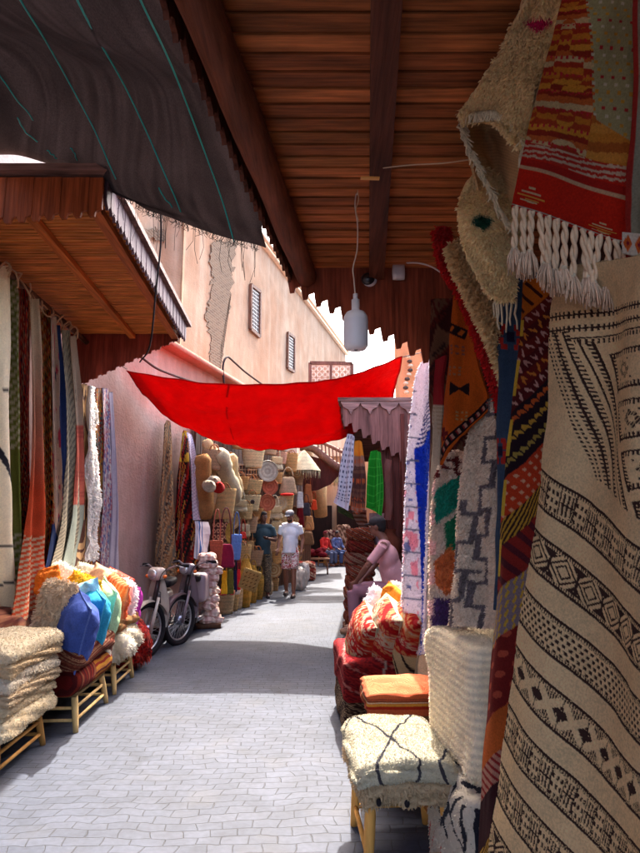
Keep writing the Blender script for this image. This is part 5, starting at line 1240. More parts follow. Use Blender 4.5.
def person(label, loc, yaw, J, skin, shirt=None, pants=None, hair=None, hair_style='short', cap=None, shoes=None, beard=False, shirt_label=None, sleeve=.55, pant_to='ankle', spots=None, scale=1.0, group=None, stripes=None, face=True):
    """J: joints in metres, figure faces -Y before yaw"""
    t = thing('person', label, 'person', (0, 0, 0), group)
    A = {k: np.asarray(v, float) for k, v in J.items()}
    m = MB()
    hd = A['head']; nk = A['neck']; ch = A['chest']; pv = A['pelvis']; face_d = A.get('look', np.array([0, -1, 0.])); face_d = face_d/np.linalg.norm(face_d)
    upv = np.array([0, 0, 1.]); rt = np.cross(face_d, upv); rt /= np.linalg.norm(rt); hu = np.cross(rt, face_d)
    HM = np.stack([rt, face_d, hu], 1)      # columns: right, forward, up
    def Hp(x, y, z): return hd+HM@np.array([x, y, z])
    # head: cranium, jaw, nose, brow, ears, chin
    m.ell(Hp(0, -.012, .018), (.076, .094, .092), n=14, M=HM); m.ell(Hp(0, .018, -.045), (.056, .068, .068), n=12, M=HM); m.ell(Hp(0, .062, -.088), (.024, .02, .018), n=8, M=HM)
    m.tube(np.array([Hp(0, .082, .02), Hp(0, .104, -.018), Hp(0, .088, -.03)]), [.009, .015, .01], n=7); m.ell(Hp(0, .07, .03), (.05, .02, .012), n=8, M=HM); m.ell(Hp(0, .076, -.055), (.024, .014, .01), n=8, M=HM)
    for s_ in (-1, 1): m.ell(Hp(s_*.078, -.008, -.005), (.011, .02, .032), n=8, M=HM)
    m.tube(np.array([nk-(0, 0, .05), nk, Hp(0, -.015, -.06)]), [.062, .056, .052], n=12)
    def limb(pts, rad, mm=None, C=(.5, .5, .5)): (mm or m).tube(np.array(pts), rad, C, n=12)
    sh = [A['shL'], A['shR']]
    m.ell(ch, (.155, .105, .17), n=12); m.ell((ch+pv)/2, (.14, .1, .17), n=12); m.ell(pv, (.155, .115, .13), n=12); limb([sh[0], nk-(0, 0, .06), sh[1]], [.06, .075, .06])
    for s_ in 'LR':
        S0, E, W, = A['sh'+s_], A['el'+s_], A['wr'+s_]
        limb([S0, (S0+E)/2, E], [.056, .048, .039]); limb([E, E*.6+W*.4, W], [.039, .038, .026])
        f = W-E; f /= np.linalg.norm(f); hand(m, W, A.get('hf'+s_, f), upv, A.get('hs'+s_, np.array([-.3 if s_ == 'R' else .3, -1, .2])), 1.0, .55)
        H0, K0, N0 = A['hp'+s_], A['kn'+s_], A['an'+s_]
        limb([H0, (H0+K0)/2, K0], [.088, .075, .056]); limb([K0, K0*.65+N0*.35, N0], [.053, .056, .036])
        tf = A.get('ft', np.array([0, -1, 0.])); tf = tf/np.linalg.norm(tf)
        limb([N0+(0, 0, .01), N0-(0, 0, .045)-tf*.03], [.038, .036]); limb([N0-(0, 0, .045)-tf*.04, N0-(0, 0, .05)+tf*.09, N0-(0, 0, .06)+tf*.17], [.036, .036, .026])
    body = m.build('body', M_SKIN, t, base=(0, 0, 0)); remesh(body, .011, 5); one_col(body, skin, .55)
    def garment(name, fn, col, spots_=None, vox=.014):
        g_ = MB(); fn(g_); o = g_.build(name, M_COTTON, t); remesh(o, vox, 4); return one_col(o, col, .85, None, spots_)
    if shirt is not None:
        def fs(g_):
            g_.ell(ch, (.178, .125, .18), n=12); g_.ell((ch+pv)/2, (.165, .122, .18), n=12)
            g_.tube(np.array([ch-(0, 0, .05), (ch+pv)/2, pv+(0, 0, .03), pv-(0, 0, .06)*1]), [.14, .15, .155, .165], n=14)
            limb([sh[0], nk-(0, 0, .065), sh[1]], [.062, .08, .062], g_)
            for s_ in 'LR':
                S0, E, W = A['sh'+s_], A['el'+s_], A['wr'+s_]
                if sleeve <= 1: limb([S0, S0+(E-S0)*sleeve*.6, S0+(E-S0)*sleeve], [.064, .06, .06], g_)
                else: limb([S0, (S0+E)/2, E], [.074, .064, .056], g_); limb([E, E+(W-E)*(sleeve-1)], [.056, .05], g_)
        garment('shirt', fs, shirt, stripes)
    if pants is not None:
        def fp(g_):
            g_.ell(pv, (.172, .132, .14), n=12)
            for s_ in 'LR':
                H0, K0, N0 = A['hp'+s_], A['kn'+s_], A['an'+s_]
                if pant_to == 'knee': limb([H0, (H0+K0)/2, H0+(K0-H0)*.86], [.1, .098, .1], g_)
                else: limb([H0, (H0+K0)/2, K0], [.1, .092, .078], g_); limb([K0, (K0+N0)/2, N0*.93+K0*.07], [.078, .074, .07], g_)
        garment('trousers' if pant_to != 'knee' else 'shorts', fp, pants, spots)
    if shoes is not None:
        tf = A.get('ft', np.array([0, -1, 0.])); tf = tf/np.linalg.norm(tf)
        for s_ in 'LR':
            N0 = A['an'+s_]; g_ = MB(); g_.tube(np.array([N0-(0, 0, .065)-tf*.055, N0-(0, 0, .065)+tf*.08, N0-(0, 0, .07)+tf*.18]), [.042, .046, .034], n=10)
            o = g_.build('shoe', M_LEATHER, t); remesh(o, .012, 3); one_col(o, shoes, .7)
    if hair is not None:
        g_ = MB(); g_.ell(Hp(0, -.022, .03), (.083, .095, .092), n=14, M=HM); g_.ell(Hp(0, -.05, -.01), (.076, .062, .07), n=10, M=HM)
        if hair_style == 'tall': g_.ell(Hp(0, 0, .075), (.07, .085, .05), n=10, M=HM)
        V_, Fl_, C_ = g_.data(); o = g_.build('hair', M_HAIR, t); remesh(o, .009, 2); one_col(o, hair, .9)
    if beard: g_ = MB(); g_.ell(Hp(0, .032, -.078), (.056, .056, .036), n=12, M=HM); o = g_.build('beard', M_HAIR, t); remesh(o, .008, 2); one_col(o, K(30, 22, 20), .9)
    if cap is not None:
        g_ = MB(); g_.ell(Hp(0, -.012, .06), (.09, .108, .07), n=14, M=HM); g_.ell(Hp(0, .1, .045), (.066, .062, .012), n=12, M=HM); o = g_.build('cap', M_COTTON, t); remesh(o, .008, 2); one_col(o, cap, .85)
    if face:
        for s_ in (-1, 1):
            g_ = MB(); g_.ell(Hp(s_*.03, .077, .012), (.011, .008, .007), K(230, 226, 220), 8, HM); e = g_.build('eye', M_PLASTIC, t); g_ = MB(); g_.ell(Hp(s_*.03, .084, .012), (.005, .003, .005), K(30, 20, 16), 7, HM); g_.build('pupil', M_PLASTIC, e)
            g_ = MB(); g_.tube(np.array([Hp(s_*.046, .076, .03), Hp(s_*.03, .086, .034), Hp(s_*.014, .085, .03)]), .004, K(26, 18, 16), 5); g_.build('eyebrow', M_HAIR, t)
        g_ = MB(); g_.tube(np.array([Hp(-.022, .078, -.054), Hp(0, .09, -.052), Hp(.022, .078, -.054)]), [.003, .0055, .003], K(130, 66, 56), 6); g_.build('lips', M_SKIN, t)
    t.location = tuple(loc); t.rotation_euler = (0, 0, yaw); t.scale = (scale,)*3
    return t
STAND = dict(head=(0, -.01, 1.63), look=(0, -1, -.1), neck=(0, .01, 1.5), chest=(0, 0, 1.26), pelvis=(0, 0, .94), shL=(.18, .01, 1.42), shR=(-.18, .01, 1.42),
             elL=(.24, .03, 1.14), elR=(-.24, .03, 1.14), wrL=(.23, -.06, .9), wrR=(-.23, -.06, .9), hpL=(.09, 0, .9), hpR=(-.09, 0, .9), knL=(.1, -.02, .5), knR=(-.1, -.02, .5), anL=(.11, .02, .09), anR=(-.11, .02, .09))
SIT = dict(head=(0, -.04, 1.17), look=(0, -1, -.2), neck=(0, 0, 1.05), chest=(0, .02, .82), pelvis=(0, .05, .52), shL=(.18, .02, .97), shR=(-.18, .02, .97),
           elL=(.23, -.05, .72), elR=(-.23, -.05, .72), wrL=(.15, -.26, .62), wrR=(-.15, -.26, .62), hpL=(.09, .02, .5), hpR=(-.09, .02, .5), knL=(.13, -.4, .5), knR=(-.13, -.4, .5), anL=(.13, -.38, .09), anR=(-.13, -.38, .09))
# man in white, walking, looking down
g1 = G(290, 597)
J = dict(STAND); J.update(look=(-.25, -1, -.35), head=(-.01, -.04, 1.62), knL=(.09, -.1, .5), anL=(.1, -.14, .1), knR=(-.09, .0, .5), anR=(-.11, .16, .12), elR=(-.25, .06, 1.15), wrR=(-.24, -.1, .95), elL=(.25, .04, 1.15), wrL=(.25, -.08, .92))
person('man in a white t-shirt, patterned shorts and grey cap looking down as he walks', (g1[0], g1[1], 0), -.15, J, K(140, 90, 66), K(238, 234, 240), K(226, 206, 196), hair=K(40, 30, 28), cap=K(112, 108, 112), shoes=K(60, 44, 40), beard=True, sleeve=.62, pant_to='knee', spots=[K(170, 60, 66), K(240, 226, 220), K(150, 110, 80)], scale=1.04)
g2 = np.array([-1.2, 13.2, 0])
J = dict(STAND); J.update(look=(.5, -1, -.05), elL=(.26, -.04, 1.16), wrL=(.08, -.24, 1.2), elR=(-.24, .02, 1.14), wrR=(-.2, -.12, .92))
person('man in a dark teal t-shirt and camouflage trousers standing against the straw baskets', (g2[0], g2[1], 0), .15, J, K(96, 60, 44), K(36, 58, 66), K(110, 90, 66), hair=K(24, 18, 18), hair_style='tall', shoes=K(50, 42, 40), sleeve=.7, spots=[K(70, 56, 42), K(140, 120, 90), K(50, 44, 38)], scale=1.02)
# seated man in dusty pink, seen from behind and the side
SITB = dict(SIT); SITB.update(look=(-.1, -1, -.15), head=(0, -.12, 1.25), neck=(0, -.04, 1.1), chest=(0, .02, .86), pelvis=(0, .1, .54), shL=(.19, -.03, 1.02), shR=(-.19, -.03, 1.02), elL=(.26, -.2, .8), elR=(-.24, -.18, .78), wrL=(.14, -.36, .6), wrR=(-.12, -.34, .6))
pm = P(376, 600, 7.7); 
person('man in dusty pink clothes and a dark cap seated behind the red cushions', (.84, 7.85, 0.19), -1.8, SITB, K(122, 78, 62), K(206, 150, 154), K(150, 106, 118), hair=K(26, 20, 20), cap=K(40, 32, 34), shoes=K(150, 110, 80), sleeve=.85, scale=1.03)
stool('wooden_stool', 'small stool hidden under the seated man in pink', (.9, 7.93), .34, .34, .6, .3)
# far seated people
fr1 = G(325, 566); person('seated person in a red top with a dark head covering at the street end', (fr1[0], fr1[1], 0), .9, SIT, K(110, 70, 54), K(206, 36, 30), K(96, 110, 140), hair=K(110, 26, 34), sleeve=1.8, scale=1.0)
stool('wooden_stool', 'far stool under the person in red', (fr1[0]+.0, fr1[1]+.04), .34, .34, .42, .9)
fr2 = G(337, 566); person('seated person in a blue top and jeans at the far end of the street', (fr2[0], fr2[1]+.2, 0), .7, SIT, K(120, 80, 62), K(70, 100, 160), K(66, 90, 136), hair=K(40, 30, 30), sleeve=1.8, scale=1.0, stripes=[K(120, 130, 170), K(60, 80, 130), K(90, 110, 160)])
stool('wooden_stool', 'far stool under the person in blue', (fr2[0], fr2[1]+.24), .34, .34, .42, .7)
# ================================================================= pendant, camera, box and wires under the near canopy
pl = thing('pendant_lamp', 'white plastic pendant lamp hanging on a thin wire under the dark canopy', 'lamp', P(356, 325, 3.15))
pc = P(356.5, 0, 3.15); Yp = 3.15
top = P(356, 300, Yp); bot = P(356, 350, Yp); hgt = top[2]-bot[2]; rr_ = 12.8*Yp/F/1.0
prof = np.array([[.01, 0], [rr_*.8, .004], [rr_*.96, .02], [rr_, .045], [rr_, hgt*.56], [rr_*.96, hgt*.66], [rr_*.76, hgt*.74], [rr_*.4, hgt*.78], [rr_*.33, hgt*.8], [rr_*.33, hgt*1.0], [.005, hgt*1.0]])
m = MB(); C = np.array([K(230, 226, 230)]*5+[K(248, 244, 244)]*6); m.lathe(prof, C, 28, c=bot); m.build('lamp_body', M_PLASTIC, pl)
m = MB(); pts = [P(355.5, 300, Yp), P(354, 280, Yp), P(353, 268, Yp), P(357, 250, Yp), P(357.5, 225, Yp), P(355, 205, Yp), P(357, 190, Yp), np.array([P(357, 190, Yp)[0], Yp-.02, Z1-.01])]
m.tube(crs(np.array(pts), 40), .004, K(214, 196, 176), 6); m.tube([P(355.5, 300, Yp), P(355.5, 294, Yp)], .013, K(226, 222, 222), 8); m.build('wire', M_PLASTIC, pl)
ds = thing('security_camera', 'small dark dome security camera on the canopy end boards', 'camera', P(370, 279, 4.1))
m = MB(); c = P(368, 279, 4.12); m.ell(c, (.05, .035, .045), K(30, 26, 30), 12); m.build('dome', M_PAINT, ds)
m = MB(); m.ell(c+(.012, .012, -.004), (.052, .03, .047), K(214, 206, 206), 12); m.build('housing', M_PLASTIC, ds)
jb = P(398.5, 272, 4.10); m = MB(); m.box(jb, (.088, .05, .11), K(214, 206, 206), bev=.01); m.build('junction_box', M_PLASTIC, None, True, 'white square junction box on the dark end boards', 'junction box')
cable('white_cable', [P(402, 263, 4.08), P(418, 263, 4.0), P(432, 267, 3.9), P(446, 276, 3.8)], .006, K(216, 206, 200), 'white cable running from the junction box to the rugs', M_PLASTIC)
cable('ceiling_wire', [P(383, 168, 2.75), P(410, 165, 2.7), P(445, 163, 2.62), P(473, 159, 2.6)], .003, K(200, 170, 140), 'thin pale wire stapled across the canopy planks', M_PLASTIC)
cable('twisted_wire', [P(357.5, 190, 3.0), P(358.5, 200, 3.02), P(356, 210, 3.04), P(359, 222, 3.06)], .003, K(190, 150, 110), 'short curled wire beside the pendant lamp cord', M_PLASTIC)

# ================================================================= near hanging rugs, right hand side
IV = K(255, 224, 172); IV2 = K(224, 190, 136)
# --- shaggy ivory rug with a pink diamond and a green spot, thrown over the pole
sr = thing('shaggy_rug', 'ivory shaggy rug with a pink diamond and a green spot hanging folded', 'rug', P(500, 150, 2.3))
def pat_iv(S, T_, U, V):
    c = np.zeros(S.shape+(3,)); c[:] = IV
    U2 = U+2.5*(noise2(U*.4, V*.4, 2)-.5); V2 = V+2.5*(noise2(U*.4+9, V*.4, 3)-.5)
    k = (np.abs(U2-540)/14+np.abs(V2-21)/9) < 1; c[k] = K(226, 40, 110)
    k = np.hypot((U-482)/8.5, (V-222)/6.5) < 1; c[k] = K(14, 84, 56); return c
o, X, N = rug('shaggy_face', [[(536, -30, 1.68), (556, -30, 1.66), (580, -30, 1.64)], [(521, 12, 1.86), (540, 14, 1.82), (564, 18, 1.78)], [(503, 44, 1.96), (522, 50, 1.92), (548, 56, 1.88)], [(482, 80, 2.06), (508, 84, 2.0), (536, 100, 1.94)], [(464, 108, 2.2), (498, 112, 2.08), (526, 138, 1.99)], [(462, 122, 2.24), (492, 122, 2.1), (523, 150, 2.01)]],
    pat_iv, parent=sr, nr=110, nc=60, wob=.02, thick=.02, mat=M_PILE, tuft=26000, tl=.02, tw=.0034, droop=.8)
o, X, N = rug('shaggy_inside', [[(463, 112, 2.32), (485, 110, 2.45), (520, 120, 2.1)], [(470, 150, 2.36), (492, 150, 2.5), (524, 160, 2.14)], [(484, 196, 2.36), (502, 190, 2.46), (526, 200, 2.16)], [(500, 232, 2.32), (512, 226, 2.36), (528, 226, 2.18)]],
    pat_stripes(IV2, IV2*.8, 40, .4), parent=sr, nr=80, nc=40, wob=.015, thick=.012, mat=M_PILE)
o, X, N = rug('shaggy_tail', [[(476, 168, 2.42), (492, 172, 2.46), (508, 190, 2.45)], [(462, 196, 2.4), (484, 200, 2.36), (512, 208, 2.38)], [(459, 226, 2.38), (486, 228, 2.32), (520, 232, 2.36)], [(467, 256, 2.38), (492, 262, 2.34), (520, 262, 2.36)], [(481, 282, 2.4), (497, 286, 2.38), (516, 286, 2.38)], [(490, 296, 2.42), (500, 300, 2.4), (512, 300, 2.4)]],
    pat_iv, parent=sr, nr=90, nc=56, wob=.02, thick=.02, mat=M_PILE, tuft=22000, tl=.018, tw=.0034, droop=.8, fringe=(7, .12, K(214, 196, 164), .006))
m = MB()
path = crs(np.array([P(463, 112, 2.28), P(461, 124, 2.28), P(468, 144, 2.3), P(476, 160, 2.3), P(486, 182, 2.3), P(498, 206, 2.28), P(508, 222, 2.24)]), 60)
for i, p in enumerate(path):
    for k in range(2): m.tube(np.array([p, p+(R.normal(0, .008), -.01, -.025), p+(R.normal(.01, .012), -.012, -.055)]), [.006, .005, .003], K(222, 204, 170)*(1+R.normal(0, .08)), 5)
path = crs(np.array([P(462, 116, 2.27), P(480, 112, 2.12), P(500, 112, 2.08), P(514, 122, 2.03), P(523, 140, 2.0), P(520, 158, 2.0)]), 50)
for i, p in enumerate(path):
    for k in range(2): m.tube(np.array([p, p+(R.normal(0, .008), -.012, -.02), p+(R.normal(0, .012), -.012, -.05)]), [.006, .005, .003], K(222, 204, 170)*(1+R.normal(0, .08)), 5)
m.build('edge_fringe', M_PILE, sr)

# --- red and orange kilim with a grey green triangle, long braided tassels
def pat_redk(S, T_, U, V):
    """woven in diagonal fields; S across, T down the rug"""
    x = S*128; y = T_*230; n = 1.6*(noise2(x*.25, y*.3, 5)-.5)
    c = np.zeros(S.shape+(3,)); c[:] = K(200, 34, 12)
    # striped ochre / rust field
    yy = y+n+.05*x
    cols = [K(206, 120, 36), K(176, 62, 28), K(216, 138, 44), K(150, 44, 24), K(198, 96, 40), K(206, 170, 120), K(172, 52, 28)]
    i = (np.floor(yy/4.2)+np.floor(noise2(x*.05, yy*.1, 3)*2)).astype(int) % len(cols); m_ = y < 152; c[m_] = np.array(cols)[i][m_]
    dd = m_ & (fr(x/7+np.floor(yy/3)*.37) < .4) & (fr(yy/12.6) < .16); c[dd] = K(196, 40, 50)
    # grey green triangle with little dashes, widening upwards
    tri = (x > 26+.42*y+1.5*np.sign(np.sin(y*1.3))) & (y < 158-.45*np.maximum(0, 128-x)*.0) & (y < 118+.0*x+.35*x*.6-20); c[tri] = K(168, 156, 110)
    rr = (np.floor(y/5)).astype(int); sh = fr(rr*.618)
    d1 = tri & (fr(x/16+sh) < .3) & (fr(y/5) < .45); 
    colr = np.array([K(204, 150, 52), K(176, 44, 44), K(206, 190, 160), K(200, 140, 50)])[rr % 4]; c[d1] = colr[d1]
    lo = (~tri) & m_ & (x > 70) & (y > 96); c[lo] = np.array([K(206, 128, 44), K(176, 92, 34), K(214, 140, 56)])[(np.floor(yy/6)).astype(int) % 3][lo]
    b_ = (y > 140) & (y < 152); c[b_] = K(204, 170, 140); b2 = (y > 140) & (y < 152) & (fr(yy/4) < .55); c[b2] = K(186, 44, 30)
    for (u0, v0, u1, v1) in (((158, 161, 0, 0)),): c[(y > u0) & (y < v0)] = K(206, 160, 120)
    c[(y > 153) & (y < 158)] = K(172, 30, 20)
    # two stepped motifs in the red field
    for (mx, my) in ((20, 186), (100, 196)):
        for (dx, dy, w_) in ((0, -10, 4), (-4, -5, 8), (5, -5, 6), (0, 0, 16), (-8, 0, 4), (2, 5, 8), (0, 10, 4), (-2, 8, 10)):
            k = (np.abs(x-mx-dx) < w_) & (np.abs(y-my-dy) < 1.1); c[k] = K(216, 150, 60) if dy in (0, 5) else K(210, 176, 130)
    c[(y > 216) & (y < 221)] = K(180, 160, 140); c[y > 222] = K(196, 44, 28)
    return c
rk, X, N = rug('red_kilim', [[(570, -30, 1.55), (612, -30, 1.5), (662, -30, 1.44)], [(558, 20, 1.68), (602, 20, 1.6), (650, 24, 1.54)], [(542, 78, 1.77), (592, 84, 1.69), (640, 90, 1.62)], [(526, 140, 1.83), (580, 152, 1.74), (632, 166, 1.67)], [(514, 190, 1.86), (571, 210, 1.77), (628, 230, 1.70)], [(511, 206, 1.86), (569, 226, 1.78), (627, 245, 1.70)]],
    pat_redk, 'red and orange kilim with a grey green triangle and long braided tassels', nr=330, nc=210, folds=1.2, famp=.012, thick=.01, wob=.006)
edge = X[-1]
for k in range(14):
    t_ = .03+.94*k/13; x_ = t_*209; i = int(x_); p = edge[i]; L_ = .155*(1+R.normal(0, .06))
    m = MB(); nn = 16; q = np.linspace(0, 1, nn); lean = R.normal(0, .012)
    base = np.stack([p[0]+lean*q, p[1]-.008+0*q, p[2]-L_*q], 1); tw = 9*q+R.rand()*6
    for s_ in (0, PI): m.tube(base+.0055*np.stack([np.cos(tw+s_), np.sin(tw+s_), 0*q], 1), .0066, K(216, 184, 150)*(1+R.normal(0, .04)), 6)
    e = base[-1]; m.ell(e, (.011, .011, .011), K(200, 180, 152), 7)
    for j in range(46):
        a = R.uniform(0, 2*PI); r1 = R.uniform(.006, .03); r0 = r1*.3; L2 = R.uniform(.05, .085)
        m.tube(np.array([e+(r0*math.cos(a), r0*math.sin(a), 0), e+(r1*.8*math.cos(a), r1*.8*math.sin(a), -L2*.5), e+(r1*math.cos(a), r1*math.sin(a), -L2)]), [.0034, .003, .002], K(214, 180, 150)*(1+R.normal(0, .1)), 4)
    m.build('tassel', M_PILE, rk)
# --- sliver of a grey rug with a red and blue border
def pat_sl(S, T_, U, V):
    c = np.zeros(S.shape+(3,)); c[:] = K(150, 140, 116); k = (S > .45) & (V < 60); c[k] = K(176, 30, 40); k = (S > .6) & (V > 60) & (V < 190); c[k] = K(60, 80, 130); c[(S < .12)] = K(160, 40, 30); k = (fr(V/7+S) < .25) & (S > .4) & (V < 190); c[k] = K(200, 176, 150); return c
rug('grey_rug', [[(634, -30, 1.45), (680, -30, 1.38)], [(632, 100, 1.58), (680, 100, 1.52)], [(626, 200, 1.66), (672, 210, 1.55)], [(624, 285, 1.66), (672, 300, 1.55)]], pat_sl, 'grey rug with a red and blue border cut off at the right picture edge', nr=160, nc=40, wob=.01)
m = MB(); q = [P(622, 232, 1.63), P(646, 234, 1.58), P(644, 258, 1.58), P(622, 253, 1.63)]; X4 = crs(crs(np.array([[q[0], q[1]], [q[3], q[2]]]), 14, 0), 30, 1)
a_, b_ = np.meshgrid(np.linspace(0, 1, 30), np.linspace(0, 1, 14)); Cc = np.zeros((14, 30, 3)); Cc[:] = K(222, 200, 176); Cc[(np.abs(fr(a_*2)-.5)+np.abs(b_-.5) < .42)] = K(214, 96, 36); Cc[(np.abs(fr(a_*2)-.5)+np.abs(b_-.5) < .16)] = K(140, 30, 40)
sheet(m, X4, Cc, .01); m.build('woven_band', M_KILIM, None, True, 'short cream band with orange diamonds over the grey rug at the right edge', 'band')

# --- large beige rug with dark brown woven bands
DK = K(70, 46, 40); BG = K(252, 214, 160); BG2 = K(214, 168, 116)
def comb(x, y, per, h, w_=.45):      # little teeth standing on a line
    return (np.abs(y) < .9) | ((fr(x/per) < w_) & (np.abs(y) < h))
def pat_big(S, T_, U, V):
    c = np.zeros(S.shape+(3,)); c[:] = BG
    wv = .6*(noise2(U*.5, V*.5, 2)-.5); dk = np.zeros(S.shape, bool)
    u = U+wv; v = V+wv
    v0 = v.copy(); k_ = .0021
    for it in range(4):
        du = np.maximum(u-(549-.19*(v0-448)), -20); mm = .74+k_*(v0-448); v0 = v-mm*du
    du = u-(549-.19*(v0-448)); al = du*np.sqrt(1+mm**2)
    low = v0 > 448
    per = 56.; bi = np.floor((v0-448)/per).astype(int); y = (v0-448)/per-bi       # 0..1 within one period: plain strip then figured band
    fig = low & (y > .36); yy = (y-.36)/.64
    e1 = fig & ((np.abs(yy-.05) < .035) | (np.abs(yy-.95) < .035) | (((np.abs(yy-.10) < .05) | (np.abs(yy-.90) < .05)) & (fr(al/2.6) < .5))); dk |= e1
    inn = fig & (yy > .16) & (yy < .84); y2 = (yy-.5)/.34
    # band 0: blocks of combs and crosses
    for b_ in range(-1, 8):
        sel = inn & (bi == b_); 
        if not sel.any(): continue
        kind = b_ % 5
        if kind == 0 or kind == 4:
            cx = fr(al/26); blk = cx < .5
            st = sel & blk & (fr(al/3.6) < .5) & (np.abs(np.abs(y2)-.45) < .42) & (cx > .06) & (cx < .44); dk |= st
            cr_ = sel & ~blk & ((np.abs(fr((cx-.5)*6)-.5) < .26) & (np.abs(fr(y2*1.5+.25)-.5) < .26)); dk |= cr_
            dk |= sel & (np.abs(cx-.5) < .035) | sel & (cx < .04) | sel & (np.abs(y2) < .07) & blk
        elif kind == 1:
            cx = (fr(al/30)-.5)*2; d = np.abs(cx)+np.abs(y2)*.95
            dk |= sel & (((d > .82) & (d < 1.0)) | ((d > .42) & (d < .58)) | (d > 1.3)); dk |= sel & (np.abs(np.abs(cx)-.96) < .05)
        elif kind == 2:
            dk |= sel & ((fr(al/6.4+.5*(np.floor(y2*2.5) % 2)) < .55) & (fr(y2*2.5) < .6))
        else:
            cx = (fr(al/27)-.5)*2; d = np.abs(np.abs(cx)-np.abs(y2)); dk |= sel & ((d > .38) & (np.abs(cx) < .96) & ((fr(al/2.4) < .6) | (np.abs(y2) < .3))) | sel & (np.abs(np.abs(cx)-1) < .04)
    # wide fields with a spine of teeth in the middle of the rug
    wide = low & (v0 > 600) & (v0 < 700)
    # upper field: bordered panel with lozenges in a tilted frame
    up = ~low
    ax = (u-552)*.97+(v-330)*-.27-((v-330)*.0); # along the width of the panel, tilting with the drape
    xx = u-(545+(v-330)*.28); yv = v-(322-.16*(u-560))
    col = up & (yv > 12)
    dk |= col & (xx > 2) & (xx < 9) & (fr(v/4.2) < .5) & (fr(xx/3.6) < .55)
    dk |= col & ((np.abs(xx-15) < 1.0) | ((np.abs(xx-15) < 3.6) & (fr(v/4.2) < .45)))
    dk |= col & ((np.abs(xx-23.5) < .9) | ((xx > 24) & (xx < 28.5) & (fr(v/4.2) < .45)))
    dk |= col & ((np.abs(xx-33) < .8) & (yv > 20)) | col & ((xx > 37) & (xx < 40.5) & (fr(v/4) < .55) & (yv > 24)) | col & (np.abs(xx-41.3) < 1.1) & (yv > 24)
    top = up & (xx > 2)
    dk |= top & ((np.abs(yv+4) < .9) | ((np.abs(yv+4) < 4) & (fr(u/3.8) < .42))) | top & ((np.abs(yv-10) < .9) | ((np.abs(yv-10) < 3.4) & (fr(u/3.8) < .42)))
    dk |= top & (xx > 23) & ((np.abs(yv-20) < .8) | ((np.abs(yv-24) < 2.5) & (fr(u/3.8) < .45) & (xx > 30)))
    px = xx-52; py = yv-38; cell = 52.
    ry = fr(py/cell)*cell; ins = up & (px > -4) & (py > -4)
    edge_ = ins & (((np.abs(px+2) < 1.2) | ((px > -2) & (px < 3) & (fr(v/3.6) < .5))) & (ry < 42) | (((ry < 1.8) | ((ry < 6) & (fr(u/3.6) < .5)) | ((ry > 38) & (ry < 40.5)) | ((ry > 34) & (ry < 40) & (fr(u/3.6) < .5))) & (px > -3)))
    dk |= edge_
    qx = px-21; qy = ry-20.5; d = np.maximum(np.abs(qx), np.abs(qy)); st = ins & (d < 9.5) & (d > 3.2) & ((np.abs(qx) < 2) | (np.abs(qy) < 2) | (d < 6.2)) & (fr((qx+qy)/3.4) < .72); dk |= st
    dk |= ins & (np.abs(np.abs(qx)-9.5) < 1.1) & (np.abs(np.abs(qy)-9.5) < 1.1)
    n = noise2(U*.6, V*.8, 8); dk &= n > .06
    c[dk] = DK; c *= (1+.10*(noise2(U*.18, V*.18, 5)-.5)+.12*(noise2(U*1.1, V*1.1, 6)-.5))[..., None]
    return c
rows = [[(560, 268, 1.93), (602, 262, 1.7), (668, 250, 1.4)],
        [(556, 320, 1.97), (604, 322, 1.72), (668, 326, 1.42)],
        [(549, 420, 2.0), (602, 430, 1.74), (668, 440, 1.44)],
        [(538, 520, 2.04), (598, 535, 1.76), (668, 550, 1.45)],
        [(520, 640, 2.08), (588, 655, 1.78), (668, 670, 1.44)],
        [(503, 745, 2.08), (580, 765, 1.76), (668, 790, 1.42)],
        [(486, 845, 2.06), (570, 870, 1.72), (668, 900, 1.38)],
        [(468, 950, 2.04), (562, 980, 1.68), (668, 1010, 1.34)]]
rug('large_rug', rows, pat_big, 'large beige rug with dark brown geometric bands filling the lower right of the picture', nr=880, nc=230, folds=1.3, famp=.02, thick=.014, wob=.014, relief=.002, mat=M_KILIM, back=BG2)

# --- red edged shaggy roll with knobbly beige border
kr = thing('knotted_rug', 'rug with a bright red shaggy edge and a knobbly beige border, sloping down', 'rug', P(470, 290, 2.9))
def strip(name, pts, w0, w1, col, parent, tuft, tl, tw=.005, droop=.6, Yw=0.0, mat=M_PILE):
    pts = np.array(pts); pth = crs(pts, 40); m = MB(); rad = np.linspace(w0, w1, 40)
    m.tube(pth, rad, col, 12); V, Fl, C = m.data(); tufts(m, V, Fl[0], C, tuft, tl, tw, droop, flip=False); return m.build(name, mat, parent)
strip('red_edge', [P(441, 230, 2.95), P(447, 262, 2.92), P(468, 300, 2.86), P(484, 345, 2.8), P(498, 385, 2.78), P(508, 425, 2.78)], .036, .022, K(190, 26, 26), kr, 5000, .022, .005)
strip('beige_border', [P(455, 246, 2.8), P(464, 270, 2.78), P(478, 300, 2.74), P(492, 330, 2.7), P(504, 362, 2.7), P(514, 395, 2.7)], .04, .028, K(226, 196, 146), kr, 4200, .028, .007, .2)
strip('brown_field', [P(474, 236, 2.85), P(484, 262, 2.82), P(496, 300, 2.78), P(506, 340, 2.76)], .05, .03, K(110, 70, 52), kr, 1800, .03)

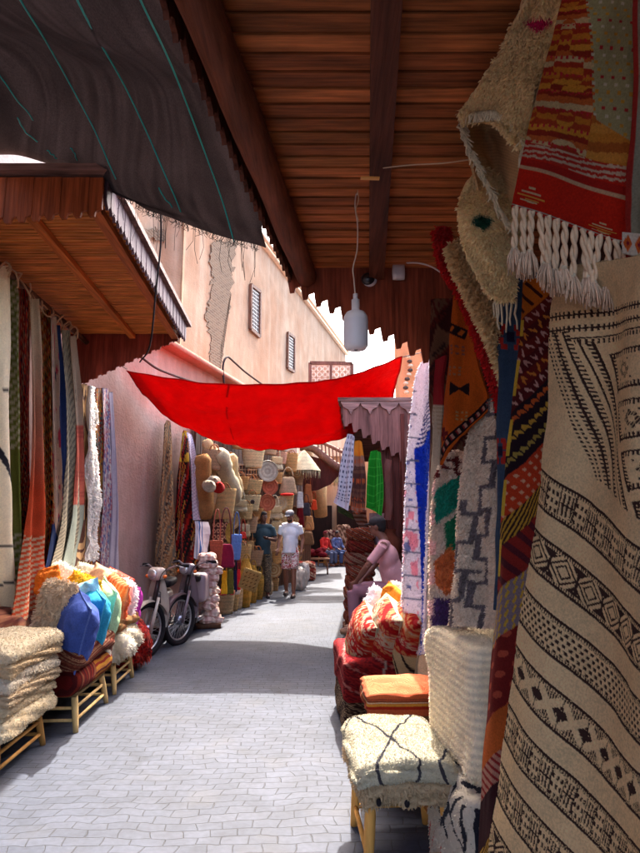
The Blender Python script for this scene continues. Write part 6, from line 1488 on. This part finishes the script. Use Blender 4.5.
# --- orange kilim hung by a corner, dark band along its slanting hem
def pat_or(S, T_, U, V):
    c = np.zeros(S.shape+(3,)); g = (noise2(U*.08, V*.05, 4))[..., None]; c[:] = K(214, 92, 22)*(1-.35*g)+K(226, 112, 30)*.35*g
    def hem(d0, d1): return (V > 462-(U-438)*1.06-d1) & (V < 462-(U-438)*1.06-d0)
    c[hem(2, 13)] = K(40, 20, 24); k = hem(4.5, 10.5) & (fr((U-V*.6)/9) < .55); c[k] = K(206, 150, 130); k = hem(4.5, 10.5) & (fr((U-V*.6)/9) < .2); c[k] = K(160, 40, 40)
    def sq(x, y, w_, h_): return (np.abs(U-x) < w_) & (np.abs(V-y) < h_)
    # bow tie
    k = (np.abs(U-460) < 8.5) & (np.abs(V-389) < 1+np.abs(U-460)*.72); c[k] = K(44, 22, 26)
    # top comb motif, tilted
    a = (U-457)*.9+(V-331)*.43; b_ = (V-331)*.9-(U-457)*.43; k = (np.abs(a) < 8) & (np.abs(b_) < 5); c[k] = K(46, 24, 26); k = (np.abs(np.abs(a)-3.6) < 1.4) & (np.abs(b_) < 2.8); c[k] = K(214, 104, 34)
    for (mx, my, cc) in ((455, 371, K(176, 120, 80)), (462, 416, K(206, 150, 90)), (457, 350, K(150, 90, 70))):
        for dx in (-4, 0, 4):
            for dy in (-3.5, 0, 3.5): c[sq(mx+dx, my+dy, 1.1, 1.0) & (np.abs(dx)+np.abs(dy) > 0)] = cc
    for dx, dy in ((0, -4.5), (0, 4.5), (-4, 0), (4, 0), (0, 0)): c[sq(444+dx, 434+dy, 2.4, 2.2)] = K(120, 24, 30)
    return c
rug('orange_kilim', [[(455, 284, 2.98), (462, 283, 2.95), (470, 284, 2.9)], [(453, 320, 3.0), (463, 320, 2.94), (473, 318, 2.88)], [(446, 385, 3.0), (461, 372, 2.93), (478, 358, 2.86)], [(440, 440, 3.0), (462, 418, 2.92), (486, 396, 2.84)], [(437, 464, 3.0), (462, 437, 2.92), (487, 410, 2.84)]], pat_or,
    'orange kilim with a black bow tie figure and a dark band on its slanting hem', nr=220, nc=90, folds=1, famp=.015, wob=.012)
rug('hanging_rug', [[(437, 360, 3.6), (444, 355, 3.5)], [(434, 400, 3.6), (442, 400, 3.5)], [(430, 470, 3.6), (440, 470, 3.5)], [(427, 600, 3.6), (438, 600, 3.5)], [(430, 720, 3.5), (438, 720, 3.45)]], lambda S, T_, U, V: np.where(((V < 405))[..., None], K(176, 40, 50), pat_stripes(K(222, 206, 186), K(200, 176, 150), 60, .3)(S, T_)), 'narrow cream rug with a red top seen edge on beside the blue and white one', nr=120, nc=14, wob=.01)

# --- white and blue rug
def pat_bl(S, T_, U, V):
    c = np.zeros(S.shape+(3,)); c[:] = K(226, 220, 230)
    lim = 449-(U-416)*1.15; inside = (U > 415-.0*V) & (U < 441); bl = (V > lim+0) & (U > 415+(V-450)*.022) & (U < 433.5-(V-450)*.058); c[bl] = K(24, 66, 186)
    st = (V < lim) & (V > lim-34) & (U > 415+(lim-V)*.28) & (fr((V+U*.55)/4.2) < .45); c[st] = K(44, 60, 130)
    k = (U < 414) & (noise2(U*.5, V*.22, 4) > .8); c[k] = K(120, 130, 176); k = (noise2(U*.3, V*.14, 7) > .72) & (V > 470) & (U < 416); c[k] = K(226, 160, 176)
    k = (fr(V/23) < .07) & (U < 418); c[k] = K(110, 116, 140); return c
rug('shaggy_rug', [[(424, 360, 4.75), (428, 357, 4.7), (432, 360, 4.6)], [(416, 378, 4.8), (426, 374, 4.7), (437, 380, 4.5)], [(410, 440, 4.8), (424, 440, 4.66), (438, 440, 4.45)], [(405, 500, 4.8), (420, 500, 4.64), (434, 500, 4.42)], [(401, 570, 4.75), (416, 572, 4.6), (430, 572, 4.4)], [(398, 650, 4.7), (412, 654, 4.55), (428, 654, 4.38)]],
    pat_bl, 'white rug with a bright blue panel and slanting blue stripes', nr=260, nc=60, folds=1.4, famp=.03, mat=M_PILE, tuft=5000, tl=.012, tw=.004)
# --- green, orange and purple shaggy rug
def pat_gr(S, T_, U, V):
    c = np.zeros(S.shape+(3,)); c[:] = K(222, 200, 182); n = 3*(noise2(U*.3, V*.3, 3)-.5); y = V+(U-448)*.9+n; x = U+n
    k = (y > 482) & (y < 515) & (x > 438); c[k] = K(30, 140, 116); k = (y > 520) & (y < 556) & (x > 445); c[k] = K(34, 128, 88)
    k = (y > 545) & (y < 592) & (x > 437) & (x < 463) & (np.abs(x-449)/17+np.abs(V-572)/30 < 1); c[k] = K(214, 120, 66); k = (y > 566) & (y < 598) & (x > 456); c[k] = K(60, 136, 90)
    k = (V > 598) & (V < 626) & (x > 435); c[k] = K(96, 60, 110); k = (V > 455) & (V < 480) & (noise2(U*.25, V*.25, 6) > .6); c[k] = K(110, 40, 40)
    k = (U < 438) & (fr(V/30) < .5); c[k] = K(236, 196, 190); return c
rug('shaggy_rug', [[(446, 455, 3.35), (456, 450, 3.3), (466, 452, 3.2)], [(436, 478, 3.38), (450, 476, 3.28), (466, 478, 3.18)], [(433, 530, 3.36), (448, 530, 3.26), (464, 530, 3.16)], [(430, 590, 3.32), (446, 590, 3.24), (462, 590, 3.14)], [(429, 650, 3.3), (445, 650, 3.22), (462, 650, 3.14)], [(430, 722, 3.45), (440, 722, 3.4), (450, 722, 3.35)]], pat_gr,
    'shaggy cream rug with emerald, orange and purple patches', nr=220, nc=60, folds=1, famp=.02, mat=M_PILE, tuft=9000, tl=.016, tw=.004)
# --- white rug with grey staircase lines
def pat_zz(S, T_, U, V):
    c = np.zeros(S.shape+(3,)); c[:] = K(226, 204, 182)
    def stair(off):
        st = np.floor((V-off)/24.)*1.0; x_ = 487+12*((st % 2)*1.0)-.10*(V-430); d1 = (np.abs(U-x_) < 2.6) & (V > 380)
        yy = fr((V-off)/24.)*24; d2 = (yy < 4) & (U > 484-.10*(V-430)) & (U < 502-.10*(V-430)); return d1 | d2
    k = stair(436); c[k] = K(120, 104, 106); U2 = U+26
    st = np.floor((V-424)/29.); x_ = 466+10*((st % 2)*1.0)-.12*(V-500); k = ((np.abs(U-x_) < 2.4) | ((fr((V-424)/29.)*29 < 4) & (U > x_-11) & (U < x_+11))) & (V > 500); c[k] = K(124, 108, 108); return c
rug('shaggy_rug', [[(474, 404, 2.96), (482, 398, 2.9), (494, 400, 2.84)], [(468, 440, 2.98), (480, 440, 2.9), (498, 440, 2.82)], [(461, 500, 3.0), (478, 500, 2.9), (499, 500, 2.8)], [(456, 560, 3.0), (476, 560, 2.88), (500, 560, 2.76)], [(450, 600, 2.98), (474, 600, 2.86), (500, 600, 2.74)], [(448, 625, 2.96), (472, 627, 2.84), (500, 628, 2.72)]], pat_zz,
    'thick cream rug with grey staircase lines hanging above the fluffy grey roll', nr=240, nc=80, folds=1.3, famp=.02, mat=M_PILE, tuft=11000, tl=.012, tw=.0035, thick=.03)
# --- steel blue rug with red figures
def pat_sb(S, T_, U, V):
    c = np.zeros(S.shape+(3,)); c[:] = K(62, 84, 112); c *= (1+.25*(noise2(U*.1, V*.3, 3)-.5))[..., None]
    for (mx, my) in ((510, 338), (502, 452)):
        for dx, dy in ((-4, -11), (4, -11), (-4, 9), (4, 9), (-6, -5), (6, -5), (-6, 3), (6, 3)): c[(np.abs(U-mx-dx*(1 if my < 400 else .7)) < 2.0) & (np.abs(V-my-dy) < 3.0)] = K(196, 50, 40)
        c[(np.abs(U-mx) < 2.4) & (np.abs(V-my+1) < 5)] = K(36, 30, 60)
    return c
rug('hanging_rug', [[(500, 270, 2.66), (514, 268, 2.6), (534, 266, 2.5)], [(500, 310, 2.68), (513, 310, 2.6), (530, 310, 2.5)], [(499, 370, 2.68), (511, 370, 2.6), (526, 370, 2.5)], [(497, 440, 2.68), (507, 440, 2.6), (519, 440, 2.5)], [(495, 520, 2.68), (502, 520, 2.6), (512, 520, 2.5)], [(492, 610, 2.66), (498, 610, 2.6), (506, 610, 2.5)]], pat_sb,
    'steel blue rug with small red figures beside the burgundy rug', nr=240, nc=60, folds=1, famp=.015)
# --- burgundy, orange and yellow tribal rug
def pat_bu(S, T_, U, V):
    x = S; d = V+(U-520)*1.05; c = np.zeros(S.shape+(3,)); c[:] = K(96, 22, 24)
    n = .8*(noise2(U*.4, V*.4, 3)-.5); d = d+n; e = U*.7-V*.7
    def band(a, b_, col): k = (d > a) & (d <= b_); c[k] = col; return k
    band(200, 322, K(214, 112, 26)); k = (d > 290) & (d < 318) & (np.abs(fr(e/11)-.5) < .14+.0*d); c[k] = K(70, 24, 20)
    for i, (a, b_) in enumerate(((322, 336), (336, 350), (350, 364), (364, 378), (378, 392), (392, 406))):
        k = band(a, b_, [K(110, 26, 22), K(86, 18, 24)][i % 2]); q = k & (fr(e/9+i*.5) < .5) & (np.abs(d-(a+7)+3*np.sin(e)) < 3); c[q] = [K(206, 150, 140), K(214, 130, 50), K(206, 160, 150)][i % 3]
    for i, (a, b_) in enumerate(((406, 424), (424, 444), (444, 466))):
        k = band(a, b_, K(36, 18, 30)); y_ = d-(a+9); q = k & (np.abs(y_-4*np.abs(fr(e/8)-.5)*2+2) < 3) & (fr(e/8) > .18); c[q] = [K(206, 96, 40), K(206, 160, 60), K(176, 150, 70)][i]
    k = band(466, 505, K(206, 66, 30)); q = k & (fr(e/9) < .35) & (fr(d/10) < .45); c[q] = K(226, 170, 130)
    k = band(505, 530, K(50, 26, 30)); q = k & (fr(d/5+fr(e/9)) < .5); c[q] = K(206, 156, 50)
    k = band(530, 572, K(150, 40, 34)); q = k & (fr(e/14) < .4); c[q] = K(90, 30, 40)
    k = band(572, 620, K(150, 130, 136)); q = k & (fr(d/9+fr(e/7)*.6) < .3); c[q] = K(214, 170, 60)
    k = band(620, 690, K(130, 34, 30)); q = k & (np.hypot(fr(e/16)-.5, (fr(d/18)-.5)) < .25); c[q] = K(196, 84, 60)
    k = band(690, 730, K(206, 100, 40)); k = band(730, 760, K(196, 140, 120)); q = k & (fr(e/6) < .4); c[q] = K(150, 40, 40)
    k = band(760, 810, K(60, 26, 32)); k = band(810, 850, K(44, 28, 26)); q = k & (fr(d/4+fr(e/12)) < .45); c[q] = K(214, 160, 60)
    k = band(850, 900, K(206, 90, 36)); q = k & (np.hypot(fr(e/14)-.5, (fr(d/16)-.5)) < .3); c[q] = K(110, 30, 30); band(900, 1200, K(96, 70, 50))
    k = (U < 503+(560-V)*.09) & (V > 320) & (V < 600) & (fr(V/60) < .6) & (S < .1); c[k] = K(226, 190, 60); return c
rug('tribal_rug', [[(524, 280, 2.42), (545, 276, 2.3), (575, 270, 2.15)], [(519, 340, 2.44), (540, 340, 2.3), (575, 340, 2.15)], [(511, 420, 2.46), (534, 420, 2.32), (572, 420, 2.15)], [(504, 500, 2.48), (528, 500, 2.34), (566, 500, 2.15)], [(497, 590, 2.48), (520, 590, 2.34), (556, 590, 2.16)], [(488, 680, 2.46), (512, 680, 2.32), (546, 680, 2.16)], [(481, 770, 2.42), (502, 770, 2.3), (536, 770, 2.14)], [(476, 870, 2.38), (496, 870, 2.26), (530, 870, 2.12)]], pat_bu,
    'burgundy, orange and yellow tribal rug in slanting bands, half hidden by the large beige one', nr=560, nc=110, folds=1.2, famp=.015)
# dark fabric behind the top of the rugs
rug('hanging_rug', [[(432, 300, 3.9), (470, 296, 3.6), (500, 296, 3.3)], [(432, 400, 3.9), (470, 400, 3.6), (505, 400, 3.2)], [(430, 520, 3.9), (470, 520, 3.6), (505, 520, 3.1)], [(430, 700, 3.8), (470, 700, 3.5), (505, 700, 3.0)]], pat_tribal(90, [K(70, 26, 28), K(50, 30, 36), K(110, 40, 36), K(130, 90, 70)], .3, 5, .4), 'dark brown red rug at the back, behind the orange kilim', nr=120, nc=60, folds=3, famp=.03)
# bits hanging high at the pole
for k, (u, v, L_, w_, c) in enumerate(((432, 0, 26, 20, K(70, 46, 40)), (470, -4, 30, 26, K(60, 40, 36)), (455, 0, 18, 12, K(96, 70, 56)))):
    p = P(u, -14, 2.2); q = P(u+4, v+L_, 2.2); m = MB(); m.tube(crs(np.array([p, (p+q)/2+(.02, 0, 0), q]), 10), [.03]*5+[.024]*3+[.012, .004], c, 8); m.build('rug_tie', M_PILE, None, True, ['dark tied bundle of rug ends at the top, left of three', 'dark tied bundle of rug ends at the top, right of three', 'small brown bundle of rug ends at the top between two dark ones'][k], 'rug tie')

# ================================================================= stool with folded rugs in the foreground
st = np.array([.37, 3.14, 0.])
stool('wooden_stool', 'tall honey coloured wooden stool under the cream rugs in the foreground', st, .36, .5, .32, .06, col=K(206, 150, 78), rungs=1, splay=.02)
def shag_edge(V, U):
    o = np.tile(K(196, 168, 132), (len(V), 1)); return o*(1+.2*(noise2(V[:, 0]*40, V[:, 1]*40+V[:, 2]*60, 3)-.5))[:, None]
m = MB(); fold_slab(m, st+(0, .02, .345), (.42, .62, .06), .06, shag_edge, lumps=.012, n=14, tuft=5000, tl=.014, tw=.003, seed=3, sag=.012)
for q in ((-.12, .335), (.0, .33)): m.ell(st+(q[0], -.305, q[1]), (.012, .012, .016), K(40, 34, 38), 7)
m.build('folded_rug', M_PILE, None, True, 'brownish folded rug with two black specks directly on the honey coloured stool', 'rug')
m = MB(); fold_slab(m, st+(-.01, .02, .41), (.44, .66, .10), .06, shag_edge, lumps=.016, n=14, tuft=9000, tl=.016, tw=.003, seed=7, sag=.02); m.build('folded_rug', M_PILE, None, True, 'thick tan folded rug between the brownish rug and the cream diamond one', 'rug')
def creamp(V, U):
    o = np.tile(K(190, 182, 160), (len(V), 1)); x = V[:, 0]; y = V[:, 1]-V[:, 2]*.8*(U[:, 1] < -.9)
    for (a, b_, c_, d_) in ((-.16, .30, .06, -.36), (.16, .32, -.14, -.36), (-.16, .3, -.26, .1), (.16, .32, .26, .14), (.14, -.36, .24, -.1)):
        k = seg(x+.012*noise2(x*30, y*30, 2), y, (a, b_), (c_, d_), .0062); o[k] = K(60, 58, 66)
    return o
m = MB(); fold_slab(m, st+(-.012, .02, .482), (.46, .70, .085), .06, creamp, lumps=.014, n=70, tuft=22000, tl=.0055, tw=.0022, seed=11, sag=.035); m.build('folded_rug', M_PILE, None, True, 'cream folded rug with thin black diamond lines on top of the honey coloured stool', 'rug')
def orst(V, U):
    y = V[:, 2]-.035+.004*noise2(V[:, 0]*20, V[:, 1]*20, 3); o = np.tile(K(206, 96, 60), (len(V), 1)); g = np.clip(.5+.5*np.sin(V[:, 0]*6+V[:, 1]*9), 0, 1)[:, None]; o = o*(1-.25*g)+K(206, 150, 110)*.25*g
    for a, b_, c in ((-.045, -.032, K(214, 150, 60)), (-.06, -.045, K(170, 44, 30)), (-.03, -.024, K(206, 190, 170)), (-.022, -.016, K(110, 60, 40)), (-.012, -.006, K(150, 70, 50))): o[(y > a) & (y < b_)] = c
    return o
c5 = np.array([.50, 3.92, 0])
m = MB(); fold_slab(m, c5+(-.02, -.06, .515), (.45, .48, .12), .02, orst, r=.022, lumps=.009, n=44, seed=4, sag=.01); m.build('folded_kilim', M_KILIM, None, True, 'salmon orange folded kilim with red and yellow edge stripes behind the cream rug', 'kilim')
stool('wooden_stool', 'wooden stool hidden under the salmon orange folded kilim', c5+(0, .05, 0), .36, .4, .28, .02, col=K(176, 128, 70))
m = MB(); fold_slab(m, c5+(0, .02, .37), (.42, .46, .17), .02, c_stripes([K(140, 60, 40), K(90, 40, 34), K(196, 150, 110)], .03, 2), lumps=.012, n=12, seed=5); m.build('folded_kilim', M_KILIM, None, True, 'dark striped kilim directly beneath the salmon orange one', 'kilim')
# fluffy grey roll, folded, at the right
def greyb(V, U): 
    o = np.tile(K(240, 224, 196), (len(V), 1)); return o*(1+.3*np.sin(V[:, 2]*190+2*noise2(V[:, 0]*12, V[:, 2]*12, 3))*.5)[:, None]
c6 = P(462, 690, 3.05)
m = MB(); fold_slab(m, (c6[0]+.09, 3.02, .72), (.36, .66, .56), .12, greyb, r=.06, lumps=.016, n=60, tuft=20000, tl=.007, tw=.003, droop=.6, seed=13); m.build('fluffy_rug', M_PILE, None, True, 'thick fluffy grey beige rug folded upright beside the cream diamond rug', 'rug')
def wbk(V, U):
    o = np.tile(K(206, 194, 176), (len(V), 1)); x = np.mod(V[:, 0]+V[:, 1]+.15, .3)-.15; z_ = V[:, 2]
    for (a, b_, c_, d_, w_) in ((-.1, .2, -.02, .1, .008), (-.02, .1, .08, .2, .008), (-.12, .0, .0, .12, .007), (.0, .12, .1, .02, .02), (.02, .0, .12, .1, .012), (-.14, .18, -.12, .02, .008), (-.04, .22, .04, .22, .007)):
        k = seg(x, z_, (a, b_), (c_, d_), w_); o[k] = K(36, 34, 44)
    for cx in (-.08, -.02, .04, .1): k = seg(x, z_, (cx, -.08), (cx+.02, -.14), .004); o[k] = K(190, 50, 50)
    k = (np.abs(x-.03)+np.abs(z_+.22) < .05) & (np.abs(x-.03)+np.abs(z_+.22) > .02); o[k] = K(190, 40, 40); return o
m = MB(); fold_slab(m, (.71, 2.92, .22), (.36, .6, .44), .15, wbk, r=.07, lumps=.02, n=44, tuft=4500, tl=.008, tw=.003, seed=3); m.build('folded_rug', M_PILE, None, True, 'white rug with black brush figures and small red marks below the fluffy grey one', 'rug')
# ================================================================= red pile and cushions further along
c7 = np.array([.46, 5.1, 0])
def rp(V, U):
    o = c_tribal(51, [K(150, 26, 32), K(176, 40, 40), K(110, 20, 30), K(200, 120, 110)], 1.2, 2, 14, .3)(V, U); x = fr((V[:, 1]-V[:, 0]*.9)*9); k = (x < .12) & (V[:, 0] > -.05); o[k] = K(206, 190, 176); return o
m = MB(); fold_slab(m, c7+(0, 0, .13), (.62, .9, .26), .06, c_tribal(17, [K(150, 116, 90), K(96, 66, 50), K(196, 166, 130), K(60, 40, 36)], 1.6, 3, 22, .2), lumps=.008, n=22, seed=2, r=.05); m.build('folded_kilim', M_KILIM, None, True, 'brown and beige zigzag kilim at the bottom of the red pile on the right', 'kilim')
m = MB(); fold_slab(m, c7+(0, 0, .24+.15), (.64, .92, .3), .06, rp, lumps=.008, n=22, seed=5, r=.05); m.build('folded_kilim', M_KILIM, None, True, 'dark red kilim with white lines under the red and cream cushions', 'kilim')
def cred(seed, k2=None):
    base = pat_tribal(seed, [K(196, 34, 30), K(206, 60, 36), K(170, 24, 28), K(222, 150, 100), K(196, 50, 56), K(214, 190, 160)], .34, 6, .3, 9)
    def f(a, b_, sg):
        if sg > 0: return np.tile(K(226, 208, 174), a.shape+(1,))*(1+.06*(noise2(a*9, b_*9, 2)-.5))[..., None]
        c = base(a, b_); 
        if k2 is not None:
            k = (b_ < .55) & (a > .2) & (noise2(a*5, b_*5, seed) > .35); c[k] = K(226, 200, 150); k = k & (fr(a*5+b_*3) < .16); c[k] = k2
        return c
    return f
def cred_flip(fn): return lambda a, b_, sg: fn(a, b_, -sg)
cushion('red and orange cushion with cream and black lower part, first of the leaning red cushions', P(366, 646, 4.95), .46, .58, .3, -1.42, -.05, RED, cred(3, K(50, 44, 50)), roll=.36, n=70, mat=M_KILIM, wrinkle=.008)
cushion('deep red diamond patterned cushion, second of the leaning red cushions', P(388, 643, 4.85), .46, .64, .32, -1.42, -.05, RED, cred(8), roll=.36, n=70, mat=M_KILIM, wrinkle=.008)
cushion('red and cream cushion with dark dashes, third of the leaning red cushions', P(408, 645, 4.75), .46, .62, .3, -1.42, -.05, RED, cred(14, K(60, 40, 36)), roll=.34, n=70, mat=M_KILIM, wrinkle=.008)
cushion('cream linen cushion at the back, tucked beside the narrow cream rug', P(425, 642, 4.65), .42, .6, .2, -1.12, -.05, K(220, 196, 160), roll=.3)
cushion('white crumpled cushion peeping over the first red cushion', P(382, 608, 5.25), .34, .28, .18, -.3, -.1, K(232, 224, 228), roll=.5, tuft=500, tl=.02, mat=M_PILE)
cushion('white fluffy cushion peeping over the second red cushion', P(405, 602, 5.15), .32, .3, .18, -.3, -.1, K(236, 222, 214), roll=.2, tuft=900, tl=.02, mat=M_PILE)
cushion('orange corner of a cushion between the white and the deep red ones', P(393, 606, 5.05), .3, .3, .14, -.8, -.1, K(222, 130, 40), roll=.5)
cushion('beige tufted cushion at the top of the third red cushion', P(424, 606, 4.9), .34, .36, .16, -.5, -.1, K(214, 186, 146), roll=.2, tuft=900, tl=.02, mat=M_PILE)
# pile of tribal rugs behind the seated man
for k in range(9):
    z_ = .0+.16*k; c = np.array([.50+.01*(k % 3)+.006*k, 8.75+R.uniform(-.03, .03), z_+.09])
    m = MB(); fold_slab(m, c, (.34, .6, .175), .08+R.uniform(-.06, .06), c_tribal(100+k, [K(176, 60, 44), K(120, 36, 34), K(206, 170, 140), K(70, 40, 40), K(206, 110, 60), K(150, 90, 70)], 2.2, 3.5, 9, .3), lumps=.012, n=26, seed=k, r=.06)
    m.build('folded_kilim', M_KILIM, None, True, ['lowest', 'second lowest', 'third from the bottom', 'fourth from the bottom', 'middle', 'fourth from the top', 'third from the top', 'second from the top', 'topmost'][k]+' patterned kilim of the tall pile beside the seated man in pink', 'kilim', 'kilims piled beside the seated man')
# scarves hanging from the far canopy
def scarf(label, rows, pat, **k): return rug('hanging_scarf', rows, pat, label, cat='scarf', nr=90, nc=30, mat=M_CLOTH, thick=.006, **k)
scarf('white and indigo dotted scarf hanging at the canopy corner', [[(347, 434, 8.8), (351, 434, 8.75), (354, 436, 8.7)], [(341, 465, 8.8), (347, 466, 8.75), (353, 466, 8.7)], [(337, 490, 8.8), (344, 492, 8.75), (351, 492, 8.7)], [(333, 502, 8.8), (341, 507, 8.75), (349, 511, 8.7)]], lambda S, T_, U, V: np.where(((motif('dots', S*6, fr(T_*16))) & (T_ < .86))[..., None], K(60, 60, 90), np.tile(K(214, 206, 214), S.shape+(1,))), folds=1.5, famp=.03)
scarf('brown scarf with an orange top and woven rows, second at the canopy', [[(354, 442, 8.75), (358, 440, 8.7), (362, 442, 8.7)], [(353, 470, 8.75), (359, 470, 8.7), (365, 470, 8.65)], [(350, 505, 8.75), (357, 508, 8.7), (365, 508, 8.65)], [(348, 509, 8.75), (356, 512, 8.7), (365, 511, 8.65)]], lambda S, T_, U, V: np.where((V < 456)[..., None], K(222, 130, 40), pat_tribal(66, [K(120, 76, 60), K(160, 110, 90), K(90, 56, 50), K(190, 90, 50)], .6, 4)(S, T_)), folds=1.5, famp=.03)
scarf('bright green cloth hanging beside the brown scarf', [[(370, 452, 8.6), (375, 450, 8.55), (380, 452, 8.5)], [(368, 475, 8.6), (375, 476, 8.55), (382, 474, 8.5)], [(366, 500, 8.6), (373, 503, 8.55), (383, 498, 8.5)], [(365, 507, 8.6), (372, 510, 8.55), (382, 516, 8.5)]], lambda S, T_, U, V: np.where(((fr(S*7) < .1) | (fr(T_*9) < .08))[..., None], K(70, 176, 60), np.tile(K(34, 140, 36), S.shape+(1,))), folds=1.6, famp=.035)
scarf('dark green shawl hem showing below the dotted scarf', [[(338, 506, 9.0), (352, 514, 8.95)], [(338, 512, 9.0), (354, 520, 8.95)]], pat_plain(K(70, 84, 50)))
scarf('brown and grey shawl hanging under the brown scarf', [[(352, 510, 9.0), (366, 510, 8.9)], [(356, 522, 9.0), (368, 524, 8.9)], [(362, 532, 9.0), (369, 534, 8.9)]], pat_stripes(K(110, 70, 56), K(150, 130, 120), 6, .5), folds=1, famp=.02)
scarf('pale mauve cloth hanging right of the green one', [[(369, 513, 8.8), (384, 513, 8.7)], [(371, 530, 8.8), (384, 530, 8.7)], [(374, 545, 8.8), (384, 545, 8.7)]], pat_plain(K(176, 150, 156)), folds=1, famp=.02)
scarf('dusty pink cloth strip against the timber shopfront', [[(385, 458, 8.8), (391, 460, 8.7)], [(385, 490, 8.8), (392, 492, 8.7)], [(383, 520, 8.8), (390, 520, 8.7)]], pat_plain(K(150, 96, 86)), folds=1, famp=.02)
m = MB(); pv = P(390, 545, 8.7); m.lathe(np.array([[.01, 0], [.1, .02], [.16, .12], [.14, .28], [.07, .36], [.09, .42]]), K(110, 56, 40), 16, c=pv-(0, 0, .2)); m.build('clay_pot', M_PLASTER, None, True, 'brown clay pot hanging on the timber shopfront behind the seated man', 'pot')
# far small clutter on the right side of the street end: covered stalls
for k, (u, v, w_, h_, c, lab) in enumerate(((306, 572, .5, .5, K(150, 60, 50), 'small stall crate draped in rust red cloth left of the bench'), (343, 556, .5, 1.5, K(110, 80, 60), 'tall brown rack of clothes behind the seated people'), (333, 553, .6, 1.3, K(90, 50, 46), 'dark red rack of clothes behind the person in red'))):
    p = G(u, v+8); p[1] = min(p[1], 25.2) if k else p[1]; p[0] = (u-320)/615*p[1]*1.0; m = MB(); fold_slab(m, (p[0], p[1], h_/2), (w_, w_, h_), .1, c_tribal(300+k, [c, c*.6, c*1.3, K(206, 170, 140)], .8, 1.2, 6, .3), lumps=.03, n=10, seed=k, r=.08); m.build(['draped_crate', 'clothes_rack', 'clothes_rack'][k], M_COTTON, None, True, lab, ['crate', 'rack', 'rack'][k])
aw = thing('stall_awning', 'dark brown stall awning under the carved arch at the street end', 'awning', P(322, 480, 21))
m = MB(); m.prism([P(308, 470, 20), P(346, 478, 20), P(344, 484, 22), P(310, 478, 22)], (0, 0, .05), K(120, 90, 70)); m.build('canvas', M_COTTON, aw, False)
m = MB(); m.tube([P(309, 478, 22), (P(309, 478, 22)[0], 22, 0)], .03, K(90, 60, 46), 6); m.build('post', M_WOODZ, aw)
